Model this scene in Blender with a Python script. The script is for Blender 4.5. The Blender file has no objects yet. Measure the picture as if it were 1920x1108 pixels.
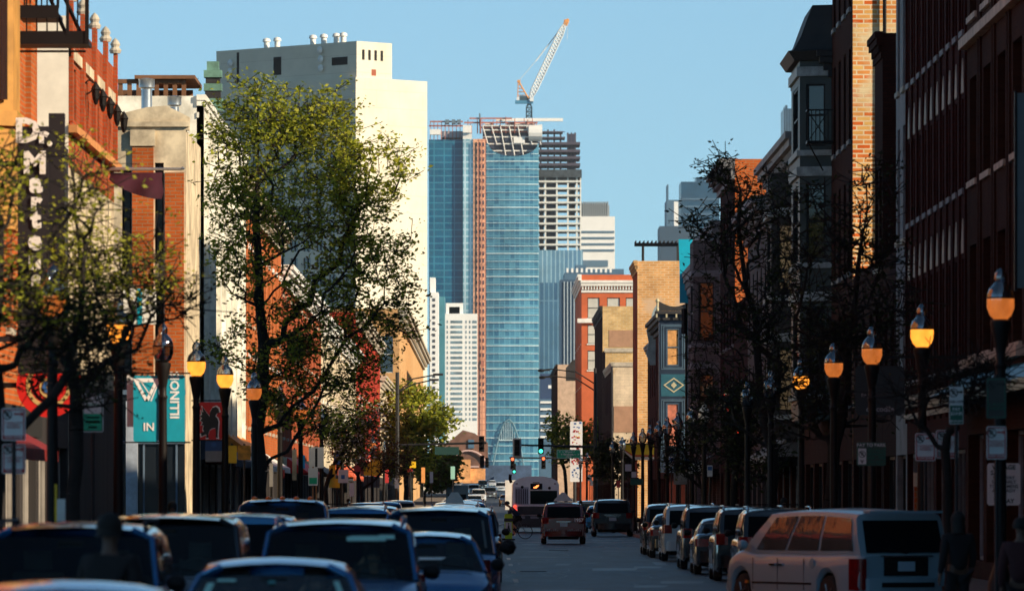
import bpy, math, random
import numpy as np
from mathutils import Vector, Matrix
PI = math.pi; R = math.radians
scene = bpy.context.scene
COL = scene.collection

# ------------------------------------------------------------ camera
F = 12000.0                       # focal length in pixels of a 1920 wide picture
cam_d = bpy.data.cameras.new('camera'); cam = bpy.data.objects.new('camera', cam_d); COL.objects.link(cam)
cam.location = (0, 0, 2); cam.rotation_euler = (PI/2, 0, 0)
cam_d.sensor_width = 36; cam_d.lens = 36*F/1920
cam_d.shift_x = 45/1920; cam_d.shift_y = 376/1920
cam_d.clip_start = 1; cam_d.clip_end = 30000
cam_d.dof.use_dof = True; cam_d.dof.focus_distance = 300; cam_d.dof.aperture_fstop = 4.2
cam_d.dof.aperture_blades = 8
scene.camera = cam

# ------------------------------------------------------------ sky, sun, exposure
SUN_AZ, SUN_EL = 121.0, 25.0      # clockwise from the view direction, above the horizon
w = bpy.data.worlds.new('World'); scene.world = w; w.use_nodes = True
wn = w.node_tree; wn.nodes.clear()
sky = wn.nodes.new('ShaderNodeTexSky'); sky.sky_type = 'NISHITA'; sky.sun_disc = False
sky.sun_elevation = R(SUN_EL); sky.sun_rotation = R(SUN_AZ); sky.air_density = 1.0; sky.dust_density = 0.6; sky.ozone_density = 1.6
tint = wn.nodes.new('ShaderNodeMix'); tint.data_type = 'RGBA'; tint.blend_type = 'MULTIPLY'; tint.inputs[0].default_value = 1
tint.inputs[7].default_value = (0.74, 0.97, 1.03, 1)
bg = wn.nodes.new('ShaderNodeBackground'); bg.inputs[1].default_value = 0.118
wo = wn.nodes.new('ShaderNodeOutputWorld')
tc = wn.nodes.new('ShaderNodeTexCoord'); va = wn.nodes.new('ShaderNodeVectorMath'); va.operation = 'ADD'; va.inputs[1].default_value = (0, 0, .085)
vn = wn.nodes.new('ShaderNodeVectorMath'); vn.operation = 'NORMALIZE'; wn.links.new(tc.outputs['Generated'], va.inputs[0]); wn.links.new(va.outputs[0], vn.inputs[0]); wn.links.new(vn.outputs[0], sky.inputs[0])
wn.links.new(sky.outputs[0], tint.inputs[6]); sx = wn.nodes.new('ShaderNodeSeparateXYZ'); zr = wn.nodes.new('ShaderNodeMapRange'); zr.inputs[1].default_value = .1; zr.inputs[2].default_value = .55; zr.inputs[3].default_value = 1; zr.inputs[4].default_value = .42
dm = wn.nodes.new('ShaderNodeMix'); dm.data_type = 'RGBA'; dm.blend_type = 'MULTIPLY'; dm.inputs[0].default_value = 1     # the clear sky deepens towards the zenith
wn.links.new(tc.outputs['Generated'], sx.inputs[0]); wn.links.new(sx.outputs[2], zr.inputs[0]); wn.links.new(tint.outputs[2], dm.inputs[6]); wn.links.new(zr.outputs[0], dm.inputs[7]); wn.links.new(dm.outputs[2], bg.inputs[0]); wn.links.new(bg.outputs[0], wo.inputs[0])
sd = bpy.data.lights.new('sun', 'SUN'); sun = bpy.data.objects.new('sun', sd); COL.objects.link(sun)
sd.energy = 5.0; sd.angle = R(0.5); sd.color = (1.0, 0.82, 0.58)
sv = Vector((math.sin(R(SUN_AZ))*math.cos(R(SUN_EL)), math.cos(R(SUN_AZ))*math.cos(R(SUN_EL)), math.sin(R(SUN_EL))))
sun.rotation_euler = sv.to_track_quat('Z', 'Y').to_euler()
scene.view_settings.view_transform = 'Standard'; scene.view_settings.look = 'None'
scene.view_settings.exposure = 0.42; scene.view_settings.gamma = 1.0; scene.view_settings.use_curve_mapping = False
scene.render.engine = 'CYCLES'
cy = scene.cycles; cy.use_denoising = True; cy.max_bounces = 6; cy.diffuse_bounces = 3; cy.glossy_bounces = 3
cy.transmission_bounces = 4; cy.transparent_max_bounces = 12; cy.volume_bounces = 0; cy.caustics_reflective = False; cy.caustics_refractive = False
cy.use_adaptive_sampling = True; cy.adaptive_threshold = 0.02; cy.sample_clamp_indirect = 6

def at(px, py, Y):                # a point of the place that is seen at this pixel at depth Y
    return ((px-915)*Y/F, Y, 2+(930-py)*Y/F)

# ------------------------------------------------------------ materials
MATS = {}
def mat(name, col, rough=0.75, metal=0.0, coat=0.0, noise=0.25, nscale=1.5, spec=0.5, emit=None, es=0, bump=0.0, stretch=None, dark=None):
    if name in MATS: return MATS[name]
    m = bpy.data.materials.new(name); m.use_nodes = True; nt = m.node_tree; b = nt.nodes['Principled BSDF']
    b.inputs['Roughness'].default_value = rough; b.inputs['Metallic'].default_value = metal
    b.inputs['Coat Weight'].default_value = coat; b.inputs['Coat Roughness'].default_value = 0.06
    b.inputs['Specular IOR Level'].default_value = spec
    if emit: b.inputs['Emission Color'].default_value = (*emit, 1); b.inputs['Emission Strength'].default_value = es
    if noise > 0:
        g = nt.nodes.new('ShaderNodeNewGeometry'); mp = nt.nodes.new('ShaderNodeMapping')
        if stretch: mp.inputs['Scale'].default_value = stretch
        n = nt.nodes.new('ShaderNodeTexNoise'); n.inputs['Scale'].default_value = nscale; n.inputs['Detail'].default_value = 5; n.inputs['Roughness'].default_value = 0.65
        mx = nt.nodes.new('ShaderNodeMix'); mx.data_type = 'RGBA'
        c2 = dark if dark else tuple(c*(1-noise) for c in col)
        mx.inputs[6].default_value = (*c2, 1); mx.inputs[7].default_value = (*[min(1, c*(1+noise*.6)) for c in col], 1)
        cr = nt.nodes.new('ShaderNodeMapRange'); cr.inputs[1].default_value = .35; cr.inputs[2].default_value = .65
        nt.links.new(g.outputs['Position'], mp.inputs[0]); nt.links.new(mp.outputs[0], n.inputs[0]); nt.links.new(n.outputs[0], cr.inputs[0]); nt.links.new(cr.outputs[0], mx.inputs[0]); nt.links.new(mx.outputs[2], b.inputs['Base Color'])
        if bump:
            bp = nt.nodes.new('ShaderNodeBump'); bp.inputs['Strength'].default_value = bump; bp.inputs['Distance'].default_value = .03
            nt.links.new(n.outputs[0], bp.inputs['Height']); nt.links.new(bp.outputs[0], b.inputs['Normal'])
    else:
        b.inputs['Base Color'].default_value = (*col, 1)
    MATS[name] = m; return m

def brick(name, c1, c2, mortar, bw=.26, bh=.085, ms=.012, stain_reflection=.35, nsc=.7, patch=None, pscale=.5, plo=.5, phi=.56):
    """brick coursing in world coordinates: runs round corners of axis aligned walls"""
    if name in MATS: return MATS[name]
    m = bpy.data.materials.new(name); m.use_nodes = True; nt = m.node_tree; b = nt.nodes['Principled BSDF']
    b.inputs['Roughness'].default_value = .95; b.inputs['Specular IOR Level'].default_value = .06
    L = nt.links.new; N = nt.nodes.new
    g = N('ShaderNodeNewGeometry'); s = N('ShaderNodeSeparateXYZ'); a = N('ShaderNodeMath'); a.operation = 'ADD'; c = N('ShaderNodeCombineXYZ')
    L(g.outputs['Position'], s.inputs[0]); L(s.outputs[0], a.inputs[0]); L(s.outputs[1], a.inputs[1]); L(a.outputs[0], c.inputs[0]); L(s.outputs[2], c.inputs[1])
    t = N('ShaderNodeTexBrick'); t.inputs['Scale'].default_value = 1; t.inputs['Brick Width'].default_value = bw; t.inputs['Row Height'].default_value = bh
    t.inputs['Mortar Size'].default_value = ms; t.inputs['Color1'].default_value = (*c1, 1); t.inputs['Color2'].default_value = (*c2, 1); t.inputs['Mortar'].default_value = (*mortar, 1)
    L(c.outputs[0], t.inputs['Vector'])
    n = N('ShaderNodeTexNoise'); n.inputs['Scale'].default_value = nsc; n.inputs['Detail'].default_value = 6; n.inputs['Roughness'].default_value = .7
    L(g.outputs['Position'], n.inputs[0])
    mr = N('ShaderNodeMapRange'); mr.inputs[1].default_value = .3; mr.inputs[2].default_value = .7; mr.inputs[3].default_value = 1-stain_reflection; mr.inputs[4].default_value = 1.15
    L(n.outputs[0], mr.inputs[0])
    mx = N('ShaderNodeMix'); mx.data_type = 'RGBA'; mx.blend_type = 'MULTIPLY'; mx.inputs[0].default_value = 1
    L(t.outputs[0], mx.inputs[6]); L(mr.outputs[0], mx.inputs[7])
    out = mx.outputs[2]
    if patch:
        n2 = N('ShaderNodeTexNoise'); n2.inputs['Scale'].default_value = pscale; n2.inputs['Detail'].default_value = 4; n2.inputs['Roughness'].default_value = .55; L(g.outputs['Position'], n2.inputs[0])
        r2 = N('ShaderNodeMapRange'); r2.inputs[1].default_value = plo; r2.inputs[2].default_value = phi; L(n2.outputs[0], r2.inputs[0])
        m2 = N('ShaderNodeMix'); m2.data_type = 'RGBA'; L(r2.outputs[0], m2.inputs[0]); L(out, m2.inputs[6]); m2.inputs[7].default_value = (*patch, 1); out = m2.outputs[2]
    L(out, b.inputs['Base Color'])
    bp = N('ShaderNodeBump'); bp.inputs['Strength'].default_value = .4; bp.inputs['Distance'].default_value = .01; L(t.outputs[1], bp.inputs['Height']); bp.invert = True; L(bp.outputs[0], b.inputs['Normal'])
    MATS[name] = m; return m

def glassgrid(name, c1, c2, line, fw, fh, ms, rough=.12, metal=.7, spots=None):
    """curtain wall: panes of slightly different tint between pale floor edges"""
    m = brick(name, c1, c2, line, fw, fh, ms, stain_reflection=.42, nsc=.03)  # broad darker and paler patches painted in as broken reflections
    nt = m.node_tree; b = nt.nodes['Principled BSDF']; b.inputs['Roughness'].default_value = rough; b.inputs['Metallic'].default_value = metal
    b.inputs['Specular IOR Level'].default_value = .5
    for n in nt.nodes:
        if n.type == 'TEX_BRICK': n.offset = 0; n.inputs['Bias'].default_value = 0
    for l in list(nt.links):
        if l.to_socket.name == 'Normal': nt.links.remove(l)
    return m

def clearglass(name, col, gl=.35, rough=.03, emit=None, es=0, thin=False, body=.7):
    if name in MATS: return MATS[name]
    m = bpy.data.materials.new(name); m.use_nodes = True; nt = m.node_tree; nt.nodes.clear(); N = nt.nodes.new; L = nt.links.new
    t = N('ShaderNodeBsdfTransparent'); t.inputs[0].default_value = (*col, 1)
    g = N('ShaderNodeBsdfGlossy'); g.inputs['Roughness'].default_value = rough
    fr = N('ShaderNodeFresnel'); fr.inputs[0].default_value = 1.5
    mr = N('ShaderNodeMapRange'); mr.inputs[3].default_value = gl*.6; mr.inputs[4].default_value = 1
    if thin:                          # facing weight is the same from both sides of a single sheet
        lw = N('ShaderNodeLayerWeight'); pw = N('ShaderNodeMath'); pw.operation = 'POWER'; pw.inputs[1].default_value = 4.5; L(lw.outputs['Facing'], pw.inputs[0]); L(pw.outputs[0], mr.inputs[0])
    else: L(fr.outputs[0], mr.inputs[0])
    mx = N('ShaderNodeMixShader'); L(mr.outputs[0], mx.inputs[0]); L(t.outputs[0], mx.inputs[1]); L(g.outputs[0], mx.inputs[2]); o = N('ShaderNodeOutputMaterial')
    out = mx.outputs[0]
    if emit:
        e = N('ShaderNodeEmission'); e.inputs[0].default_value = (*emit, 1); e.inputs[1].default_value = es
        n = N('ShaderNodeTexNoise'); n.inputs['Scale'].default_value = 4; tc = N('ShaderNodeTexCoord'); L(tc.outputs['Object'], n.inputs[0])
        r = N('ShaderNodeMapRange'); r.inputs[1].default_value = .35; r.inputs[2].default_value = .65; r.inputs[3].default_value = .7*es; r.inputs[4].default_value = es; L(n.outputs[0], r.inputs[0]); L(r.outputs[0], e.inputs[1])
        m2 = N('ShaderNodeMixShader'); m2.inputs[0].default_value = body; L(out, m2.inputs[1]); L(e.outputs[0], m2.inputs[2]); out = m2.outputs[0]
    L(out, o.inputs[0]); MATS[name] = m; return m

def leafmat(name, c1, c2, trans=.35):
    if name in MATS: return MATS[name]
    m = bpy.data.materials.new(name); m.use_nodes = True; nt = m.node_tree; b = nt.nodes['Principled BSDF']; N = nt.nodes.new; L = nt.links.new
    g = N('ShaderNodeNewGeometry'); mx = N('ShaderNodeMix'); mx.data_type = 'RGBA'; mx.inputs[6].default_value = (*c1, 1); mx.inputs[7].default_value = (*c2, 1)
    L(g.outputs['Random Per Island'], mx.inputs[0]); L(mx.outputs[2], b.inputs['Base Color']); b.inputs['Roughness'].default_value = .6; b.inputs['Specular IOR Level'].default_value = .3
    t = N('ShaderNodeBsdfTranslucent'); L(mx.outputs[2], t.inputs[0]); ms = N('ShaderNodeMixShader'); ms.inputs[0].default_value = trans
    L(b.outputs[0], ms.inputs[1]); L(t.outputs[0], ms.inputs[2]); L(ms.outputs[0], nt.nodes['Material Output'].inputs[0]); MATS[name] = m; return m

# ------------------------------------------------------------ mesh building
class MB:
    def __init__(s): s.v = []; s.f = []; s.m = []; s.T = None
    def _add(s, vs, fs, mi=0):
        o = len(s.v)
        if s.T is not None: vs = [tuple(s.T @ Vector(p)) for p in vs]
        s.v += vs; s.f += [tuple(i+o for i in f) for f in fs]; s.m += [mi]*len(fs)
    def poly(s, pts, mi=0): s._add([tuple(p) for p in pts], [tuple(range(len(pts)))], mi)
    def box(s, x0, x1, y0, y1, z0, z1, mi=0):
        x0, x1 = min(x0, x1), max(x0, x1); y0, y1 = min(y0, y1), max(y0, y1); z0, z1 = min(z0, z1), max(z0, z1)
        s._add([(x0,y0,z0),(x1,y0,z0),(x1,y1,z0),(x0,y1,z0),(x0,y0,z1),(x1,y0,z1),(x1,y1,z1),(x0,y1,z1)],
               [(0,3,2,1),(4,5,6,7),(0,1,5,4),(1,2,6,5),(2,3,7,6),(3,0,4,7)], mi)
    def prism(s, pts, a, b, axis='y', mi=0):      # pts in the two other axes
        n = len(pts)
        def P(p, t): return {'y': (p[0], t, p[1]), 'x': (t, p[0], p[1]), 'z': (p[0], p[1], t)}[axis]
        vs = [P(p, a) for p in pts]+[P(p, b) for p in pts]
        fs = [tuple(range(n))[::-1], tuple(range(n, 2*n))]+[(i, (i+1) % n, n+(i+1) % n, n+i) for i in range(n)]
        s._add(vs, fs, mi)
    def tube(s, pts, rad, n=8, mi=0, cap=True):
        pts = [Vector(p) for p in pts]
        if not hasattr(rad, '__len__'): rad = [rad]*len(pts)
        vs = []; up0 = Vector((0.13, 0.21, 1)) if abs((pts[-1]-pts[0]).normalized().z) < .9 else Vector((1, .2, 0))
        for i, p in enumerate(pts):
            d = (pts[min(i+1, len(pts)-1)]-pts[max(i-1, 0)]).normalized(); a = d.cross(up0).normalized(); b = d.cross(a)
            for k in range(n): t = 2*PI*k/n; vs.append(tuple(p+a*math.cos(t)*rad[i]+b*math.sin(t)*rad[i]))
        fs = []
        for i in range(len(pts)-1):
            for k in range(n): fs.append((i*n+k, i*n+(k+1) % n, (i+1)*n+(k+1) % n, (i+1)*n+k))
        if cap: fs += [tuple(range(n))[::-1], tuple(range((len(pts)-1)*n, len(pts)*n))]
        s._add(vs, fs, mi)
    def lathe(s, c, prof, n=16, mi=0, axis='z'):
        vs = []; fs = []
        for (r, h) in prof:
            for k in range(n):
                t = 2*PI*k/n; a, b = r*math.cos(t), r*math.sin(t)
                vs.append({'z': (c[0]+a, c[1]+b, c[2]+h), 'x': (c[0]+h, c[1]+a, c[2]+b), 'y': (c[0]+a, c[1]+h, c[2]-b)}[axis])
        for i in range(len(prof)-1):
            for k in range(n): fs.append((i*n+k, i*n+(k+1) % n, (i+1)*n+(k+1) % n, (i+1)*n+k))
        if prof[0][0] > 1e-4: fs.append(tuple(range(n))[::-1])
        if prof[-1][0] > 1e-4: fs.append(tuple(range((len(prof)-1)*n, len(prof)*n)))
        s._add(vs, fs, mi)
    def grid(s, P, mi=0, flip=False):              # P[i][j] points
        a, b = len(P), len(P[0]); vs = [tuple(P[i][j]) for i in range(a) for j in range(b)]
        fs = []
        for i in range(a-1):
            for j in range(b-1):
                q = (i*b+j, (i+1)*b+j, (i+1)*b+j+1, i*b+j+1); fs.append(q[::-1] if flip else q)
        s._add(vs, fs, mi)
    def build(s, name, mats, parent=None, smooth=None):
        me = bpy.data.meshes.new(name); me.from_pydata(s.v, [], s.f); me.update()
        if not isinstance(mats, (list, tuple)): mats = [mats]
        for m in mats: me.materials.append(m)
        if len(mats) > 1: me.polygons.foreach_set('material_index', s.m)
        if smooth is not None:
            me.polygons.foreach_set('use_smooth', [True]*len(me.polygons)); me.set_sharp_from_angle(angle=R(smooth))
        o = bpy.data.objects.new(name, me); COL.objects.link(o)
        if parent is not None: o.parent = parent
        return o

def tag(o, label=None, cat=None, group=None, kind=None):
    if label: o['label'] = label
    if cat: o['category'] = cat
    if group: o['group'] = group
    if kind: o['kind'] = kind
    return o
def thing(name, label, cat, loc=(0, 0, 0), rz=0, group=None):
    o = bpy.data.objects.new(name, None); COL.objects.link(o); o.location = loc; o.rotation_euler = (0, 0, rz); o.empty_display_size = .2
    return tag(o, label, cat, group)
KIDS = {}
def copy_tree(o, loc=None, rz=None, label=None, parent=None):
    c = o.copy(); COL.objects.link(c); c.parent = parent
    if loc is not None: c.location = loc
    if rz is not None: c.rotation_euler = (0, 0, rz)
    if label: c['label'] = label
    for ch in list(o.children): copy_tree(ch, parent=c)
    return c

def text(s, size, m, parent, loc, name='lettering', rot=(PI/2, 0, 0), align='CENTER', bold=0.0, thick=.004, label=None, sx=1.0, spacing=1.0):
    cu = bpy.data.curves.new(name, 'FONT'); cu.body = s; cu.size = size; cu.align_x = align; cu.align_y = 'CENTER'; cu.extrude = thick; cu.offset = bold; cu.resolution_u = 2
    cu.space_line = .95*spacing
    t = bpy.data.objects.new(name, cu); COL.objects.link(t)
    dg = bpy.context.evaluated_depsgraph_get(); me = bpy.data.meshes.new_from_object(t.evaluated_get(dg))
    bpy.data.objects.remove(t); bpy.data.curves.remove(cu)
    me.materials.clear(); me.materials.append(m)
    o = bpy.data.objects.new(name, me); COL.objects.link(o); o.parent = parent; o.location = loc; o.rotation_euler = rot; o.scale = (sx, 1, 1)
    return o

# ---- common materials
M_black = mat('black_metal', (.01, .008, .008), .5, .1, noise=.2, spec=.25)
M_dark = mat('dark_void', (.01, .009, .009), .9, noise=0)
M_steel = mat('galvanised_steel', (.45, .5, .55), .35, .8, noise=.15)
M_winglass = mat('window_glass', (.012, .016, .022), .05, 0, noise=0, spec=.9)
M_winglass2 = mat('window_glass_old', (.03, .035, .045), .12, 0, noise=.3, nscale=.8, spec=.9)
M_blind = mat('window_blind', (.55, .55, .5), .5, noise=.1)
M_white = mat('white_paint', (.78, .77, .73), .6, noise=.12)
M_stone = mat('limestone', (.5, .44, .35), .85, noise=.3, nscale=2)
M_cream = mat('cream_stone', (.66, .55, .38), .85, noise=.35, nscale=1.1, dark=(.36, .29, .2))
M_asphalt_roof = mat('tar_roof', (.06, .06, .065), .9, noise=.3)
M_concrete = mat('concrete', (.38, .37, .35), .9, noise=.25, nscale=.8)

# ============================================================ setting: ground, road, kerbs
XR, XL = 11.0, -9.7               # facade lines
CR, CL = 7.2, -5.9                # kerbs
def prof_z(y):                    # the far street climbs onto a bridge
    return 0 if y < 620 else min(5.2, (y-620)*5.2/900)
ys = [-150, 20, 60, 100, 150, 200, 250, 300, 400, 500, 620, 700, 800, 1000, 1250, 1520, 1900]
def strip(name, x0, x1, dz, m, y_list=ys):
    b = MB(); b.grid([[(x0, y, prof_z(y)+dz), (x1, y, prof_z(y)+dz)] for y in y_list], flip=True); o = b.build(name, m); tag(o, kind='structure'); return o
m_road = mat('asphalt', (.024, .04, .062), .55, noise=.6, nscale=1.3, bump=.25, stretch=(1, .12, 1))
b = MB(); b.poly([(-9000, -400, -.03), (9000, -400, -.03), (9000, 14000, -.03), (-9000, 14000, -.03)]); tag(b.build('ground', mat('ground_far', (.09, .09, .085), .95, noise=.3, nscale=.02)), kind='structure')
strip('road', CL, CR, 0, m_road)
for s, (a, c) in (('pavement_right', (CR+.16, 40)), ('pavement_left', (-40, CL-.16))):
    b = MB()
    b.grid([[(a, y, prof_z(y)+.15), (c, y, prof_z(y)+.15)] for y in ys], flip=True)
    tag(b.build(s, mat('sidewalk_concrete', (.12, .115, .11), .9, noise=.3, nscale=.7)), kind='structure')
for s, (a, c) in (('kerb_right', (CR, CR+.16)), ('kerb_left', (CL-.16, CL))):
    b = MB()
    b.grid([[(a, y, prof_z(y)-.01), (a, y, prof_z(y)+.155), (c, y, prof_z(y)+.155), (c, y, prof_z(y)-.01)] for y in ys], flip=False)
    tag(b.build(s, mat('kerb_stone', (.26, .25, .24), .85, noise=.3)), kind='structure')
# painted markings
m_paint = mat('road_paint', (.55, .55, .52), .7, noise=.5, nscale=3)
b = MB()
for (x0, x1, y0, y1) in [(CL+.8, CR-.8, 277, 277.9), (CL+.8, CR-.8, 294, 294.5), (CL+.8, CR-.8, 297.5, 298), (2.0, 4.9, 252, 252.6), (4.6, 5.9, 262, 262.7)]:
    b.poly([(x0, y0, .004), (x1, y0, .004), (x1, y1, .004), (x0, y1, .004)])
for k in range(12): b.poly([(.6, 40+k*18, .004), (.72, 40+k*18, .004), (.72, 46+k*18, .004), (.6, 46+k*18, .004)])
tag(b.build('road_markings', m_paint), kind='structure')
# tar patches and cracks lie on the road
b = MB(); rr = random.Random(5)
for k in range(60):
    y = rr.uniform(90, 420); x = rr.uniform(.4, 5.2); q = [(x+rr.uniform(-.25, .25), y+j*rr.uniform(.8, 2.5)) for j in range(6)]
    for a_, c_ in zip(q, q[1:]): b.poly([(a_[0], a_[1], .0025), (a_[0]+.05, a_[1], .0025), (c_[0]+.05, c_[1], .0025), (c_[0], c_[1], .0025)])
for k in range(26):
    y = rr.uniform(80, 330); x = rr.uniform(.8, 5); l = rr.uniform(1.5, 9); wd = rr.uniform(.05, 1.2)
    b.poly([(x, y, .003), (x+wd, y+.2, .003), (x+wd+.2, y+l, .003), (x+.1, y+l, .003)])
tag(b.build('road_patches', mat('tar_patch', (.018, .019, .024), .45, noise=.3)), kind='structure')

# manhole covers
for i, (x, y, lb) in enumerate(((2.6, 236, 'round iron manhole cover in the road before the maroon taxi'), (1.2, 170, 'round iron manhole cover near the left lane beyond the tall blue van'))):
    b = MB(); b.lathe((0, 0, 0), [(.36, 0), (.36, .012), (0, .013)], 20); o = b.build('manhole_cover', mat('cast_iron', (.02, .02, .022), .5, .4, noise=.3)); o.location = (x, y, .005); tag(o, lb, 'manhole cover')
# ============================================================ walls and buildings
def wall(mb, o, u, n, W, z0, z1, ops, mi=0, reveal=.25, mr=None):
    """wall plane from o along u with real openings (a0,z0,a1,z1); reveals go inward"""
    o, u, n = Vector(o), Vector(u), Vector(n); mr = mi if mr is None else mr
    us = sorted({0, W, *[a for r in ops for a in (r[0], r[2])]}); zs = sorted({z0, z1, *[a for r in ops for a in (r[1], r[3])]})
    P = lambda a, z, d=0: tuple(o+u*a-n*d+Vector((0, 0, z)))
    for i in range(len(us)-1):
        for j in range(len(zs)-1):
            ca, cz = (us[i]+us[i+1])/2, (zs[j]+zs[j+1])/2
            if any(r[0] < ca < r[2] and r[1] < cz < r[3] for r in ops): continue
            mb.poly([P(us[i], zs[j]), P(us[i+1], zs[j]), P(us[i+1], zs[j+1]), P(us[i], zs[j+1])], mi)
    for (a0, b0, a1, b1) in ops:
        for q in (((a0, b0), (a0, b1)), ((a0, b1), (a1, b1)), ((a1, b1), (a1, b0)), ((a1, b0), (a0, b0))):
            mb.poly([P(*q[0]), P(*q[1]), P(*q[1], reveal), P(*q[0], reveal)], mr)
        mb.poly([P(a0, b0, reveal+.12), P(a1, b0, reveal+.12), P(a1, b1, reveal+.12), P(a0, b1, reveal+.12)], mr)

def fbox(mb, o, u, n, a0, a1, z0, z1, d0, d1, mi=0):
    """box in wall coordinates: a along u, d outward along n"""
    o, u, n = Vector(o), Vector(u), Vector(n)
    P = lambda a, z, d: tuple(o+u*a+n*d+Vector((0, 0, z)))
    mb._add([P(a0,z0,d0),P(a1,z0,d0),P(a1,z0,d1),P(a0,z0,d1),P(a0,z1,d0),P(a1,z1,d0),P(a1,z1,d1),P(a0,z1,d1)],
            [(0,3,2,1),(4,5,6,7),(0,1,5,4),(1,2,6,5),(2,3,7,6),(3,0,4,7)], mi)

WR = random.Random(77)
def window(parent, o, u, n, r, mframe, mpane, reveal=.25, sash=True, fw=.06, mull=0, sill=None, head=None, name='window'):
    a0, z0, a1, z1 = r; g = .004
    mb = MB(); d0, d1 = -reveal+.02, -reveal+.09
    fbox(mb, o, u, n, a0+g, a0+fw, z0+g, z1-g, d0, d1); fbox(mb, o, u, n, a1-fw, a1-g, z0+g, z1-g, d0, d1)
    fbox(mb, o, u, n, a0+fw, a1-fw, z0+g, z0+fw, d0, d1); fbox(mb, o, u, n, a0+fw, a1-fw, z1-fw, z1-g, d0, d1)
    if sash: fbox(mb, o, u, n, a0+fw, a1-fw, (z0+z1)/2-.03, (z0+z1)/2+.03, d0, d1-.004)
    for k in range(mull):
        c = a0+(a1-a0)*(k+1)/(mull+1); fbox(mb, o, u, n, c-.025, c+.025, z0+fw, z1-fw, d0, d1-.008)
    f = mb.build(name, mframe, parent)
    mb = MB(); t = WR.uniform(-.012, .012)
    O, U, Nn = Vector(o), Vector(u), Vector(n); P = lambda a, z, d: tuple(O+U*a+Nn*d+Vector((0, 0, z)))
    d = -reveal+.03
    mb.poly([P(a0+fw*.7, z0+fw*.7, d+t), P(a1-fw*.7, z0+fw*.7, d-t), P(a1-fw*.7, z1-fw*.7, d-t), P(a0+fw*.7, z1-fw*.7, d+t)])
    mb.build('pane', mpane, f)
    if sill:
        mb = MB(); fbox(mb, o, u, n, a0-.1, a1+.1, z0-.14, z0-.003, -.1, .08); mb.build('sill', sill, f)
    if head:
        mb = MB(); fbox(mb, o, u, n, a0-.12, a1+.12, z1+.003, z1+.22, -.1, .06); mb.build('lintel', head, f)
    return f

def cornice(parent, o, u, n, W, z, h=.6, proj=.45, m=None, dent=True, name='cornice'):
    mb = MB()
    fbox(mb, o, u, n, -.05, W+.05, z-h, z-h*.75, .003, proj*.25)
    fbox(mb, o, u, n, -.08, W+.08, z-h*.45, z-h*.2, .003, proj*.8)
    fbox(mb, o, u, n, -.12, W+.12, z-h*.2+.002, z+.04, .003, proj)
    if dent:
        k = 0; st = .34
        while (k+1)*st < W:
            fbox(mb, o, u, n, k*st+.05, k*st+.22, z-h*.75+.002, z-h*.45-.002, .003, proj*.55); k += 1
    return mb.build(name, m, parent)

def awning(parent, o, u, n, a0, a1, z1, z0, proj, m, valance=True, name='awning'):
    mb = MB(); O, U, Nn = Vector(o), Vector(u), Vector(n); P = lambda a, z, d: tuple(O+U*a+Nn*d+Vector((0, 0, z)))
    mb.poly([P(a0, z1, .02), P(a1, z1, .02), P(a1, z0+.2, proj), P(a0, z0+.2, proj)]); mb.poly([P(a0, z1, .02), P(a0, z0+.2, proj), P(a0, z0+.2, .02)]); mb.poly([P(a1, z1, .02), P(a1, z0+.2, proj), P(a1, z0+.2, .02)])
    if valance: fbox(mb, o, u, n, a0, a1, z0-.02, z0+.2, proj-.01, proj+.01)
    return mb.build(name, m, parent)

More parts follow.
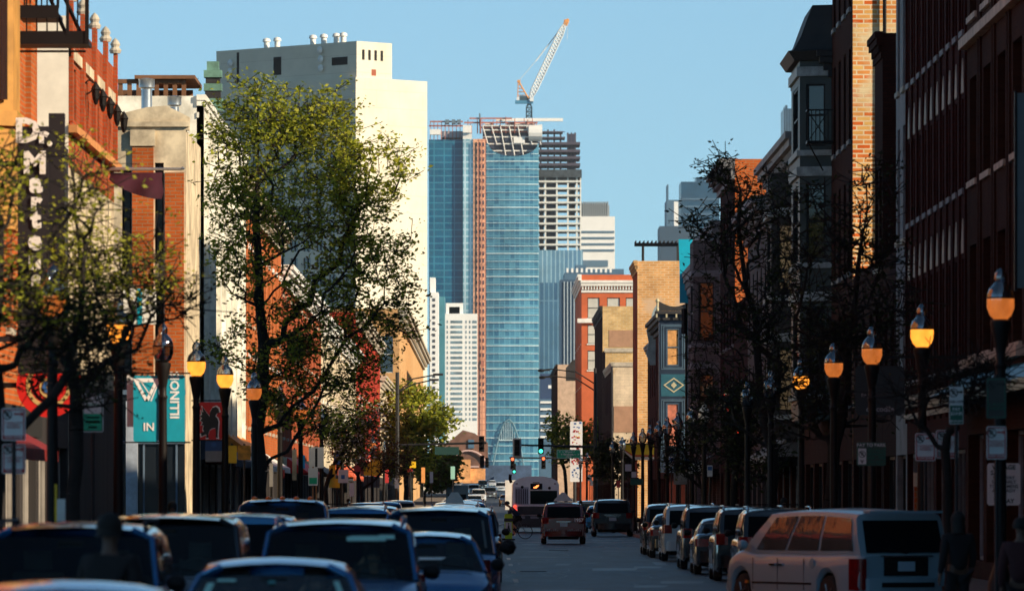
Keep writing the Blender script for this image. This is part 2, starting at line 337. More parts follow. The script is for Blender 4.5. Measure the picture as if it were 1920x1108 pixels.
def building(name, label, side, y0, y1, zt, m_wall, m_end=None, depth=15, xf=None, floors=(), nw=3, ww=1.1, mframe=None, mpane=None,
             sill=None, head=None, corn=None, shop=True, mshop=None, fascia=None, reveal=.25, end_ops=(), mull=0, mroof=None, dent=True, base=None, awn=None, shopz=3.6):
    xf = (XR if side > 0 else XL) if xf is None else xf
    t = thing(name, label, 'building', (xf, y0, 0)); L = y1-y0
    mframe = mframe or M_black; mpane = mpane or M_winglass
    o, u, n = (0, 0, 0), (0, 1, 0), (-side, 0, 0)
    ops = []
    for (a, c) in floors:
        for k in range(nw): cx = L*(k+.5)/nw; ops.append((cx-ww/2, a, cx+ww/2, c))
    shops = []
    if shop:
        ns = max(1, int(round(L/5))); sw = L/ns
        for k in range(ns): shops.append((k*sw+.45, .55, (k+1)*sw-.45, shopz-.5))
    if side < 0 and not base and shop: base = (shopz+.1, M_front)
    mb = MB(); mats = [m_wall, m_end or m_wall]
    zb = base[0] if base else 0
    if base:
        mats.append(base[1])
        wall(mb, o, u, n, L, 0, zb, [r for r in ops+shops if r[3] <= zb], 2, reveal); wall(mb, o, u, n, L, zb, zt, [r for r in ops if r[3] > zb], 0, reveal)
    else: wall(mb, o, u, n, L, 0, zt, ops+shops, 0, reveal)
    s = side
    eo, eu, en = (0, 0, 0), (s, 0, 0), (0, -1, 0)
    wall(mb, eo, eu, en, depth, 0, zt, list(end_ops), 1, .15)
    mb.poly([(0, L, 0), (s*depth, L, 0), (s*depth, L, zt), (0, L, zt)], 1); mb.poly([(s*depth, 0, 0), (s*depth, L, 0), (s*depth, L, zt), (s*depth, 0, zt)], 1)
    mb.build('wall', mats, t)
    mb = MB(); mb.poly([(s*.3, .3, zt-.5), (s*(depth-.3), .3, zt-.5), (s*(depth-.3), L-.3, zt-.5), (s*.3, L-.3, zt-.5)])
    for (a, c, d, e) in ((0, s*.3, 0, L), (s*.3, s*depth, 0, .3), (s*.3, s*depth, L-.3, L), (s*(depth-.3), s*depth, .3, L-.3)):
        mb.poly([(a, d, zt), (c, d, zt), (c, e, zt), (a, e, zt)], 1)
    for q in (((s*.3, .3), (s*.3, L-.3)), ((s*.3, .3), (s*(depth-.3), .3)), ((s*.3, L-.3), (s*(depth-.3), L-.3)), ((s*(depth-.3), .3), (s*(depth-.3), L-.3))):
        mb.poly([(*q[0], zt-.5), (*q[1], zt-.5), (*q[1], zt), (*q[0], zt)], 1)
    mb.build('roof', [M_asphalt_roof, M_stone], t)
    for r in ops:
        p = mpane if WR.random() < .75 else M_winglass2
        window(t, o, u, n, r, mframe, p, reveal, sill=sill, head=head, mull=mull)
    for r in end_ops: window(t, eo, eu, en, r, mframe, mpane, .15, sill=sill)
    for r in shops:
        window(t, o, u, n, r, mshop or (M_shopw if side < 0 else M_black), M_winglass, reveal, sash=False, mull=2, name='shopfront', fw=.09)
    if fascia:
        mb = MB(); fbox(mb, o, u, n, .2, L-.2, shopz-.35, shopz+.25, .003, .12); mb.build('shop_fascia', fascia, t)
    if corn: cornice(t, o, u, n, L, zt, *corn[:2], corn[2], dent)
    if awn: awning(t, o, u, n, .4, L-.4, awn[0], awn[1], awn[2], awn[3])
    return t

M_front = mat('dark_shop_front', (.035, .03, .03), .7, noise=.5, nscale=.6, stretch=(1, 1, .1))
M_shopw = mat('pale_shop_frame', (.4, .36, .32), .6, noise=.4, nscale=.4)
# ---- wall materials
B_orange = brick('orange_brick', (.56, .125, .028), (.44, .09, .02), (.38, .2, .1), .34, .11, .014)
B_red = brick('red_brick', (.46, .085, .028), (.36, .062, .02), (.28, .13, .08), .3, .1, .012)
B_scarlet = brick('painted_red_brick', (.5, .05, .03), (.42, .04, .025), (.35, .06, .04))
B_tan = brick('tan_brick', (.68, .38, .16), (.56, .3, .12), (.55, .38, .22), .3, .1, .012, stain_reflection=.25)
B_tanpatch = brick('tan_brick_with_render', (.78, .4, .15), (.6, .29, .1), (.7, .5, .3), .55, .18, .03, stain_reflection=.3, patch=(.62, .42, .27), pscale=.2, plo=.62, phi=.66)
B_yellow = brick('yellow_common_brick', (.74, .5, .22), (.58, .36, .14), (.66, .5, .3), .6, .2, .035, stain_reflection=.35)
B_render = brick('peeling_render', (.74, .6, .42), (.7, .56, .4), (.62, .5, .36), .8, .26, .02, stain_reflection=.3, patch=(.5, .36, .22), pscale=.3, plo=.55, phi=.6)
B_common = brick('old_common_brick', (.68, .13, .025), (.78, .46, .15), (.78, .62, .4), .42, .14, .022, stain_reflection=.3, patch=(.72, .58, .36), pscale=.55, plo=.55, phi=.66)
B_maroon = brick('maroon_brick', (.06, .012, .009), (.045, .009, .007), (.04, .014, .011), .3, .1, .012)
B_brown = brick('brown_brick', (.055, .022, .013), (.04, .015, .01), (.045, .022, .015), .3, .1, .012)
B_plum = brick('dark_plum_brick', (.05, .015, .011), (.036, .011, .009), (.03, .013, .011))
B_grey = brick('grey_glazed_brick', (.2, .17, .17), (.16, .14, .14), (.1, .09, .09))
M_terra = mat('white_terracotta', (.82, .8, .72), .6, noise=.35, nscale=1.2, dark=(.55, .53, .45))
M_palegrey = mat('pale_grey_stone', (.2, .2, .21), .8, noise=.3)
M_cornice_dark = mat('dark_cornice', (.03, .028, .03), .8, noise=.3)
M_yell = mat('ochre_terracotta', (.5, .24, .05), .75, noise=.3, nscale=1)
M_teal = mat('teal_paint', (.02, .1, .14), .5, noise=.2)
M_copper = mat('green_copper', (.16, .32, .25), .7, noise=.4)

# ============================================================ right side of the street (in shade)
M_bluewhite = mat('blue_white_frame', (.22, .28, .36), .6, noise=.3)
n_r, n_l = (-1, 0, 0), (1, 0, 0); U = (0, 1, 0)
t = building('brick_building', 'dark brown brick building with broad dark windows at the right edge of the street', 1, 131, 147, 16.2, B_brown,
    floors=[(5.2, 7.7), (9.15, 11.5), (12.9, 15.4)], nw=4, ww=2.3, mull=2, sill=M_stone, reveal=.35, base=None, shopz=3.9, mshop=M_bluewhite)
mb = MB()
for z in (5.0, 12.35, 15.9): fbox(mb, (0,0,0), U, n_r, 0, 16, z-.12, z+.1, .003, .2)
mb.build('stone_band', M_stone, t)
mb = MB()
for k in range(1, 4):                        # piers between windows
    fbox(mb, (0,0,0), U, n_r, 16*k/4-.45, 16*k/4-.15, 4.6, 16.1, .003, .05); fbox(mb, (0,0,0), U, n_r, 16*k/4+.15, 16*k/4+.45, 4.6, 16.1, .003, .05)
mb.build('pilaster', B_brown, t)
t = building('added_shade_building', 'dark brick building added unseen beyond the right edge to shade the street', 1, 12, 111.9, 13.8, B_brown, floors=[(5.2, 7.7), (9.15, 11.5)], nw=12, ww=2.6, mull=1)  # unseen building added to keep the sun off the near street
t = building('low_building', 'unseen dark brick front added beyond the right edge, kept low for the sun', 1, 112, 130.9, 12.3, B_brown, floors=[(5.2, 7.7), (8.9, 11.0)], nw=5, ww=2.2, mull=1, mshop=M_bluewhite)  # unseen infill added; its low height lets sun reach the left side
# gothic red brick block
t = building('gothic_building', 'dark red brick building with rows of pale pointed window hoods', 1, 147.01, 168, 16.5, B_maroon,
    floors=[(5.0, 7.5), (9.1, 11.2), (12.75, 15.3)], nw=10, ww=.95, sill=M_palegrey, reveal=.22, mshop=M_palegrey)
for z in (7.62, 11.32):
    for k in range(10):
        c = 21*(k+.5)/10; mb = MB()
        mb.prism([(c-.38, z), (c+.38, z), (c+.3, z+.3), (c, z+.8), (c-.3, z+.3)], -.03, -.003, 'x'); mb.build('window_hood', M_stone, t)
mb = MB()
for k in range(11):
    c = 21*k/10; mb.box(-.05, -.003, max(0, c-.3+.01), min(20.99, c+.3-.01), 3.9, 16.4)
mb.build('pilaster', B_maroon, t)
cornice(t, (0,0,0), U, n_r, 20.9, 4.5, .5, .35, M_stone, False, 'shop_cornice')
# narrow pale stone front
t = building('narrow_building', 'narrow pale stone fronted building beside the red gothic one', 1, 168.01, 172.5, 21, M_palegrey, floors=[(4.8, 7.8), (8.8, 11.8), (12.8, 15.8)], nw=2, ww=1.0, sill=M_stone, corn=(.9, .5, M_palegrey))
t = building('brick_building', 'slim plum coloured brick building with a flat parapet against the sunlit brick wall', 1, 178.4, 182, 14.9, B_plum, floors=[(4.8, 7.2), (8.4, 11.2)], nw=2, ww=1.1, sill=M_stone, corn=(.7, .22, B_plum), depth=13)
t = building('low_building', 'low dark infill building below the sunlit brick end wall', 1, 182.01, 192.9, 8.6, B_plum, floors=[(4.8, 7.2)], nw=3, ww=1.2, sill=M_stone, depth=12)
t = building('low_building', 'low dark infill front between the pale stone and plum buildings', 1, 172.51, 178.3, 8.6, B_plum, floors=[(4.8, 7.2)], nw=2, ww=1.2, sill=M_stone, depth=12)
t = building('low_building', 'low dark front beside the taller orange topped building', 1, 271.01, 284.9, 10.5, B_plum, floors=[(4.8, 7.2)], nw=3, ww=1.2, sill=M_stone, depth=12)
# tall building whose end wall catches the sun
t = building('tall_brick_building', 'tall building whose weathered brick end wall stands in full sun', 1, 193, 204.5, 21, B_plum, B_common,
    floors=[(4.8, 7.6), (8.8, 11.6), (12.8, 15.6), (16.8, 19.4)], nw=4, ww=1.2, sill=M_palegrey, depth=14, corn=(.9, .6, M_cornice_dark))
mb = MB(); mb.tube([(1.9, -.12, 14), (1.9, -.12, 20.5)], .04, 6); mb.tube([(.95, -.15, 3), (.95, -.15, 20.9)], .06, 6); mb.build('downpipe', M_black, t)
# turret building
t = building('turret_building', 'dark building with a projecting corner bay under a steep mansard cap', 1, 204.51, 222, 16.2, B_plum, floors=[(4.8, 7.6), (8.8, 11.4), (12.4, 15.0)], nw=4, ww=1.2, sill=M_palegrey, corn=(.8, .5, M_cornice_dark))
M_turret = mat('turret_green_metal', (.018, .03, .03), .55, noise=.3); M_tband = mat('turret_pale_band', (.3, .33, .34), .7, noise=.4, nscale=3)
def bay(t, yc, wy, proj, z0, z1, m, floors, mband=None, cap=None, mtrim=None, mpane=None):
    """a projecting three sided bay on a right hand facade, local y centre yc"""
    q = [(-.003, yc-wy/2), (-proj, yc-wy/2+.35*proj), (-proj, yc+wy/2-.35*proj), (-.003, yc+wy/2)]
    mb = MB(); mats = [m, mband or m]
    for i in range(3):
        a, c = Vector((*q[i], 0)), Vector((*q[i+1], 0)); d = c-a; Wd = d.length; uu = d.normalized(); nn = Vector((-uu.y, uu.x, 0)); nn = nn if nn.x < 0 or (abs(nn.x) < .3 and nn.y < 0) else -nn
        if i == 0 and nn.y > 0: nn = -nn
        ops = [(Wd*.2, a0, Wd*.8, a1) for (a0, a1) in floors]
        wall(mb, a, uu, nn, Wd, z0, z1, ops, 0, .12)
        for r in ops: window(t, a, uu, nn, r, mtrim or M_black, mpane or M_winglass, .12, name='bay_window')
    for (b0, b1) in [(f[1]+.25, f[1]+.55) for f in floors]+[(f[0]-.3, f[0]-.12) for f in floors]:
        mb.prism([(-.003, yc-wy/2-.1), (-proj-.1, yc-wy/2+.35*proj-.08), (-proj-.1, yc+wy/2-.35*proj+.08), (-.003, yc+wy/2+.1)], b0, b1, 'z', 1)
    mb.prism(q, z0-.15, z0-.01, 'z', 0)
    o = mb.build('bay', mats, t)
    if cap:
        mb = MB(); h, k = cap
        rings = [(z1+.003, .18), (z1+.3, .38), (z1+.34, .2), (z1+h*.45, -.05), (z1+h*.8, -.28), (z1+h, -.42)]
        P = []
        for z, e in rings:
            P.append([(.3, yc-wy/2-e, z), (-.003, yc-wy/2-e, z), (-proj-e, yc-wy/2+.35*proj-e*.6, z), (-proj-e, yc+wy/2-.35*proj+e*.6, z), (-.003, yc+wy/2+e, z), (.3, yc+wy/2+e, z)])
        mb.grid(P); mb.poly(P[-1]); mb.poly(P[0]); mb.build('mansard_cap', k, t)
bay(t, 3.6, 6.4, 1.0, 4.6, 15.95, M_turret, [(5.4, 8.0), (9.6, 12.0), (13.2, 15.2)], M_tband, (1.8, mat('slate_roof', (.018, .018, .02), .7, noise=.3)))
mb = MB()
for z in (13.3,):                        
    mb.box(-.85, -.02, -.9, -.003, z-.08, z); mb.box(-.85, -.02, -.9, -.86, z+.95, z+1.0); mb.box(-.85, -.81, -.86, -.01, z+.95, z+1.0)
    for k in range(7): mb.tube([(-.83+.13*k, -.88, z), (-.83+.13*k, -.88, z+.95)], .016, 4)
    mb.tube([(-.8, -.88, z), (-.2, -.88, z+.9)], .016, 4); mb.tube([(-.2, -.88, z), (-.8, -.88, z+.9)], .016, 4); mb.tube([(-.8, -.85, z-.08), (-.3, -.02, z-.9)], .03, 4)
mb.build('iron_balcony', M_black, t)
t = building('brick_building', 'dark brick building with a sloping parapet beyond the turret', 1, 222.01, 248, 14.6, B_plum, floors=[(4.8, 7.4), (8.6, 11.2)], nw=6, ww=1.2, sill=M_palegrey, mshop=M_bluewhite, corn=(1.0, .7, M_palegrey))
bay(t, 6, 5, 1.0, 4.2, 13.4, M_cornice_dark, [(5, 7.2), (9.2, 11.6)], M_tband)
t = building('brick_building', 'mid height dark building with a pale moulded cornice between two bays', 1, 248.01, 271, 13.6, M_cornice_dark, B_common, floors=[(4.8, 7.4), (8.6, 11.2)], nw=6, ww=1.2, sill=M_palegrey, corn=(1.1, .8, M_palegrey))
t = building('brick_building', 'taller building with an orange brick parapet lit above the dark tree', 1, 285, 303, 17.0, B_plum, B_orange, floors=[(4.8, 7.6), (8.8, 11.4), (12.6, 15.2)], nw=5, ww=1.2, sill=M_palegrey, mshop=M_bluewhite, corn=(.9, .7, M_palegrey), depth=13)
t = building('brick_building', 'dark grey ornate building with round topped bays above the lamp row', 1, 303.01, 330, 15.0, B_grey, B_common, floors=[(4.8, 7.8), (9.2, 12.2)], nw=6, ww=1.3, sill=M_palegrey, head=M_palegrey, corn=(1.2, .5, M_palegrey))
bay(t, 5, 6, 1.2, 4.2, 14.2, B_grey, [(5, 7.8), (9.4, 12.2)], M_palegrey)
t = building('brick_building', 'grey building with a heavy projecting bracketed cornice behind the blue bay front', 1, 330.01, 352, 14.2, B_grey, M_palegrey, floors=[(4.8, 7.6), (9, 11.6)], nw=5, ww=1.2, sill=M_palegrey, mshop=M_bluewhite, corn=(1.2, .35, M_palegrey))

# blue victorian house with its bay towards the camera
t = building('victorian_house', 'Victorian house with a blue and teal painted bay window and gilded trim', 1, 392, 420, 13.2, B_maroon, B_maroon, floors=[(4.8, 7.6), (9, 11.6)], nw=5, ww=1.2, corn=(.9, .7, M_cornice_dark), depth=12, end_ops=[])
M_blue = mat('dark_blue_paint', (.012, .025, .05), .5, noise=.2); M_ltblue = mat('pale_blue_trim', (.07, .12, .17), .5, noise=.2); M_gold = mat('cream_gilt_trim', (.5, .44, .28), .5, noise=.1); M_pink = mat('dusty_pink_column', (.4, .12, .14), .5, noise=.1)
M_curt = mat('orange_lit_curtain', (.62, .3, .1), .5, noise=.4, nscale=3); M_curt2 = mat('salmon_curtain', (.55, .17, .1), .6, noise=.4, nscale=3)
def end_bay(t):
    # flat fronted bay on the end wall, x from -.5 to 1.35, facing the camera
    eo, eu, en = (-.55, -1.0, 0), (1, 0, 0), (0, -1, 0)
    mb = MB(); ops = [(.45, 9.95, 1.25, 12.25), (.45, 5.0, 1.25, 7.7)]
    wall(mb, eo, eu, en, 1.8, 3.6, 13.0, ops, 0, .12); mb.box(-.55, 1.25, -.999, -.003, 3.45, 3.59); mb.box(-.55, 1.25, -.999, -.003, 13.003, 13.1)
    mb.poly([(-.55, -1, 3.6), (-.55, 0, 3.6), (-.55, 0, 13), (-.55, -1, 13)]); mb.poly([(1.25, -1, 3.6), (1.25, 0, 3.6), (1.25, 0, 13), (1.25, -1, 13)])
    b = mb.build('bay', M_blue, t)
    for i, r in enumerate(ops):
        window(t, eo, eu, en, r, M_ltblue, [M_curt, M_curt2][i], .12, name='bay_window', fw=.08)
        mb = MB()
        for (e, d, m) in ((.2, .05, 0), (.32, .025, 0)):
            a0, z0, a1, z1 = r[0]-e, r[1]-e*.7, r[2]+e, r[3]+e*.7; k = .06
            for q in ((a0, a0+k, z0, z1), (a1-k, a1, z0, z1), (a0+k, a1-k, z0, z0+k), (a0+k, a1-k, z1-k, z1)): fbox(mb, eo, eu, en, q[0], q[1], q[2], q[3], .003, d)
        mb.build('moulding', M_ltblue, b)
    mb = MB(); fbox(mb, eo, eu, en, .12, 1.7, 8.1, 9.45, .003, .02); mb.build('spandrel_panel', M_teal, b)
    mb = MB()
    c = (.9, 8.78)
    for (rx, rz, k) in ((.64, .46, .07),):
        o_ = [(c[0]-rx, c[1]), (c[0], c[1]+rz), (c[0]+rx, c[1]), (c[0], c[1]-rz)]; i_ = [(c[0]-rx+.12, c[1]), (c[0], c[1]+rz-.09), (c[0]+rx-.12, c[1]), (c[0], c[1]-rz+.09)]
        for j in range(4):
            pp = [o_[j], o_[(j+1) % 4], i_[(j+1) % 4], i_[j]]; mb.prism([(eo[0]+p[0], p[1]) for p in pp], -1.05, -1.021, 'y')
    mb.prism([(eo[0]+p[0], p[1]) for p in [(.72, 8.78), (.9, 8.98), (1.08, 8.78), (.9, 8.58)]], -1.05, -1.021, 'y')
    mb.build('diamond_ornament', M_gold, b)
    mb = MB(); mb.box(-.8, 1.55, -1.35, -.2, 13.11, 13.3); mb.box(-.7, 1.45, -1.2, -.999, 12.75, 12.9); mb.build('bay_cornice', M_cornice_dark, b); mb = MB()
    for x in (-.7, -.1, .5, 1.0, 1.4): mb.box(x-.05, x+.05, -1.4, -1.36, 12.9, 13.11)
    for x in (-.65, 1.4):
        mb.lathe((x, -1.1, 13.3), [(.08, 0), (.1, .12), (.05, .2), (.07, .5), (.13, .6), (.1, .7), (0, .8)], 10)
    mb.build('gilded_cornice', M_gold, b)
    mb = MB(); mb.lathe((1.42, -1.05, 9.2), [(.07, 0), (.07, 3.6)], 10); mb.lathe((1.42, -1.05, 3.6), [(.06, 0), (.06, 5.4)], 10); mb.build('column', M_pink, b)
    mb = MB(); mb.lathe((1.95, -1.0, 9.6), [(.08, 0), (.08, 7.4)], 8); mb.build('drainpipe', mat('rust_pipe', (.3, .08, .03), .6, noise=.3), b)
    # parapet with scalloped roof
    mb = MB(); pts = [(-.55, 13.32)]+[(-.55+1.9*i/12, 13.9-.32*math.sin(PI*i/12)) for i in range(13)]+[(1.35, 13.32)]
    mb.prism(pts, -.9, -.75, 'y'); mb.build('scalloped_parapet', M_cornice_dark, b)
end_bay(t)
M_turq = mat('turquoise_sign_paint', (.0, .36, .52), .5, noise=.1)
# tall turquoise vertical sign over the bay
t = thing('blade_sign', 'tall turquoise vertical sign rising above the roofs with peeling lower end', 'sign', at(1285, 540, 352)[:2]+(0,))
mb = MB(); mb.prism([(-.32, 12.6), (.32, 12.6), (.4, 13.6), (.32, 14.6), (.38, 16.1), (-.38, 16.1), (-.32, 14.4)], -.35, -.1, 'y'); mb.build('sign_panel', M_turq, t)
mb = MB(); mb.tube([(.05, -.05, 0), (.05, -.05, 13.6)], .07, 6); mb.tube([(-.1, -.3, 12.3), (-.1, -.3, 10.9)], .14, 5); mb.build('support_pole', M_black, t)

# tan brick building with roof pergola
t = building('tan_brick_building', 'tall tan brick building with a timber pergola on its roof', 1, 471, 486, 19.3, B_red, B_tanpatch, floors=[(4.8, 7.4), (9, 11.6), (13, 15.6)], nw=3, ww=1.2, depth=13, corn=(.8, .3, B_tan))
t = thing('roof_pergola', 'dark timber pergola standing on the tan brick roof', 'pergola', (11.2, 473, 18.82))
mb = MB()
for x in (.3, 2.9):
    for y in (.5, 3.5): mb.box(x-.06, x+.06, y-.06, y+.06, 0, 1.75)
mb.build('post', M_cornice_dark, t); mb = MB()
for y in (.5, 3.5): mb.box(-.3, 3.1, y-.08, y+.08, 1.755, 1.9)
for k in range(12): mb.box(-.3+k*.3, -.22+k*.3, .1, 3.9, 1.905, 2.05)
mb.build('rafters', M_cornice_dark, t)
t = building('row_house', 'low dark fronted building with a white ornamented cornice', 1, 486.01, 530, 5.6, B_plum, M_cream, nw=6, ww=1.3, corn=(.5, .3, M_white), depth=12)
t = building('row_house', 'narrow maroon house with a grey ornamental gable behind the blue bay front', 1, 420.5, 441, 12.2, B_maroon, B_maroon, floors=[(4.8, 7.2), (8.6, 11.2)], nw=4, ww=1.3, corn=(.6, .3, M_palegrey), depth=12)
mb = MB(); mb.prism([(-.35, 10.6), (.3, 10.6), (.3, 14.2), (.1, 14.6), (-.1, 14.3), (-.25, 13.9), (-.25, 13.4), (-.6, 12.9), (-.45, 12.1), (-.6, 11.3)], -.5, -.003, 'y'); mb.build('gable_ornament', mat('blue_grey_stone', (.3, .38, .42), .8, noise=.3), t)
# stepped yellow end walls
t = building('brick_building', 'lower building with a peeling rendered end wall beside the bare tree', 1, 562, 600, 13.7, B_plum, B_render, floors=[(5, 8), (9.5, 12.5)], nw=5, ww=1.3, depth=12, corn=(.6, .25, M_stone))
mb = MB(); mb.box(.05, 4, -.03, -.003, 7.6, 9.9); mb.build('render_patch', MATS.get('brown_render') or mat('brown_render', (.42, .24, .15), .95, noise=.15), t); mb = MB(); mb.box(-.1, 6, -.1, -.003, 13.4, 13.74); mb.build('coping', M_stone, t); mb = MB(); mb.tube([(-.12, -.1, 0), (-.12, -.1, 13.3)], .09, 6); mb.build('downpipe', M_cornice_dark, t)
t = building('brick_building', 'yellow common brick building with a stained blank end wall', 1, 614, 660, 20.2, B_plum, B_yellow, floors=[(5, 8), (9.5, 12.5), (14, 17)], nw=5, ww=1.3, depth=12, corn=(1.0, .3, M_cornice_dark))
mb = MB(); mb.box(.6, 3.2, -.03, -.003, 16.3, 17.9); mb.build('render_patch', mat('brown_render', (.42, .24, .15), .95, noise=.15), t)
t = building('brick_building', 'small yellow brick building stepped below the stained blank wall', 1, 600.01, 613.9, 15.8, B_plum, B_yellow, nw=2, ww=1.3, floors=[(5, 8)], depth=12)
mb = MB(); mb.box(-.1, 8, -.12, -.003, 15.5, 15.85); mb.build('coping', M_stone, t)
B_redc = mat('red_orange_brick_far', (.56, .13, .05), .9, noise=.15, nscale=.5)
t = building('red_brick_building', 'red orange brick block with white dentil cornice and white blinds', 1, 752, 806, 28, B_redc, B_redc, floors=[(5, 8), (10, 13), (15, 18), (20, 23)], nw=5, ww=1.6, depth=14,
    end_ops=[(.7, 22.9, 2.1, 25.3), (3.0, 22.9, 4.5, 25.3), (5.2, 22.9, 6.6, 25.3), (.7, 19.9, 1.8, 22.1), (.7, 16.8, 1.8, 19.1)], mpane=M_blind, sill=M_white, mframe=M_black, corn=(1.5, .5, M_white))
cornice(t, (0,0,0), (1,0,0), (0,-1,0), 14, 27.3, 1.4, .5, M_white, True, 'end_cornice')
mb = MB(); fbox(mb, (0,0,0), (1,0,0), (0,-1,0), -.5, 1.6, 22.35, 22.85, .003, .4); mb.build('string_course', M_white, t)
t = building('tan_building', 'small pale tan block with a dark awning bracket at the end of the row', 1, 900, 990, 20.5, B_plum, mat('pale_tan_render', (.55, .4, .3), .9, noise=.2), floors=[(5, 8), (10, 13)], nw=5, ww=1.6, depth=16, xf=9.8, corn=(.5, .3, M_cornice_dark))
# billboard like bracket silhouettes
t = thing('cornice_sign', 'dark bracketed canopy sticking out over the far pavement', 'canopy', at(1082, 720, 860)[:2]+(0,))
mb = MB(); mb.prism([(-1.5, 17.5), (1.8, 17.5), (1.8, 20.3), (-.6, 20.3), (-1.5, 19.2)], -1, 1, 'y'); mb.box(.8, 2.0, -1, 1, 0, 17.4); mb.build('canopy_body', M_cornice_dark, t)

# ============================================================ left side of the street (in sun)
t = building('brick_building', 'orange brick building with ochre bays and iron fire escape at the left edge', -1, 100, 137.7, 18.5, B_orange, floors=[(5.4, 8.2), (9.4, 12.6), (14, 17)], nw=7, ww=1.6, sill=M_stone, mframe=M_white, base=None, fascia=mat('dark_fascia', (.02, .02, .02), .6, noise=0))
for y0_, y1_ in ((124.3, 126.9), (110, 114.5)):
    mb = MB(); mb.prism([(.003, y0_-100), (.45, y0_-99.6), (.45, y1_-100.4), (.003, y1_-100)], 7.2, 18.2, 'z'); mb.prism([(.003, y0_-100.1), (.53, y0_-99.7), (.53, y1_-100.3), (.003, y1_-99.9)], 9.2, 9.5, 'z'); mb.build('bay', M_yell, t)
mb = MB(); mb.box(.22, .36, 24.38, 24.5, 9.7, 12.6); mb.box(.22, .36, 24.38, 24.5, 13.2, 16); mb.build('bay_window', M_winglass, t)
mb = MB()
for (z, xa_, xb_) in ((11.1, .2, 1.64), (11.62, .25, 1.05)):
    ya, yb = 28.9, 30.2
    mb.box(xa_, xb_, ya, yb, z, z+.1); mb.box(xa_, xb_, ya, ya+.05, z+.1, z+.26)
    for k in range(8): mb.tube([(xa_+(xb_-xa_)*k/7, ya+.02, z+.2), (xa_+(xb_-xa_)*k/7, ya+.02, z+1.1)], .016, 4)
    mb.box(xa_, xb_, ya, ya+.05, z+1.1, z+1.16)
mb.box(1.58, 1.66, 28.88, 28.96, 11.1, 13.5); mb.box(1.2, 1.26, 28.88, 28.96, 11.3, 13.5); mb.tube([(.2, 28.95, 11.05), (-.02, 28.95, 10.2)], .03, 4); mb.tube([(-.3, 28.9, 10.95), (1.6, 28.9, 10.95)], .025, 4)
mb.tube([(.5, 29, 13.5), (1.5, 29, 11.3)], .04, 4); mb.tube([(.2, 29, 13.5), (1.2, 29, 11.3)], .04, 4)
mb.build('fire_escape', M_black, t)
t = building('low_building', 'low dark fronted shop between two taller brick buildings on the left', -1, 137.71, 147.9, 10.0, M_cornice_dark, M_cream, floors=[(5, 7.5)], nw=3, ww=1.6)
# cream base and brick upper storeys with lanterns
t = building('brick_building', 'red brick upper storeys over cream stone with a white blank end wall', -1, 148, 166, 13.1, B_red, mat('whitewashed_wall', (.88, .8, .68), .8, noise=.1), floors=[(5.2, 8.2), (10.8, 12.0)], nw=4, ww=1.0, mframe=M_black, base=(9.6, M_cream), depth=14)
mb = MB()
fbox(mb, (0,0,0), U, n_l, -.05, 18.1, 10.4, 10.58, .003, .2)
mb.build('ledge', mat('terracotta_ledge', (.6, .25, .08), .8, noise=.2), t)
mb = MB(); fbox(mb, (0,0,0), U, n_l, 0, 18, 12.15, 12.4, .003, .06); mb.build('stone_band', M_cream, t)
mb = MB()
for k in range(5):
    y = 18*k/4; fbox(mb, (0,0,0), U, n_l, max(0, y-.35), min(18, y+.35), 10.65, 13.45, .003, .1)
mb.build('pilaster', B_red, t)
for k in range(5):
    mb = MB(); y = 18*k/4; mb.lathe((.05, min(17.7, max(.3, y)), 13.45), [(.13, 0), (.16, .08), (.1, .16), (.13, .24), (.07, .34), (0, .4)], 10); mb.build('stone_cap', M_stone, t)
def lantern(t, y, z):
    mb = MB(); mb.tube([(.003, y, z), (.2, y, z+.15), (.36, y, z+.06)], .02, 6)
    mb.lathe((.36, y, z-.45), [(0, 0), (.04, .03), (.08, .16), (.1, .36), (.12, .38), (.07, .47), (.02, .55), (0, .58)], 8); mb.build('lantern', M_black, t)
for y in (4.4, 7.2, 10.2, 13.2, 16.2): lantern(t, y, 11.75)
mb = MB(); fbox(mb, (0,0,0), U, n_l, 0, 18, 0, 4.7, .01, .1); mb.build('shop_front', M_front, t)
# cream fronted building turned to the camera
t = thing('cream_building', 'cream rendered building with orange brick piers facing down the street', 'building', (-9.25, 196, 0)); Wd = 5.2
mb = MB(); o3, u3, n3 = (-Wd, 0, 0), (1, 0, 0), (0, -1, 0)
ops = [(3.24, 5.2, 3.53, 8.3), (3.24, 9.0, 3.53, 12.0), (4.25, 9.2, 4.52, 12.2), (4.25, 4.2, 4.52, 8.6), (2.2, 5.2, 2.7, 8.0), (.4, 5.2, 1.6, 8.2)]
wall(mb, o3, u3, n3, Wd, 0, 13.2, ops, 0, .3); mb.poly([(0,0,0),(0,10,0),(0,10,13.2),(0,0,13.2)]); mb.poly([(-Wd,10,0),(0,10,0),(0,10,13.2),(-Wd,10,13.2)]); mb.poly([(-Wd,0,13.2),(0,0,13.2),(0,10,13.2),(-Wd,10,13.2)])
mb.prism([(-Wd, 13.203), (.1, 13.203), (.1, 13.6), (-.6, 13.95), (-1.2, 13.9), (-2.4, 13.6), (-Wd, 13.4)], .003, .5, 'y'); mb.build('wall', M_cream, t)
for r in ops: window(t, o3, u3, n3, r, M_dark, M_winglass, .3)
mb = MB(); fbox(mb, o3, u3, n3, 3.56, 4.21, 2.5, 12.7, .003, .12); fbox(mb, o3, u3, n3, 4.56, 5.14, 2.5, 11.9, .003, .12); fbox(mb, o3, u3, n3, 1.7, 2.15, 3, 10.5, .003, .12); mb.build('brick_pier', B_orange, t)
mb = MB(); fbox(mb, o3, u3, n3, -.1, Wd+.1, 13.3, 13.45, .003, .12); fbox(mb, o3, u3, n3, 3.5, 4.26, 12.71, 13.2, .003, .17); mb.build('cornice', M_cream, t)
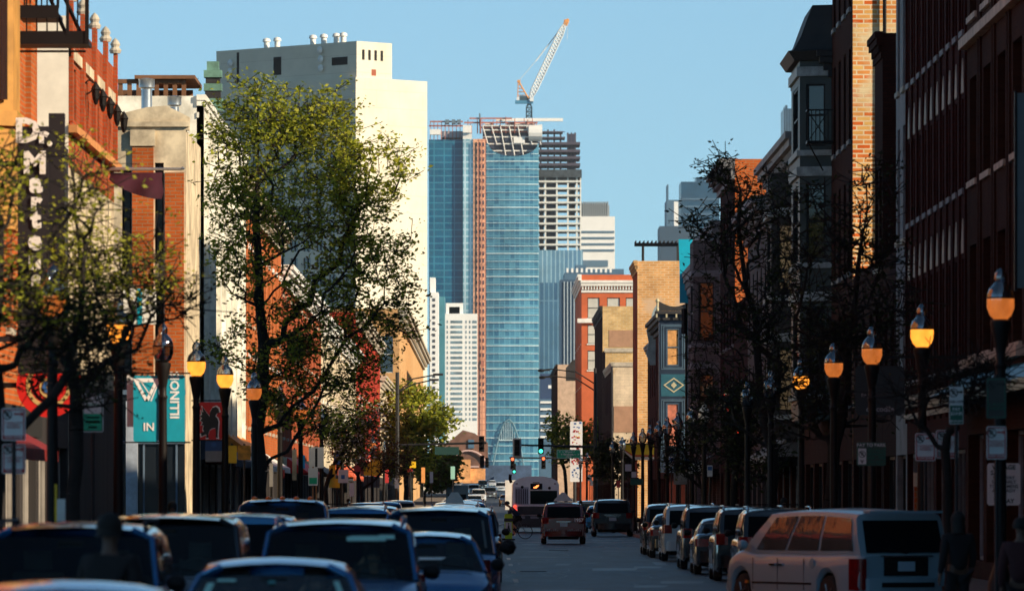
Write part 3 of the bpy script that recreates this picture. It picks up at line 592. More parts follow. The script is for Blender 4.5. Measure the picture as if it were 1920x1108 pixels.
mb = MB(); fbox(mb, o3, u3, n3, 1.2, Wd-.02, 0, 5.1, .125, .3); mb.build('shopfront', M_winglass, t)
mb = MB()
for k in range(6): fbox(mb, o3, u3, n3, 2.4+k*.5, 2.46+k*.5, 0, 3.6, .303, .36)
fbox(mb, o3, u3, n3, 1.2, Wd, 3.6, 3.7, .303, .4); fbox(mb, o3, u3, n3, 1.2, Wd, 5.103, 5.25, .125, .4); mb.build('shopfront_frame', mat('blue_grey_paint', (.1, .15, .22), .6, noise=.2), t)
mb = MB(); fbox(mb, o3, u3, n3, 3.4, 3.75, 0, 4.9, .4, .7); mb.build('pale_column', mat('blue_white_column', (.4, .46, .55), .6, noise=.3), t)
# roof deck and flues
t = thing('roof_deck', 'brown timber roof deck with railings behind the metal flues', 'deck', (-13.9, 212, 14.3))
mb = MB(); mb.box(-2, 3.9, 0, 5, 0, .4)
for k in range(20): mb.box(-1.95+k*.3, -1.8+k*.3, 0, .05, .4, 1.35)
mb.box(-2, 3.9, -.04, .06, 1.35, 1.5); mb.box(-2, 3.9, 4.9, 5, .4, 1.45); mb.box(2.2, 4.2, -.2, 5, 1.5, 1.62); mb.box(-2, .2, -.2, 5, 1.5, 1.62)
mb.build('railing', mat('deck_timber', (.2, .09, .04), .8, noise=.3), t)
mb = MB(); mb.box(-2.1, 4.0, 1, 5.2, -1.2, -.003); mb.build('deck_base', B_orange, t)
for px, ptop, pbot, rr_, lab in ((275, 147, 225, .17, 'tall galvanised flue with a rain cap on the cream building roof'), (327, 180, 222, .14, 'short galvanised flue beside the taller one')):
    X, Y, zt_ = at(px, ptop, 201); zb_ = at(px, pbot, 201)[2]
    t = thing('metal_flue', lab, 'flue', (X, Y, zb_-.1)); h = zt_-zb_+.1
    mb = MB(); mb.lathe((0,0,0), [(rr_, 0), (rr_, h-.35)], 16); mb.build('pipe', M_steel, t, smooth=40)
    mb = MB(); mb.lathe((0,0,h-.33), [(rr_+.02, 0), (rr_+.08, .04), (rr_+.08, .26), (rr_+.1, .3), (0, .34)], 16); mb.build('rain_cap', M_steel, t, smooth=40)
# white terracotta fronts
t = building('terracotta_building', 'white terracotta building with tall fluted piers and a green topped pinnacle', -1, 206.5, 243, 14.9, M_terra, M_terra, xf=-9.4, floors=[(5.2, 8.2), (9.4, 12.4)], nw=8, ww=1.0, mframe=M_black, sill=M_terra, corn=(.7, .3, M_terra), reveal=.15)
mb = MB()
for k in range(9):
    y = 36.5*k/8
    for d in (-.75, -.25, .25): fbox(mb, (0,0,0), U, n_l, min(36.1, max(0, y+d)), min(36.4, max(.35, y+d+.32)), 3.9, 14.8, .003, .22)
mb.build('fluted_pier', M_terra, t)
mb = MB()
for (a, z0, z1, m_) in ((.33, 14.95, 15.35, 0), (.26, 15.36, 15.6, 1), (.3, 15.61, 15.85, 0), (.24, 15.86, 16.05, 1), (.3, 16.06, 16.3, 0), (.2, 16.31, 16.6, 0)): mb.box(.15-a, .15+a, 8.8-a, 8.8+a, z0, z1, m_)
mb.build('pinnacle', [M_copper, M_cornice_dark], t)
t = building('brick_building', 'orange brick building with pale window surrounds behind the big leafy tree', -1, 243.01, 300, 14.2, B_orange, floors=[(4.8, 7.6), (9, 12)], nw=12, ww=1.3, mframe=M_white, sill=M_stone, head=M_white, corn=(.9, .6, M_stone))
t = building('brick_building', 'red brick building with grey blinds behind the spreading lower boughs', -1, 300.01, 372, 12.8, B_red, floors=[(4.8, 7.4), (8.8, 11.4)], nw=12, ww=1.4, mframe=M_white, mpane=M_winglass2, sill=M_stone, head=M_stone, corn=(.9, .6, M_white), fascia=mat('cream_fascia', (.5, .45, .3), .7))
t = building('brick_building', 'pale stone and brick building with arched grey windows behind the blossom', -1, 372.01, 470, 12.4, M_cream, floors=[(4.8, 7.4), (8.6, 11)], nw=14, ww=1.9, mframe=M_white, sill=M_stone, head=M_white, corn=(1, .6, M_white))
t = building('red_painted_building', 'bright red painted brick building beyond the blossoming tree', -1, 470.01, 575, 15.5, B_scarlet, floors=[(5, 8), (9.6, 12.8)], nw=13, ww=1.9, mframe=M_white, sill=M_white, corn=(1, .6, M_stone))
t = building('brick_building', 'plain cream building between the red one and the tan block', -1, 575.01, 690, 12.8, M_cream, floors=[(5, 8), (9, 11.5)], nw=13, ww=2.2, mframe=M_white, sill=M_white, corn=(1, .6, M_stone))
t = building('tan_building', 'tan brick block with stepped cornice in front of the cream tower', -1, 700, 960, 22.5, B_tan, B_tan, floors=[(5, 9), (12, 16)], nw=16, ww=4, mframe=M_white, corn=(1.6, 1.2, M_stone), end_ops=[(.7, 15.5, 3.7, 19.5)], shop=False)

# ============================================================ cream apartment tower (turned 45 degrees)
M_tower = brick('cream_tower_concrete', (.7, .64, .52), (.68, .62, .5), (.6, .53, .42), 8, 3.05, .05, stain_reflection=.12, nsc=.09)
t = thing('cream_tower', 'huge cream concrete apartment tower with blank sunlit end and rooftop plant', 'tower', (at(667, 930, 1120)[0], 1120, 0), R(45))
zt1 = at(0, 145, 1120)[2]; zt2 = at(0, 88, 1135)[2]
mb = MB(); o5, u5, n5 = (0,0,0), (0,1,0), (-1,0,0)      # left (shaded) face runs along local +y
ops = []
Lw, Lr = 38, 17.5
for i in range(12):
    for k in range(11): ops.append((1.6+k*3.3, 36+i*3.05, 3.6+k*3.3, 37.9+i*3.05))
wall(mb, o5, u5, n5, Lw, 0, zt1, ops, 0, .4); mb.poly([(0,0,0),(Lr,0,0),(Lr,0,zt1),(0,0,zt1)]); mb.poly([(Lr,0,0),(Lr,Lw,0),(Lr,Lw,zt1),(Lr,0,zt1)]); mb.poly([(0,Lw,0),(Lr,Lw,0),(Lr,Lw,zt1),(0,Lw,zt1)]); mb.poly([(0,0,zt1),(Lr,0,zt1),(Lr,Lw,zt1),(0,Lw,zt1)])
mb.build('wall', M_tower, t)
p0 = MB(); p0.poly([(.3, 0, 0), (.3, 2, 0), (.3, 2, 1.9), (.3, 0, 1.9)]); p0.box(.1, .28, .95, 1.05, 0, 1.9); w0 = None
for r in ops:
    if len(KIDS.setdefault('tw', [])) >= 100: break
    if w0 is None: w0 = p0.build('window', M_winglass2, t); o = w0
    else: o = w0.copy(); COL.objects.link(o)
    o.location = (0, r[0], r[1]); KIDS['tw'].append(o)
mb = MB(); mb.box(.9, 9.5, .7, Lw-1, zt1+.003, zt2)
mb.box(.88, .9, .7, Lw-1, zt1+2.6, zt1+3.0); mb.build('penthouse', M_tower, t)
for k in range(4): mb = MB(); mb.box(2.2+k*1.5, 2.8+k*1.5, .66, .7, zt2-3.2, zt2-1.4); mb.build('louvre', M_dark, t)
for q in ((3, 7, zt2-4, zt2-2.6), (20, 22, zt2-5, zt2-1.8), (31, 31.6, zt2-6, zt2-.5)): mb = MB(); mb.box(.86, .9, *q); mb.build('wall_opening', M_dark, t)
mb = MB(); mb.box(4.5, 5.6, .66, .7, zt1+.5, zt1+1.6); mb.build('hatch', mat('hatch_red', (.3, .08, .04), .8, noise=0), t)
for k, y in enumerate((5, 7, 10, 13, 22, 25)):
    o = MB(); o.lathe((0,0,0), [(.5, 0), (.5, 1.1), (.75, 1.2), (.6, 1.7), (0, 1.9)], 10)
    q = o.build('rooftop_fan', M_white, t, smooth=40); q.location = (1.8+.2*(k % 2), y, zt2-.05)
for k, (y, z) in enumerate(((9.5, 0), (9.5, 1.6), (9.7, 3.2), (33, .5), (33, 2), (1.5, -2.8))):
    o = MB(); o.lathe((0,0,0), [(0, 0), (.4, .12), (.7, .4)], 12, axis='x'); o.box(.3, .9, -.06, .06, -.06, .06)
    q = o.build('dish_antenna', M_white, t, smooth=40); q.location = (.1, y, zt1+2+z)

# ============================================================ skyline, kilometres away
YT = 3800.0; S = YT/F
def X(px, Y=YT): return (px-915)*Y/F
def Z(py, Y=YT): return 2+(930-py)*Y/F
G_deep = glassgrid('shaded_blue_glass', (.01, .13, .24), (.004, .09, .2), (.04, .24, .36), 6, 4.0, .35, .25, .1)
G_light = glassgrid('pale_blue_glass', (.26, .52, .62), (.2, .45, .56), (.62, .8, .86), 3.2, 4.0, .55, .2, .3)
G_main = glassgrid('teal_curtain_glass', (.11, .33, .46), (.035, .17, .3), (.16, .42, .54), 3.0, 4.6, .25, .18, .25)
M_edge = mat('pale_floor_edge', (.6, .78, .84), .5, noise=.35, nscale=.08)
M_slab = mat('raw_concrete_slab', (.72, .72, .7), .9, noise=.1)
M_core = mat('dark_core', (.03, .045, .09), .9, noise=0)
M_hoist = mat('hoist_orange', (.8, .42, .26), .8, noise=.25, nscale=.15)
M_rust = mat('rust_steel', (.42, .14, .1), .8, noise=.2, nscale=.3)
t = thing('glass_tower', 'tall teal glass tower under construction with orange hoist strip and arched foot', 'skyscraper', (0, 0, 0)); t.location = (X(915), YT, 0); x0 = X(915)
l = lambda px: X(px)-x0
ztop = Z(272)
mb = MB(); mb.box(l(804), l(868), 0, 60, 0, Z(262)); mb.build('shaded_glass_wing', G_deep, t)  # shaded face: its shade is put into the deeper glass colour
mb = MB(); mb.box(l(868.2), l(887), -4, 60, 0, Z(262)); mb.build('pale_glass_strip', G_light, t)
# curved main front
def curve_y(px): u = (px-960)/50; return -6+1.3*u*u
P = [[(l(px), curve_y(px), z) for z in (0, Z(292) if 925 < px < 995 else Z(272))] for px in range(912, 1011, 4)]
P = []; top = []
for i in range(50):
    px = 911+i*99/49; u = (px-962)/46; zt_ = Z(270) if abs(u) > 1 else Z(270+24*math.sqrt(1-u*u)); top.append((px, zt_))
    P.append([(l(px), curve_y(px), 0), (l(px), curve_y(px), zt_)])
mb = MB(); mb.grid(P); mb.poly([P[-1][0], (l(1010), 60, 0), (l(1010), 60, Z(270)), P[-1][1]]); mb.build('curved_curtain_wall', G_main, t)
mb = MB()
rz = random.Random(3)
z = 9.0; k = 0
while z < Z(275):                            # floor edges stand a little proud of the glass
    seg = []
    for (px, zt_) in top:
        if z < zt_-1: seg.append(px)
    runs = [[]]
    for px in seg:
        if runs[-1] and px-runs[-1][-1] > 3: runs.append([])
        runs[-1].append(px)
    for r_ in runs:
        if len(r_) < 2: continue
        h = .55 if k % 3 == 0 else .28
        mb.grid([[(l(px), curve_y(px)-.5, z), (l(px), curve_y(px)-.5, z+h)] for px in r_])
        mb.grid([[(l(px), curve_y(px)-.5, z+h), (l(px), curve_y(px)+.1, z+h)] for px in r_])
    z += 4.55; k += 1
mb.build('floor_edges', M_edge, t)
# parabola arch at the foot
mb = MB(); A = []
for i in range(41):
    px = 917+i*(990-917)/40; u = (px-953.5)/36.5; zz = Z(787+ (925-787)*u*u); A.append((l(px), curve_y(px)-1.6, max(0, zz)))
mb.tube(A, .42, 6); mb.build('arch', mat('arch_steel', (.16, .3, .38), .6, noise=.2, nscale=.1), t)
mb = MB()
for px in range(936, 972, 4):
    u = (px-953.5)/36.5; mb.box(l(px), l(px)+.3, curve_y(px)-1.4, curve_y(px)-.6, Z(826), Z(790+138*u*u))
mb.box(l(934), l(974), curve_y(954)-1.5, curve_y(954)-1, Z(826), Z(824)); mb.build('arch_mullions', M_edge, t)
# deep slot behind hoist, orange panels with openings, hoist mast
mb = MB(); mb.box(l(887.2), l(911), -5, 60, 0, Z(262)); 
for i in range(52):
    z0 = Z(268)-i*4.3
    if z0 < 60: break
    for px in (892, 899, 905): mb.box(l(px), l(px+2.6), -5.4, -5.01, z0-2.4, z0-.2, 1)
mb.build('hoist_bay', [M_hoist, M_core], t)
mb = MB()
for px in (896.5, 903, 909.5):
    mb.box(l(px), l(px)+.45, -7.5, -7, 0, Z(262))
for i in range(60): mb.box(l(895), l(910), -7.0, -6.8, 6+i*3.5, 6.25+i*3.5)
mb.box(l(902), l(907), -9, -7.6, Z(688), Z(677)); mb.build('hoist_mast', M_rust, t)
# unfinished crown: slanting white grid in front of dark floors
mb = MB(); mb.box(l(905), l(1009), 4, 58, Z(300), Z(236)); mb.build('dark_floors', M_core, t)
mb = MB()
for py in (236, 244, 257, 270, 283, 294):
    a, b_ = 905, 1009
    if py > 270: h = 46*math.sqrt(max(0, 1-((py-270)/24.5)**2)); a, b_ = 962-h, 962+h
    a = max(a, 905); mb.box(l(a), l(b_), -1, 1, Z(py)-.4, Z(py)+.3)
for k in range(7):
    xa = 905+k*16.5
    mb.tube([(l(xa), -1.5, Z(238)), (l(xa+10), -1.5, Z(292 if 1 < k < 5 else 272))], .38, 5)
mb.box(l(868), l(885), -3, 8, Z(262), Z(252)); mb.build('crown_frame', M_slab, t)
mb = MB(); rz = random.Random(8)
for k in range(26):
    px = rz.uniform(868, 1005); mb.box(l(px), l(px)+.4, rz.uniform(-2, 6), 6.5, Z(250), Z(rz.uniform(218, 236)))
for py, a, b_ in ((222, 880, 960), (230, 870, 1008), (239, 900, 1008), (228, 806, 868), (236, 804, 868), (247, 925, 1002)):
    mb.box(l(a), l(b_), 1, 1.6, Z(py)-.5, Z(py)+.4)
for px in range(806, 868, 7): mb.box(l(px), l(px)+.4, 1, 1.4, Z(262), Z(rz.uniform(226, 232)))
mb.build('rusty_scaffold', M_rust, t)
mb = MB()
mb.box(l(930), l(1056), 8, 11, Z(226), Z(220.5)); mb.box(l(909), l(926), 3, 9, Z(239), Z(229)); mb.box(l(950), l(1003), 3, 12, Z(238), Z(229)); mb.box(l(963), l(984), -2, 1, Z(269), Z(258)); mb.box(l(868), l(884), -5, 6, Z(250), Z(236)); mb.box(l(806), l(826), -1, 4, Z(253), Z(243)); mb.box(l(826), l(868), 2, 30, Z(258), Z(246), 1)
mb.lathe((l(1004), 0, Z(250)), [(4.6, -4), (5.2, 4)], 14, axis='x'); mb.build('tarpaulins', [mat('white_sheeting', (.85, .85, .83), .6, noise=.1), mat('grey_sheeting', (.4, .47, .55), .7, noise=.2)], t)
mb = MB()
for px in (838, 850, 860): mb.box(l(px-3), l(px+4), -.5, 10, Z(232), Z(224.5))
mb.box(l(898), l(901), 0, 2, Z(236), Z(213)); mb.build('dark_lift_frames', mat('blue_grey_steel', (.12, .18, .24), .6, noise=0), t)

# concrete frame tower
t = thing('concrete_frame_tower', 'unfinished concrete frame tower with open floors and a black wrapped storey', 'skyscraper', (X(1010.5), YT+70, 0)); x0 = X(1010.5)
mb = MB()
for i in range(16):
    py = 316+i*13.4
    if py > 464: break
    mb.box(0, l(1092), 0, 35, Z(py)-.55, Z(py)+.55)
mb.box(l(1091), l(1093), 2, 30, Z(462), Z(318)); mb.build('floor_slabs', M_slab, t)
mb = MB()
for py in (257, 271, 284, 297): mb.box(0, l(1091), 0, 35, Z(py)-.8, Z(py)+.8)
mb.box(0, l(1062), 0, 20, Z(246)-.5, Z(246)+.5); mb.box(0, l(1058), 0, 20, Z(235)-.4, Z(235)+.4)
for px in (1014, 1028, 1040, 1052, 1066, 1073, 1080): mb.box(l(px), l(px)+1, 3, 5, Z(306), Z(236 if px > 1040 else 230))
mb.box(l(1040), l(1062), 4, 5, Z(246.5), Z(245)); mb.box(l(1035), l(1062), 4, 5, Z(235), Z(233.6)); mb.box(l(1079), l(1083), 6, 8, Z(300), Z(236)); mb.build('dark_steel_floors', mat('dark_steel_floor', (.07, .06, .09), .8, noise=.2, nscale=.2), t)
mb = MB(); mb.box(-.5, l(1094), -2, 36, Z(322), Z(307)); mb.build('black_netting', mat('black_netting', (.05, .065, .08), .9, noise=.6, nscale=.25, bump=1), t)
mb = MB()
for px in (1023, 1045, 1066, 1083): mb.box(l(px), l(px)+1, .5, 3, Z(462), Z(316))
mb.build('columns', M_slab, t)
mb = MB(); mb.box(l(1026), l(1045), 10, 30, Z(462), Z(310)); mb.box(1, l(1022), 12, 30, Z(462), Z(330)); mb.box(l(1067), l(1082), 16, 30, Z(400), Z(236)); mb.build('core', M_core, t)
G_vert = glassgrid('ribbed_blue_glass', (.2, .38, .5), (.12, .26, .4), (.45, .62, .72), 2.6, 40, .35, .2, .3)
G_vdk = glassgrid('ribbed_dark_glass', (.08, .2, .32), (.05, .14, .26), (.2, .36, .48), 2.8, 60, .35, .2, .3)
mb = MB(); mb.box(-.5, l(1096), -3, 36, Z(523), Z(461)); mb.build('upper_cladding', G_vert, t)
mb = MB(); mb.box(-.5, l(1058), -3.5, 36, 0, Z(523)); mb.build('lower_cladding', G_vdk, t)

# tower crane
t = thing('tower_crane', 'luffing tower crane with white lattice jib above the glass tower', 'crane', (X(992.5), YT+20, 0)); x0 = X(992.5)
M_cwhite = mat('crane_white', (.72, .76, .78), .5, noise=0); M_corange = mat('crane_orange', (.75, .33, .08), .5, noise=0); M_cblue = mat('crane_blue', (.05, .22, .38), .6, noise=0); M_cdk = mat('crane_dark', (.03, .07, .1), .6, noise=0)
def lattice(mb, a, b, wd, n, r, taper=1.0):
    a, b = Vector(a), Vector(b); d = (b-a).normalized(); s_ = d.cross(Vector((0, 1, 0))).normalized(); q = Vector((0, 1, 0))
    C = []
    for i in range(n+1):
        f = i/n; c = a.lerp(b, f); w_ = wd*min(1, .35+f*6, .3+(1-f)*5*taper)/2; C.append([c+s_*w_+q*w_, c-s_*w_+q*w_, c-s_*w_-q*w_, c+s_*w_-q*w_])
    for k in range(4): mb.tube([c[k] for c in C], r*1.3, 4)
    for i in range(n):
        for k in range(4): mb.tube([C[i][k], C[i+1][(k+1) % 4]], r, 3); mb.tube([C[i][k], C[i][(k+1) % 4]], r*.8, 3)
mb = MB(); lattice(mb, (0, 0, Z(262)), (0, 0, Z(190)), 3.2, 9, .3, 9); mb.build('mast', M_cdk, t)
mb = MB(); mb.box(l(966), l(1000), -2, 2, Z(191), Z(185)); mb.build('slewing_deck', M_cblue, t)
mb = MB(); mb.box(l(994), l(1001), -3, 1, Z(187), Z(179)); mb.box(l(969), l(974), -2, 2, Z(185), Z(179)); mb.build('cab', M_cwhite, t)
mb = MB(); mb.box(l(974), l(992), -1.5, 1.5, Z(185), Z(177)); mb.build('winch_housing', M_cdk, t)
mb = MB()
for yy in (-1.5, 1.5): mb.tube([(l(992), yy, Z(182)), (l(973), yy, Z(149))], .45, 5); mb.tube([(l(971), yy, Z(182)), (l(972), yy, Z(149))], .3, 5)
for f in (.2, .4, .6, .8): mb.tube([(l(992-19*f), 0, Z(182-33*f)), (l(971+f), 0, Z(182-33*f))], .25, 4)
mb.box(l(970), l(976), -2, 2, Z(151), Z(147)); mb.build('a_frame', M_corange, t)
mb = MB(); lattice(mb, (l(994), 0, Z(182)), (l(1062), 0, Z(37)), 3.4, 26, .3); mb.build('jib', M_cwhite, t)
mb = MB(); lattice(mb, (l(1058), 0, Z(46)), (l(1066), 0, Z(32)), 1.9, 3, .35); mb.box(l(1058), l(1068), -.8, .8, Z(36), Z(33)); mb.build('jib_head', M_corange, t)
mb = MB(); mb.tube([(l(973), 0, Z(148)), (l(1005), 0, Z(111))], .16, 4); mb.tube([(l(1005), 0, Z(111)), (l(1058), 0, Z(42))], .38, 4); mb.tube([(l(1066), 0, Z(32)), (l(1064), 0, Z(70))], .12, 4); mb.build('luffing_ropes', M_cwhite, t)

# other skyline blocks
def block(name, label, pxa, pxb, ptop, Y, depth, m, bands=(), cols=(), mb_=None, pbot=None, extra=None, mext=None):
    t = thing(name, label, 'skyscraper', (X(pxa, Y), Y, 0)); L_ = lambda p: X(p, Y)-X(pxa, Y)
    mb = MB(); mb.box(0, L_(pxb), 0, depth, 0, Z(ptop, Y)); mb.build('shaft', m, t)
    if bands or cols:
        mb = MB()
        for (a, b_, p0_, p1_) in bands: mb.box(L_(a), L_(b_), -.6, -.004, Z(p1_, Y), Z(p0_, Y))
        mb.build('window_band', mb_, t)
    if extra:
        mb = MB()
        for (a, b_, p0_, p1_, yy) in extra: mb.box(L_(a), L_(b_), yy, max(yy+1, depth*.8), Z(p1_, Y), Z(p0_, Y))
        mb.build('upper_tier', mext or m, t)
    return t
M_offw = mat('white_precast', (.88, .88, .86), .8, noise=.06, nscale=.1); M_wband = mat('blue_window_band', (.12, .2, .28), .3, noise=0)
M_fblue = mat('far_blue_glass', (.012, .07, .14), .35, .1, noise=.3, nscale=.05); M_fgrey = mat('far_blue_grey', (.07, .15, .24), .6, noise=.15, nscale=.05)
block('white_office_tower', 'small white banded office tower with a grey finned crown', 1086, 1153, 406, YT+300, 50, M_offw, [(1088, 1152, 433+i*11.5, 436.5+i*11.5) for i in range(4)]+[(1090, 1140, 488, 500)], mb_=M_wband, extra=[(1089+i*4.1, 1091.6+i*4.1, 378, 405.9, 2) for i in range(13)]+[(1088, 1143, 384, 405.8, 6)], mext=mat('grey_fins', (.26, .3, .33), .7, noise=0))
block('blue_slab', 'dark blue slab tower with vertical white ribs', 1050, 1112, 524, 2900, 40, mat('slab_navy', (.05, .1, .17), .5, .2, noise=.1), [(1057+i*6.2, 1058.8+i*6.2, 528, 700) for i in range(7)], mb_=mat('slab_ribs', (.42, .5, .56), .6, noise=0))
block('grey_block', 'low grey office block with a rooftop plant row behind the red brick one', 1058, 1170, 512, 3000, 40, M_fgrey, [(1062+i*9, 1066+i*9, 503, 511, ) for i in range(10)], mb_=M_offw, extra=[(1064, 1170, 504, 511.8, 3), (1080, 1100, 496, 503, 6)], mext=M_fgrey)
block('blue_podium', 'blue glass office podium with white bands low beside the glass tower', 1013, 1048, 748, 2600, 40, M_fgrey, [(1013, 1048, 752+i*13, 756+i*13) for i in range(6)]+[(1028, 1046, 722, 728)], mb_=M_offw, extra=[(1013, 1050, 700, 747.8, 5)], mext=mat('navy_low', (.03, .06, .14), .5, noise=.1))
# white apartment towers with separate windows
def apartments(label, pxa, pxb, ptop, Y, cols, dz, tiers=(), z_first=None, wm=None):
    t = thing('apartment_tower', label, 'apartment tower', (X(pxa, Y), Y, 0)); L_ = lambda p: X(p, Y)-X(pxa, Y)
    mb = MB(); mb.box(0, L_(pxb), 0, 25, 0, Z(ptop, Y))
    for (a, b_, p0_) in tiers: mb.box(L_(a), L_(b_), 2, 23, Z(ptop, Y)+.003, Z(p0_, Y))
    mb.build('wall', M_offw, t); first = {}; n = 0
    z = Z(z_first, Y)
    while z > 12:
        for (px, wpx) in cols:
            if n >= 100: break
            if wpx not in first:
                q = MB(); ww_ = wpx*Y/F; q.box(0, ww_, -.12, -.004, 0, dz*Y/F*.5); o = q.build('window', wm or M_winglass2, t); first[wpx] = o
                for j in range(int(wpx/5)): pass
            else: o = first[wpx].copy(); COL.objects.link(o)
            o.location = (L_(px), 0, z-dz*Y/F*.8); n += 1
        z -= dz*Y/F
    return t
M_apw = mat('apartment_glass', (.2, .3, .36), .25, noise=.5, nscale=.25)
apartments('white apartment tower with stepped top in front of the glass tower', 834, 895, 588, 2400, [(838, 2), (845, 22), (873, 2.2), (880, 2.2), (886, 8)], 9.6, [(836, 868, 568), (842, 862, 575)], 598, M_apw)
apartments('narrow white apartment tower with a dark balcony stack beside the cream tower', 806, 822, 548, 2200, [(811, 5)], 11, [(806, 816, 520)], 556, mat('balcony_shade', (.05, .06, .08), .8, noise=0))
block('glass_fin', 'slender teal glass block squeezed between the white apartment towers', 822, 834, 556, 2300, 20, mat('teal_fin', (.1, .3, .36), .3, .2, noise=.3, nscale=.06))
# right hand far towers
block('distant_tower', 'distant blue stepped skyscraper right of the crane', 1277, 1349, 341, 5200, 60, M_fblue, [(1279, 1347, 372+i*14, 375+i*14) for i in range(6)], mb_=M_fgrey, extra=[(1306, 1322, 332, 340.8, 4)])
block('distant_tower', 'distant blue office tower with a white chimney stack in front', 1250, 1277, 375, 5000, 60, M_fgrey, extra=[(1252, 1254, 345, 374.8, 8)])
block('distant_tower', 'distant navy block at the foot of the blue skyscrapers', 1237, 1310, 424, 4700, 60, mat('far_navy', (.03, .07, .12), .6, noise=.1), extra=[(1264, 1272, 378, 423.8, 3)], mext=M_offw)
block('distant_tower', 'distant dark blue ribbed skyscraper top peeping beside the turret', 1470, 1508, 204, 6200, 70, M_fblue, [(1472+i*5, 1473.6+i*5, 206, 300) for i in range(7)], mb_=M_fgrey, extra=[(1473, 1477, 197, 203.8, 5)])
block('low_white_building', 'small white penthouse block above the grey ornate building', 1310, 1352, 447, 900, 15, M_offw)
# railway bridge building with an arch at the far end of the street
Yb = 1750
t = thing('arched_brick_building', 'brown brick hall with a round arched window closing the far end of the street', 'building', (X(822, Yb), Yb, 0)); L_ = lambda p: X(p, Yb)-X(822, Yb)
mb = MB(); mb.prism([(0, 0), (L_(915), 0), (L_(915), Z(830, Yb)), (L_(890), Z(812, Yb)), (L_(868), Z(806, Yb)), (L_(842), Z(828, Yb)), (0, Z(834, Yb))], 0, 20, 'y'); mb.build('wall', mat('brown_brick_far', (.2, .1, .07), .9, noise=.4, nscale=.3), t)
mb = MB(); A = [(L_(878)+5*math.cos(a), -.6, Z(876, Yb)+4.6*math.sin(a)) for a in [PI*i/14 for i in range(15)]]; mb.tube(A, .3, 5); mb.box(L_(838), L_(898), -.7, -.1, Z(876, Yb), Z(873, Yb)); mb.build('arch_trim', mat('pink_trim', (.6, .4, .36), .8, noise=0), t)
mb = MB(); mb.box(L_(878), L_(889), -.4, -.05, Z(840, Yb), Z(824, Yb)); mb.build('vent', M_fgrey, t)
t = thing('low_orange_building', 'low orange sunlit brick building at the far end of the street', 'building', (X(870, 1500), 1500, 0)); mb = MB(); mb.box(-8, 1.5, 0, 10, 0, 2+8.6); mb.box(1.501, 5, 2, 12, 0, 2+6.5); mb.build('wall', mat('far_orange_brick', (.75, .36, .14), .9, noise=.5, nscale=.4), t)
t = thing('blue_hall', 'low blue grey hall at the foot of the glass tower', 'building', (X(905, 1700), 1700, 0)); mb = MB(); mb.box(0, 13, 0, 20, 0, Z(872, 1700)); mb.box(3, 16, -5, -.01, 0, Z(893, 1700), 0); mb.build('wall', mat('hall_blue', (.06, .1, .18), .6, noise=.4, nscale=.4), t)

# ============================================================ street lamps
G_clear = clearglass('clear_globe', (.55, .62, .7), .55)
G_amber = clearglass('lit_amber_refractor', (.9, .5, .15), .3, emit=(1.0, .34, .04), es=1.9)
G_dimam = clearglass('dim_amber_refractor', (.75, .4, .25), .4, emit=(1.0, .3, .06), es=.8, body=.42)
G_whiteg = mat('sunlit_white_globe', (.8, .78, .72), .25, noise=0)
def make_lamp(kind):
    t = thing('street_lamp', '', 'street lamp', group='acorn globe lamps along the kerbs')
    mb = MB(); mb.lathe((0,0,0), [(.26, 0), (.26, .12), (.21, .18), (.2, .55), (.15, .7), (.1, .85)], 16); mb.build('lamp_base', M_black, t, smooth=35)
    mb = MB(); mb.lathe((0,0,.85), [(.095, 0), (.09, 1.2), (.08, 3.0), (.085, 3.05), (.1, 3.1), (.075, 3.15), (.075, 3.3)], 12); mb.build('pole', M_black, t, smooth=35)
    mb = MB(); mb.lathe((0,0,4.15), [(.075, 0), (.09, .08), (.13, .3), (.165, .45), (.16, .5), (.1, .52)], 16); mb.build('capital', M_black, t, smooth=35)
    lo = {'amber': G_amber, 'dim': G_dimam, 'clear': G_clear, 'white': G_whiteg}[kind]; up = G_whiteg if kind == 'white' else G_clear
    mb = MB(); mb.lathe((0,0,4.67), [(.11, 0), (.17, .06), (.215, .18), (.212, .33)], 20); g = mb.build('lower_refractor', lo, t, smooth=50)
    mb = MB(); mb.lathe((0,0,5.0), [(.212, 0), (.208, .06), (.18, .14), (.125, .2), (.085, .25), (.1, .31), (.09, .38), (.05, .44), (.0, .47)], 20); mb.build('upper_globe', up, t, smooth=50)
    mb = MB(); mb.lathe((0,0,4.99), [(.214, 0), (.224, .01), (.214, .025)], 20); mb.build('rim', M_black, t)
    t.scale = (.97, .97, .97)
    return t
LP = {k: make_lamp(k) for k in ('amber', 'dim', 'clear', 'white')}; used = set()
def lamp(kind, px_or_x, Y, label, dx=None):
    x = px_or_x; o = LP[kind]
    if kind in used: o = copy_tree(o, (x, Y, .15), 0, label)
    else: used.add(kind); o.location = (x, Y, .15); o['label'] = label
    return o
XLr, XLl = 7.75, -6.5
lamp('dim', 7.77, 97, 'nearest street lamp on the right pavement, half amber under a smoky top')
lamp('amber', 7.8, 115, 'brightest amber street lamp on the right, behind bare twigs')
lamp('dim', 7.8, 130, 'street lamp on the right above the pay to park sign')
lamp('dim', 7.78, 144, 'dim street lamp half hidden by branches beside the hanging black sign')
lamp('amber', 7.83, 160, 'small amber street lamp deep inside the dark right hand trees')
for y, lb in ((176, 'street lamp hidden low in the dark tree, sixth along the right pavement'), (192, 'street lamp behind the dark tree trunks, seventh along the right pavement'), (208, 'street lamp behind the red neon lines, eighth along the right pavement')):
    lamp('clear', 7.78, y, lb)
lamp('white', (1320-915)*231/F, 231, 'white sunlit street lamp globe, brighter of the pair by the grey building')
lamp('clear', (1297-915)*245/F, 245, 'pale street lamp globe left of the white sunlit one')
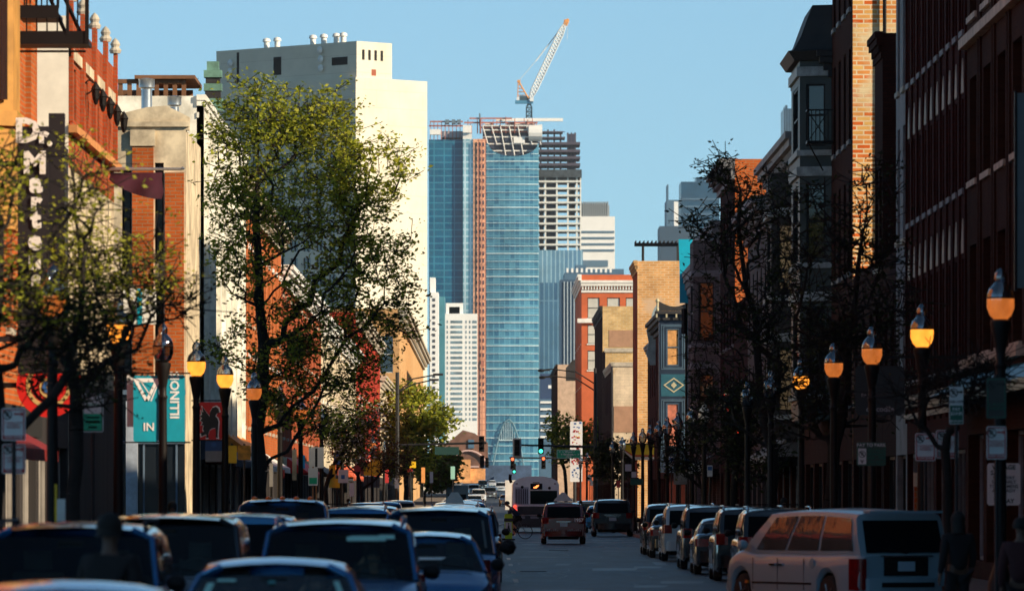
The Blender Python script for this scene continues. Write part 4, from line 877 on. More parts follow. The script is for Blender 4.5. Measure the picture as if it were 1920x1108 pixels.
for i, (px, Y) in enumerate(((1271, 262), (1251, 278), (1235, 293), (1220, 309), (1205, 324), (1188, 343))):
    lamp('clear', (px-915)*Y/F, Y, ['street lamp under the blue bay, first of the receding right row', 'street lamp in front of the blue bay window, second of the receding row', 'street lamp left of the blue bay, third of the receding row', 'street lamp before the yellow awning, fourth of the receding row',
        'street lamp before the yellow awning, fifth of the receding row', 'street lamp at the left end of the yellow awning, last of the near row'][i])
for i, y in enumerate((372, 400, 505, 540, 580)): lamp('clear', 7.8, y, ['street lamp just before the crossing on the right', 'street lamp beside the signal mast on the right', 'first street lamp beyond the crossing on the right', 'second street lamp beyond the crossing on the right', 'third street lamp beyond the crossing on the right'][i])
lamp('dim', XLl, 95.5, 'amber street lamp buried in the leftmost dark tree')
lamp('amber', (222-915)*112/F, 112, 'amber street lamp beside the white box sign on the left')
lamp('clear', -6.5, 128, 'clear unlit globe lamp carrying the turquoise banners')
lamp('amber', -6.5, 142.6, 'amber street lamp in front of the white fluted building, left of the red banner')
lamp('amber', (422-915)*158/F, 158, 'amber street lamp carrying the red griffin banner')
for i, y in enumerate((178, 200, 222, 250, 285, 320, 360, 400)): lamp('dim' if i % 2 == 0 else 'clear', XLl, y, ['street lamp just left of the big tree trunk', 'street lamp right behind the big tree trunk', 'street lamp behind the big tree, second past its trunk', 'street lamp beside the tall white and green sign', 'street lamp by the yellow signs on the left', 'street lamp under the flowering tree', 'street lamp carrying the yellow banners', 'street lamp before the left signal mast'][i])

# ============================================================ trees
M_bark = mat('dark_bark', (.017, .012, .01), .95, noise=.4, nscale=4, bump=.5)
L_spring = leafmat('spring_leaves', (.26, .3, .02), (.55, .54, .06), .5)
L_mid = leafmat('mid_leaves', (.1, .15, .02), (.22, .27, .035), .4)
L_dark = leafmat('shade_leaves', (.014, .02, .006), (.04, .05, .01), .2)  # dark tone stands in for shade low in the crowns
L_brown = leafmat('reddish_buds', (.09, .05, .02), (.2, .14, .05), .35)
L_bloss = leafmat('blossom', (.8, .78, .7), (.9, .9, .86), .4)
def crown_leaves(pts, n, size, rng, name, m, parent, sig=.22, elong=.5):
    """n small folded leaf sprigs gathered in clumps round the branch tips"""
    pts = np.array(pts); idx = rng.integers(0, len(pts), n); c = pts[idx]+rng.normal(0, sig, (n, 3))*np.array([1, 1, .75])
    a = rng.normal(0, 1, (n, 3)); a[:, 2] *= .5; a /= np.linalg.norm(a, axis=1)[:, None]
    b = rng.normal(0, 1, (n, 3)); b -= (b*a).sum(1)[:, None]*a; b /= np.linalg.norm(b, axis=1)[:, None]; nn = np.cross(a, b)
    s = (size*rng.uniform(.55, 1.25, n))[:, None]
    v = np.stack([c-a*s, c-b*s*elong+nn*s*.15, c+a*s, c+b*s*elong+nn*s*.15], 1).reshape(-1, 3).astype(np.float32)
    me = bpy.data.meshes.new(name); me.vertices.add(4*n); me.vertices.foreach_set('co', v.ravel()); me.loops.add(4*n); me.loops.foreach_set('vertex_index', np.arange(4*n, dtype=np.int32))
    me.polygons.add(n); me.polygons.foreach_set('loop_start', np.arange(0, 4*n, 4, dtype=np.int32)); me.polygons.foreach_set('loop_total', np.full(n, 4, np.int32)); me.update(); me.validate()
    me.materials.append(m); o = bpy.data.objects.new(name, me); COL.objects.link(o); o.parent = parent; return o

def tree(name, label, x, Y, blobs, trunk_h, r0, ntip, leaves, seed, lean=(0, 0), fork=2, group=None, twig=.012, tipsub=3):
    """blobs: (px, py, rx_px, ry_px, weight) crown lobes read off at this depth, turned into metres"""
    t = thing(name, label, 'tree', (x, Y, .12), 0, group); rng = np.random.default_rng(seed); rr = random.Random(seed)
    sc = Y/F
    B = [((bx-915)*sc-x, 2+(930-by)*sc-.12, rx*sc, ry*sc, wt) for (bx, by, rx, ry, wt) in blobs]
    wsum = np.array([b[4] for b in B], float); wsum /= wsum.sum(); tips = []
    while len(tips) < ntip:
        b = B[rng.choice(len(B), p=wsum)]; d = rng.normal(0, 1, 3); d /= np.linalg.norm(d); q = rng.uniform(.25, 1)**.45
        tips.append(Vector((b[0]+d[0]*b[2]*q, d[1]*b[2]*.8*q, b[1]+d[2]*b[3]*q)))
    # skeleton: trunk nodes, then every tip joins the nearest node lower than itself
    nodes = []; par = []
    def add(p, pa): nodes.append(Vector(p)); par.append(pa); return len(nodes)-1
    k = add((0, 0, 0), -1); nst = 5
    for i in range(1, nst+1): f = i/nst; k = add((lean[0]*f+rr.uniform(-.05, .05), lean[1]*f+rr.uniform(-.05, .05), trunk_h*f), k)
    base = k; path = [0.0]*len(nodes)
    for i in range(1, len(nodes)): path[i] = path[par[i]]+(nodes[i]-nodes[par[i]]).length
    def grow(q0, pa, tgt, n_, sag, wob):
        kk = pa; L = (tgt-q0).length
        for i in range(1, n_+1):
            f = i/n_; pp = q0.lerp(tgt, f); pp.z += sag*L*math.sin(PI*f)
            if i < n_: pp += Vector((rr.uniform(-1, 1), rr.uniform(-1, 1), rr.uniform(-1, 1)))*wob
            kk = add(pp, kk); path.append(path[par[kk]]+(nodes[kk]-nodes[par[kk]]).length); yield kk, f, pp
    top = max(B, key=lambda b: b[1])
    lead = Vector((top[0]*.8, 0, top[1]+top[3]*.5))
    for q in grow(nodes[base], base, lead, 9, 0, .12): pass
    lead_n = list(range(base, len(nodes)))
    for b in sorted(B, key=lambda b: b[1]):      # one rising limb towards the heart of each crown lobe
        if b is top: continue
        tgt = Vector((b[0], rr.uniform(-.4, .4)*b[2], b[1]+b[3]*.2)); want = tgt.z-abs(tgt.x)*.85-.3
        a = min(lead_n, key=lambda i: abs(nodes[i].z-max(trunk_h*.85, want)))
        for q in grow(nodes[a], a, tgt, 5, -.1, .1): pass
    tips.sort(key=lambda p: (p-nodes[base]).length)
    anchor = []
    for p in tips:
        arr = np.array([tuple(q) for q in nodes[nst-1:]]); d = np.linalg.norm(arr-np.array(p), axis=1)+np.maximum(0, arr[:, 2]-p.z)*1.3+np.array(path[nst-1:])*.3
        a = int(d.argmin())+nst-1; q = nodes[a]; L = (p-q).length; ns = max(2, min(4, int(L/.5)+1)); kk = a
        for kk, f, pp in grow(q, a, p, ns, -.06, L*.06):
            if f > .4: anchor.append(tuple(pp))
        for s_ in range(tipsub):
            e = p+Vector((rr.gauss(0, .3), rr.gauss(0, .3), rr.gauss(.08, .22))); add(e, kk); path.append(path[kk]+.4); anchor.append(tuple(e))
    cnt = [0]*len(nodes)
    for i in range(len(nodes)-1, 0, -1):
        if cnt[i] == 0: cnt[i] = 1
        cnt[par[i]] += cnt[i]
    tot = cnt[0]; rad = [max(twig, r0*(c/tot)**.5) for c in cnt]
    mb = MB(); mb.lathe((0, 0, -.1), [(r0*1.5, 0), (r0*1.15, .25), (r0, .5)], 10)
    for i in range(1, len(nodes)):
        pa = par[i]; ra = min(rad[pa], rad[i]*1.6)
        mb.tube([nodes[pa], nodes[i]], [ra, rad[i]], 7 if rad[i] > .06 else (5 if rad[i] > .025 else 3), cap=False)
    mb.build('trunk', M_bark, t, smooth=60)
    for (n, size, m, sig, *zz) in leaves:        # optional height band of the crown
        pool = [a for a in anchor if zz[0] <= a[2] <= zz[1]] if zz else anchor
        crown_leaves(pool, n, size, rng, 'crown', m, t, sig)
    return t
TG = 'trees along the pavements'
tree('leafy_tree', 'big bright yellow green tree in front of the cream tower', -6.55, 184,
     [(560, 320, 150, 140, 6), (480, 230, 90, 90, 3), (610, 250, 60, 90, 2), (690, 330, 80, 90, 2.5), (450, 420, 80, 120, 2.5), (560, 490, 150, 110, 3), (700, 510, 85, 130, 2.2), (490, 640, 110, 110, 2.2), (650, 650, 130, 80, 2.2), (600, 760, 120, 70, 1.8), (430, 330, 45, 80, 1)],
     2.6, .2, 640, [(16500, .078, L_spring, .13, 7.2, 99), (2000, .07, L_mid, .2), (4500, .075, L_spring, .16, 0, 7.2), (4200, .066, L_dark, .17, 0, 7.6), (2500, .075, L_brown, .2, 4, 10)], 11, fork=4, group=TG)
tree('leafy_tree', 'leftmost dark leafy tree in front of the hanging vertical sign', -6.6, 86,
     [(-20, 330, 55, 90, 1.2), (150, 380, 50, 80, .9), (-25, 520, 60, 150, 1.8), (110, 590, 110, 80, 2), (170, 660, 60, 60, .8)], 2.6, .12, 190, [(2600, .045, L_spring, .1, 4.2, 99), (2100, .045, L_dark, .12, 0, 4.8)], 12, fork=2, group=TG, twig=.008)
tree('leafy_tree', 'dark spreading tree in front of the cream building', -6.45, 100,
     [(170, 580, 110, 110, 3), (250, 500, 90, 60, 1.4), (150, 440, 60, 90, .8), (140, 700, 100, 80, 2.2), (320, 560, 50, 50, .6), (140, 290, 90, 40, .4)], 2.4, .11, 200, [(2100, .048, L_dark, .11, 0, 5.6), (1500, .048, L_spring, .12, 5, 99)], 13, fork=3, group=TG, twig=.008)
tree('leafy_tree', 'rounded fresh green tree left of the street end', -6.4, 500,
     [(775, 775, 65, 50, 3), (760, 850, 60, 45, 2), (820, 800, 38, 30, 1)], 3, .2, 150, [(3800, .22, L_spring, .4), (2200, .22, L_mid, .4)], 14, group=TG, twig=.03)
tree('small_tree', 'small olive tree behind the round green one at the far left', -6.4, 640, [(820, 890, 28, 25, 1), (835, 868, 16, 12, .4)], 2, .15, 60, [(3500, .3, L_mid, .5), (1500, .3, L_brown, .5)], 15, group=TG, twig=.03)
tree('flowering_tree', 'small white flowering tree before the red painted building', -6.6, 262, [(630, 800, 40, 32, 2), (690, 790, 35, 35, 1.2), (660, 840, 40, 25, .8)], 2.2, .09, 110, [(700, .09, L_bloss, .2), (1500, .09, L_mid, .25), (900, .09, L_dark, .25)], 16, group=TG)
tree('bare_tree', 'brown twiggy tree beside the yellow banners', -6.5, 330, [(660, 850, 45, 40, 2), (740, 860, 40, 40, 1.5)], 2.2, .1, 120, [(1200, .1, L_brown, .25)], 17, group=TG)
tree('leafy_tree', 'mid green tree over the crossing right of the bus', 7.8, 640, [(1065, 825, 35, 40, 2), (1110, 830, 35, 40, 2), (1040, 800, 20, 20, .6)], 3, .18, 90, [(1300, .26, L_spring, .5), (1300, .26, L_mid, .5)], 18, group=TG, twig=.03)
tree('bare_tree', 'dark bare tree standing right of the bus', 8.4, 430, [(1150, 870, 38, 35, 2), (1145, 845, 25, 20, .7)], 2.5, .15, 150, [(1500, .16, L_dark, .4)], 19, group=TG, twig=.02)
tree('bare_tree', 'thin dark tree in front of the blue bay shopfront', 7.9, 236, [(1290, 850, 50, 50, 2), (1265, 860, 25, 30, .6)], 2.2, .08, 130, [(250, .1, L_dark, .2)], 20, group=TG, twig=.014)
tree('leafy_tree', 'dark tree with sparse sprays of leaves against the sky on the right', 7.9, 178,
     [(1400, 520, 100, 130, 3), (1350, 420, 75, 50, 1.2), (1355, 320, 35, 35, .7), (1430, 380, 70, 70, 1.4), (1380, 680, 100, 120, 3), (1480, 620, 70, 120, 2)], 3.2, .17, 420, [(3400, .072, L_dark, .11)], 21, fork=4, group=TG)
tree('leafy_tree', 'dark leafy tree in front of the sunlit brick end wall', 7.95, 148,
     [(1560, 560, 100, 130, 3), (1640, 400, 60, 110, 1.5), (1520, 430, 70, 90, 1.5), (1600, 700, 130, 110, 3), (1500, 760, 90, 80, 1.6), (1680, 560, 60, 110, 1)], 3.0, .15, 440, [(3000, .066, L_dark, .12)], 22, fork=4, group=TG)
tree('bare_tree', 'bare branching tree in front of the turquoise awning', 7.6, 106, [(1800, 720, 75, 45, 2), (1860, 700, 50, 40, 1), (1700, 740, 50, 40, .6)], 2.6, .08, 130, [(60, .05, L_dark, .1)], 23, group=TG, twig=.007, tipsub=4)
tree('leafy_tree', 'low dark tree behind the parked car row on the right', 7.9, 205, [(1370, 780, 80, 80, 2), (1420, 860, 60, 50, 1)], 2.2, .12, 200, [(1700, .1, L_dark, .16)], 24, group=TG)

# ============================================================ vehicles
def paint(name, c, metal=.35): return mat('paint_'+name, c, .24, metal, 1.0, noise=0)
P_silver = paint('silver', (.3, .3, .31), .8); P_blue = paint('dark_blue', (.02, .19, .44), .7); P_black = paint('black', (.006, .012, .02), .3); P_grey = paint('grey', (.035, .04, .05), .4)
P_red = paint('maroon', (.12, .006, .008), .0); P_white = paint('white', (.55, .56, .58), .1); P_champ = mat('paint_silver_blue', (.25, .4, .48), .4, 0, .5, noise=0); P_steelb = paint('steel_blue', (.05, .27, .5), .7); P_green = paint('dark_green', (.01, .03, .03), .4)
M_cg = mat('car_glass', (.004, .007, .01), .05, 0, noise=0, spec=.04); M_cgp = mat('mirror_tint_glass', (.16, .16, .15), .02, .55, noise=.2, nscale=1.1, bump=.35)
M_tyre = mat('tyre_rubber', (.015, .015, .016), .85, noise=.2); M_rim = mat('alloy_rim', (.35, .35, .36), .3, .9, noise=0); M_plast = mat('black_plastic', (.01, .009, .01), .6, noise=.1, spec=.2)
M_chrome = mat('chrome', (.6, .6, .62), .12, 1.0, noise=0); M_tail = mat('red_tail_lens', (.2, .004, .005), .15, 0, .5, noise=.3, nscale=9); M_tailon = mat('lit_brake_lens', (.6, .03, .02), .2, 0, noise=0, emit=(1, .08, .04), es=1.4)
M_head = mat('headlamp_lens', (.45, .47, .5), .08, .5, 1.0, noise=.2, nscale=9); M_amb = mat('amber_lens', (.6, .2, .03), .2, noise=0); M_plate = mat('number_plate', (.35, .5, .6), .4, noise=.1); M_mint = mat('mint_sunshade', (.5, .85, .72), .4, noise=.1)
G_ws = clearglass('clear_windscreen', (.5, .66, .62), .05, thin=True); M_seat = mat('seat_fabric', (.05, .05, .055), .9, noise=.2)
KINDS = {
 'sedan': dict(L=4.7, W=1.8, H=1.46, zh=.78, zc=.98, zb=.96, zd=1.05, sc=.26, st=.42, sr=.70, sb=.86, tail='low'),
 'suv':   dict(L=4.7, W=1.87, H=1.76, zh=.95, zc=1.1, zb=1.1, zd=1.12, sc=.24, st=.37, sr=.93, sb=.985, tail='mid'),
 'van':   dict(L=5.1, W=1.96, H=1.80, zh=.92, zc=1.08, zb=1.03, zd=1.05, sc=.17, st=.33, sr=.95, sb=.99, tail='tall'),
 'hatch': dict(L=4.2, W=1.75, H=1.52, zh=.8, zc=1.0, zb=.98, zd=1.02, sc=.25, st=.40, sr=.88, sb=.97, tail='mid'),
 'pickup':dict(L=5.6, W=2.0, H=1.96, zh=1.2, zc=1.3, zb=1.3, zd=1.3, sc=.27, st=.37, sr=.62, sb=.66, tail='mid'),
}
def sstep(a, b, x): t = max(0, min(1, (x-a)/(b-a))); return t*t*(3-2*t)
def make_car(kind, label, pmat, cat='car', glass=None, rails=False, extra=None, group=None, plate=True, lit=False, interior=False):
    k = KINDS[kind]; L, W, H = k['L'], k['W'], k['H']; glass = glass or M_cg
    name = {'van': 'minivan', 'suv': 'sport_utility_car', 'sedan': 'sedan_car', 'hatch': 'hatchback_car', 'pickup': 'pickup_truck'}[kind]
    t = thing(name, label, cat, group=group)
    wr = .33 if kind != 'pickup' else .4; f1, f2 = .185 if kind != 'van' else .18, .80
    sc, st, sr, sb = k['sc'], k['st'], k['sr'], k['sb']
    def ztop(s):
        if s < sc: return k['zh']-.16*(1-sstep(0, .06, s))+(k['zc']-k['zh'])*sstep(.03, sc, s)
        if s < sb: return k['zc']+(k['zb']-k['zc'])*sstep(sc, sc+.1, s)+(k['zd']-k['zb'])*sstep(sb-.3, sb, s)
        return k['zd']-.05*sstep(.96, 1, s)
    def hw(s): return W/2*(1-.17*(1-sstep(0, .13, s))**1.5-.07*sstep(.86, 1, s)**1.5)
    def zbot(s):
        z = .22+.1*(1-sstep(0, .03, s))+.1*sstep(.96, 1, s)
        for fw in (f1, f2):
            d = (s-fw)*L; r = wr+.07
            if abs(d) < r: z = max(z, wr+math.sqrt(r*r-d*d)-.01)
        return z
    S_ = sorted(set([0, .008, .02, .04, .07, .1, .13]+[round(sc*.8, 4), sc]+[.3+i*.035 for i in range(10)]+[.9, .93, .96, .98, .992, 1]+[f+dx/L for f in (f1, f2) for dx in np.linspace(-(wr+.075), wr+.075, 13)]))
    S_ = [s for s in S_ if 0 <= s <= 1]
    P = []
    for s in S_:
        y = L*(1-s); w_, zt_, zb_ = hw(s), ztop(s), zbot(s); e = .05*(1-sstep(0, .02, s))+.03*sstep(.985, 1, s)
        row = [(w_-.07-e, zb_), (w_-.015-e, zb_+.06), (w_-e*.4, max(zb_+.08, .5*zt_)), (w_-.005-e, max(zb_+.1, zt_-.22)), (w_-.03-e, zt_-.08), (w_-.1-e, zt_-.015), (w_*.6, zt_+.015), (0, zt_+.03)]
        P.append([(x, y, z) for x, z in row]+[(-x, y, z) for x, z in row[-2::-1]])
    mb = MB(); mb.grid(P); mb.poly(P[0]); mb.poly(P[-1])
    # bumpers, slightly proud
    for y0_, y1_, s in ((L-.12, L+.07, .02), (-.07, .1, .985)):
        w_ = hw(s)-.04
        mb.prism([(-w_, y0_ if s < .5 else y1_), (w_, y0_ if s < .5 else y1_), (w_*.96, (y0_+y1_)/2), (w_*.8, y1_ if s < .5 else y0_), (-w_*.8, y1_ if s < .5 else y0_), (-w_*.96, (y0_+y1_)/2)], .33, .62, 'z')
    # greenhouse shell
    ys_, yt_, yr_, yb_ = L*(1-sc), L*(1-st), L*(1-sr), L*(1-sb)
    wb = W/2-.09; wt_ = W/2-(.27 if kind in ('sedan', 'hatch') else .2)
    zA, zB = ztop(sc), ztop(sb-.001)
    NT = 12
    def roofz(f): return H-.03-.05*(1-math.sin(PI*(.12+.76*f)))*1.6
    side = []
    for i in range(NT+1):
        f = i/NT; yb2 = ys_+(yb_-ys_)*f; yt2 = yt_+(yr_-yt_)*f; s = 1-yb2/L; zbb = ztop(s)-.02; wbb = min(wb, hw(s)-.08)
        side.append((Vector((wbb, yb2, zbb)), Vector((wt_+.03, yt2, roofz(f)-.09)), Vector((wt_-.02, yt2, roofz(f)-.03)), Vector((wt_-.16, yt2, roofz(f)))))
    G = []
    for (a, b_, c, d) in side:
        m1 = a.lerp(b_, .5); m1.x += .02; row = [a, m1, b_, c, d, Vector((wt_*.4, d.y, d.z+.02)), Vector((0, d.y, d.z+.03))]
        G.append([tuple(q) for q in row]+[(-q.x, q.y, q.z) for q in row[-2::-1]])
    mb.grid(G)
    if interior: glass_ws = G_ws
    for gi, bow in (((-1, -.07),) if interior else ((0, .16), (-1, -.07))):       # windscreen and rear shell, bowed outwards
        g = G[gi]; n_ = len(g); rows = []
        for j in range(n_//2+1):
            a, b_ = Vector(g[j]), Vector(g[n_-1-j]); rows.append([tuple(a.lerp(b_, q/6)+Vector((0, bow*(1-(2*q/6-1)**2)*(1-j/(n_//2)*.6), 0))) for q in range(7)])
        mb.grid(rows, flip=True)
    body = mb.build('body', pmat, t, smooth=38)
    # glass
    mg = MB(); off = .012
    def ws(gi, bow, lo, hi, mx):
        rows = []; g = G[gi]; a0, b0 = Vector(g[0]), Vector(g[2]);
        sgn = 1 if gi == 0 else -1
        for j in range(6):
            h = lo+(hi-lo)*j/5; p = a0.lerp(b0, h); wx = p.x-mx
            rows.append([(wx*(1-2*q/8), p.y+bow*(1-((1-2*q/8)*.93)**2)*(1-h*.45)+sgn*.03, p.z+.01) for q in range(9)])
        return rows
    mw = MB(); mw.grid(ws(0, .16, *((-.02, 1.03, -.01) if interior else (.03, .985, .035)))); wsn = mw.build('windscreen', G_ws if interior else glass, t, smooth=60)
    if interior:
        g = G[0]; n_ = len(g)
        for q in (g, g[::-1]): mb = MB(); mb.tube([Vector(q[0])+Vector((0, .03, 0)), Vector(q[2])+Vector((0, .03, 0)), q[4]], .035, 6); mb.build('windscreen_pillar', pmat, t, smooth=60)
        mb = MB(); mb.box(-W/2+.16, W/2-.16, ys_-.5, ys_+.02, zA-.3, zA-.03); mb.build('dashboard', M_seat, t)
        mb = MB(); mb.tube([(-.36+.19*math.cos(2*PI*q/18), ys_-.62+.07*math.sin(2*PI*q/18), zA+.03+.17*math.sin(2*PI*q/18)) for q in range(19)], .016, 6, cap=False); mb.build('steering_wheel', M_seat, t)
        for x in (-.37, .37):
            mb = MB(); yy = ys_-1.15; mb.prism([(yy+.5, zA-.55), (yy+.5, zA-.42), (yy+.05, zA-.45), (yy-.12, zA+.17), (yy-.22, zA+.17), (yy-.12, zA-.55)], x-.24, x+.24, 'x'); st_ = mb.build('seat', M_seat, t)
            mb = MB(); mb.prism([(yy-.1, zA+.2), (yy-.1, zA+.36), (yy-.2, zA+.38), (yy-.22, zA+.2)], x-.13, x+.13, 'x'); mb.build('headrest', M_seat, st_)
        mb = MB(); yy = ys_-2.0; mb.prism([(yy, zA-.5), (yy, zA-.4), (yy-.4, zA-.4), (yy-.55, zA+.12), (yy-.65, zA+.12), (yy-.6, zA-.5)], -W/2+.25, W/2-.25, 'x'); mb.build('rear_bench', M_seat, t)
        mb = MB(); mb.box(-.12, .12, yt_+.16, yt_+.19, H-.24, H-.18); mb.build('rear_view_mirror', M_plast, t)
    if interior or L:
        for x0_, x1_ in ((-.62, -.05), (.0, .58)): mb = MB(); mb.tube([(x0_, ys_+.17, zA+.03), (x1_, ys_+.2-.1, zA+.1)], .01, 4); mb.build('wiper', M_plast, t)
    mw = MB(); mw.grid(ws(-1, -.07, .08 if kind != 'sedan' else .1, .93, .09), flip=True); rg = mw.build('rear_window', M_cg, t, smooth=60)
    cuts = {'sedan': [(.1, .46), (.5, .86)], 'hatch': [(.1, .42), (.46, .74), (.78, .93)], 'suv': [(.07, .36), (.39, .67), (.70, .94)], 'van': [(.10, .36), (.385, .655), (.68, .955)], 'pickup': [(.1, .5), (.55, .88)]}[kind]
    for sx in (1, -1):
        for (a, c) in cuts:
            mw = MB(); rows = []
            for i in range(7):
                f = a+(c-a)*i/6; j = min(NT-1, int(f*NT)); q = f*NT-j; row = []
                for h in (.1, .4, .7, .98):
                    p0_ = side[j][0].lerp(side[j+1][0], q); p1_ = side[j][1].lerp(side[j+1][1], q); p = p0_.lerp(p1_, h)
                    p.x += .02*math.sin(PI*h)+off; row.append((p.x*sx, p.y, p.z))
                rows.append(row)
            mw.grid(rows); mw.build('side_window', glass, t, smooth=60)
    # wheels
    for fw in (f1, f2):
        for sx in (1, -1):
            y = L*(1-fw); xo = sx*(hw(fw)-.02); mb = MB(); d = -sx*.2
            mb.lathe((xo, y, wr), [(wr*.62, 0), (wr*.9, 0), (wr, d*.2), (wr, d*.9), (wr*.85, d)], 22, axis='x'); wl = mb.build('wheel', M_tyre, t, smooth=40)
            mb = MB(); mb.lathe((xo, y, wr), [(0, -sx*.03), (wr*.2, -sx*.02), (wr*.56, -sx*.05), (wr*.63, -.003*sx)], 14, axis='x')
            for q in range(5):
                a = 2*PI*q/5; mb.tube([(xo-sx*.02, y+.05*math.cos(a), wr+.05*math.sin(a)), (xo-sx*.015, y+wr*.58*math.cos(a), wr+wr*.58*math.sin(a))], .03, 4)
            mb.build('rim', M_rim, wl, smooth=40)
    mb = MB(); mb.box(-W/2+.3, W/2-.3, .3, L-.3, .2, .5); mb.build('underbody', M_plast, t)
    for sx in (1, -1):
        mb = MB(); xm = sx*(W/2+.02); ym = ys_-.35
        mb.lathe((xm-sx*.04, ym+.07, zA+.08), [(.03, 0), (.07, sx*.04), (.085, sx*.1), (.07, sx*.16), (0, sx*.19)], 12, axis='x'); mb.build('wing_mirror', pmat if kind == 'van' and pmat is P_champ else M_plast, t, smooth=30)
        # headlamp and tail lamp
        yf = L*(1-.035); zf = k['zh']-.2; mb = MB(); xw = hw(.03)
        mb.prism([(sx*(xw-.02), L-.32), (sx*(xw+.012), L-.3), (sx*(xw-.02), L-.12), (sx*(xw-.16), L+.012), (sx*(xw-.42), L+.035), (sx*(xw-.42), L-.1)], zf-.08, zf+.09, 'z'); mb.build('headlight', M_head, t, smooth=50)
        ze, zq = {'low': (.72, .92), 'mid': (.86, 1.12), 'tall': (.42, .95)}[k['tail']]
        xw = hw(.985); wd = .34 if k['tail'] == 'low' else (.26 if k['tail'] == 'mid' else .15)
        mb = MB(); mb.prism([(sx*(xw-.05), .34), (sx*(hw(.94)+.008), .26), (sx*(xw+.004), .05), (sx*(xw-.05), -.018), (sx*(xw-wd), -.024), (sx*(xw-wd), .1)], ze, zq, 'z'); mb.build('tail_light', M_tailon if lit else M_tail, t, smooth=50)
    # grille, plates, handles
    mb = MB(); mb.box(-.42, .42, L-.02, L+.045, zf-.1, zf+.06)
    for q in range(4): mb.box(-.42, .42, L+.046, L+.052, zf-.08+q*.04, zf-.065+q*.04)
    mb.build('grille', M_plast, t)
    mb = MB(); mb.box(-.09, .09, L+.053, L+.062, zf-.03, zf+.03); mb.build('emblem', M_chrome, t)
    if plate:
        mb = MB(); zp = .82 if kind != 'sedan' else .72; mb.box(-.16, .16, -.035, -.012, zp-.08, zp+.08); mb.build('number_plate', M_plate, t)
        mb = MB(); mb.box(-.3, .3, -.03, -.012, zp+.11, zp+.13); mb.build('chrome_strip', M_chrome, t)
        mb = MB(); mb.box(-.16, .16, L+.072, L+.082, .4, .52); mb.build('number_plate', M_plate, t)
    for sx in (1, -1):
        for s in ((.40, .62) if kind != 'van' else (.42, .475)):
            w_ = hw(s); mb = MB(); mb.box(sx*(w_-.01), sx*(w_+.03), L*(1-s)-.1, L*(1-s)+.1, k['zb']-.21, k['zb']-.18); mb.build('door_handle', pmat, t)
    if rails:
        for sx in (1, -1):
            mb = MB(); mb.tube([(sx*(wt_-.05), yt_-.2, roofz(.1)-.01), (sx*(wt_-.05), yt_-.35, roofz(.1)+.07), (sx*(wt_-.05), yr_+.3, roofz(.9)+.07), (sx*(wt_-.05), yr_+.15, roofz(.9)-.01)], .022, 6); mb.build('roof_rail', M_plast if rails == 'black' else M_chrome, t, smooth=50)
        if rails == 'cross':
            for f in (.25, .7): mb = MB(); yy = yt_+(yr_-yt_)*f; mb.box(-(wt_-.03), wt_-.03, yy-.03, yy+.03, H+.045, H+.07); mb.build('cross_bar', M_plast, t)
    # door seams
    mb = MB()
    for sx in (1, -1):
        for s in ({'van': (.27, .45, .64), 'pickup': (.27, .45, .64)}.get(kind, (.27, .5, .72))):
            w_ = hw(s)+.002; mb.box(sx*(w_-.01), sx*w_, L*(1-s)-.006, L*(1-s)+.006, .4, k['zb']-.09)
    mb.build('door_seam', M_plast, t)
    return t
def car(kind, label, pm, x, y, oncoming=False, rz=None, z=None, **kw):
    t = make_car(kind, label, pm, **kw); L = KINDS[kind]['L']
    z = prof_z(y) if z is None else z
    if rz is not None: t.location = (x, y, z); t.rotation_euler = (0, 0, rz)
    elif oncoming: t.location = (x, y+L, z); t.rotation_euler = (0, 0, PI)
    else: t.location = (x, y, z)
    return t
# --- silver minivan pulling out on the right
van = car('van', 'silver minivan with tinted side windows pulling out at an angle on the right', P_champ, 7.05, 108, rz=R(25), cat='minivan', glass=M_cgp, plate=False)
k = KINDS['van']
mb = MB(); mb.box(-.42, .42, -.02, .0, .66, .98); mb.build('plate_recess', M_plast, van)
mb = MB(); mb.box(-.16, .16, -.035, -.021, .74, .9); mb.build('number_plate', M_plate, van)
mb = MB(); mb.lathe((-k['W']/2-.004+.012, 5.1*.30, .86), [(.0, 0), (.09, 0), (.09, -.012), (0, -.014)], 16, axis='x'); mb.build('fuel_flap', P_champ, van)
mb = MB(); mb.box(-k['W']/2-.01, -k['W']/2+.02, 3.9, 4.0, .5, .55); mb.build('side_marker', M_amb, van)
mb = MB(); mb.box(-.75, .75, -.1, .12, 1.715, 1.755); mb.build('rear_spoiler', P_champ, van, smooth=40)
mb = MB(); mb.box(-.5, .5, -.05, -.022, .985, 1.005); mb.build('chrome_strip', M_chrome, van)
mb = MB(); mb.tube([(0, -.06, 1.04), (-.42, .0, 1.12)], .012, 5); mb.build('rear_wiper', M_plast, van)
mb = MB(); mb.box(-.5, .5, -.1, -.08, .47, .55); mb.build('bumper_step', M_plast, van)
for s_ in (.42, .475): mb = MB(); w_ = k['W']/2; mb.box(-w_-.035, -w_-.02, 5.1*(1-s_)-.1, 5.1*(1-s_)+.1, k['zb']-.215, k['zb']-.185); mb.build('handle_cap', M_chrome, van)
mb = MB(); mb.box(-k['W']/2-.012, -k['W']/2+.01, 1.55, 3.75, .5, .53); mb.build('side_moulding', M_plast, van)
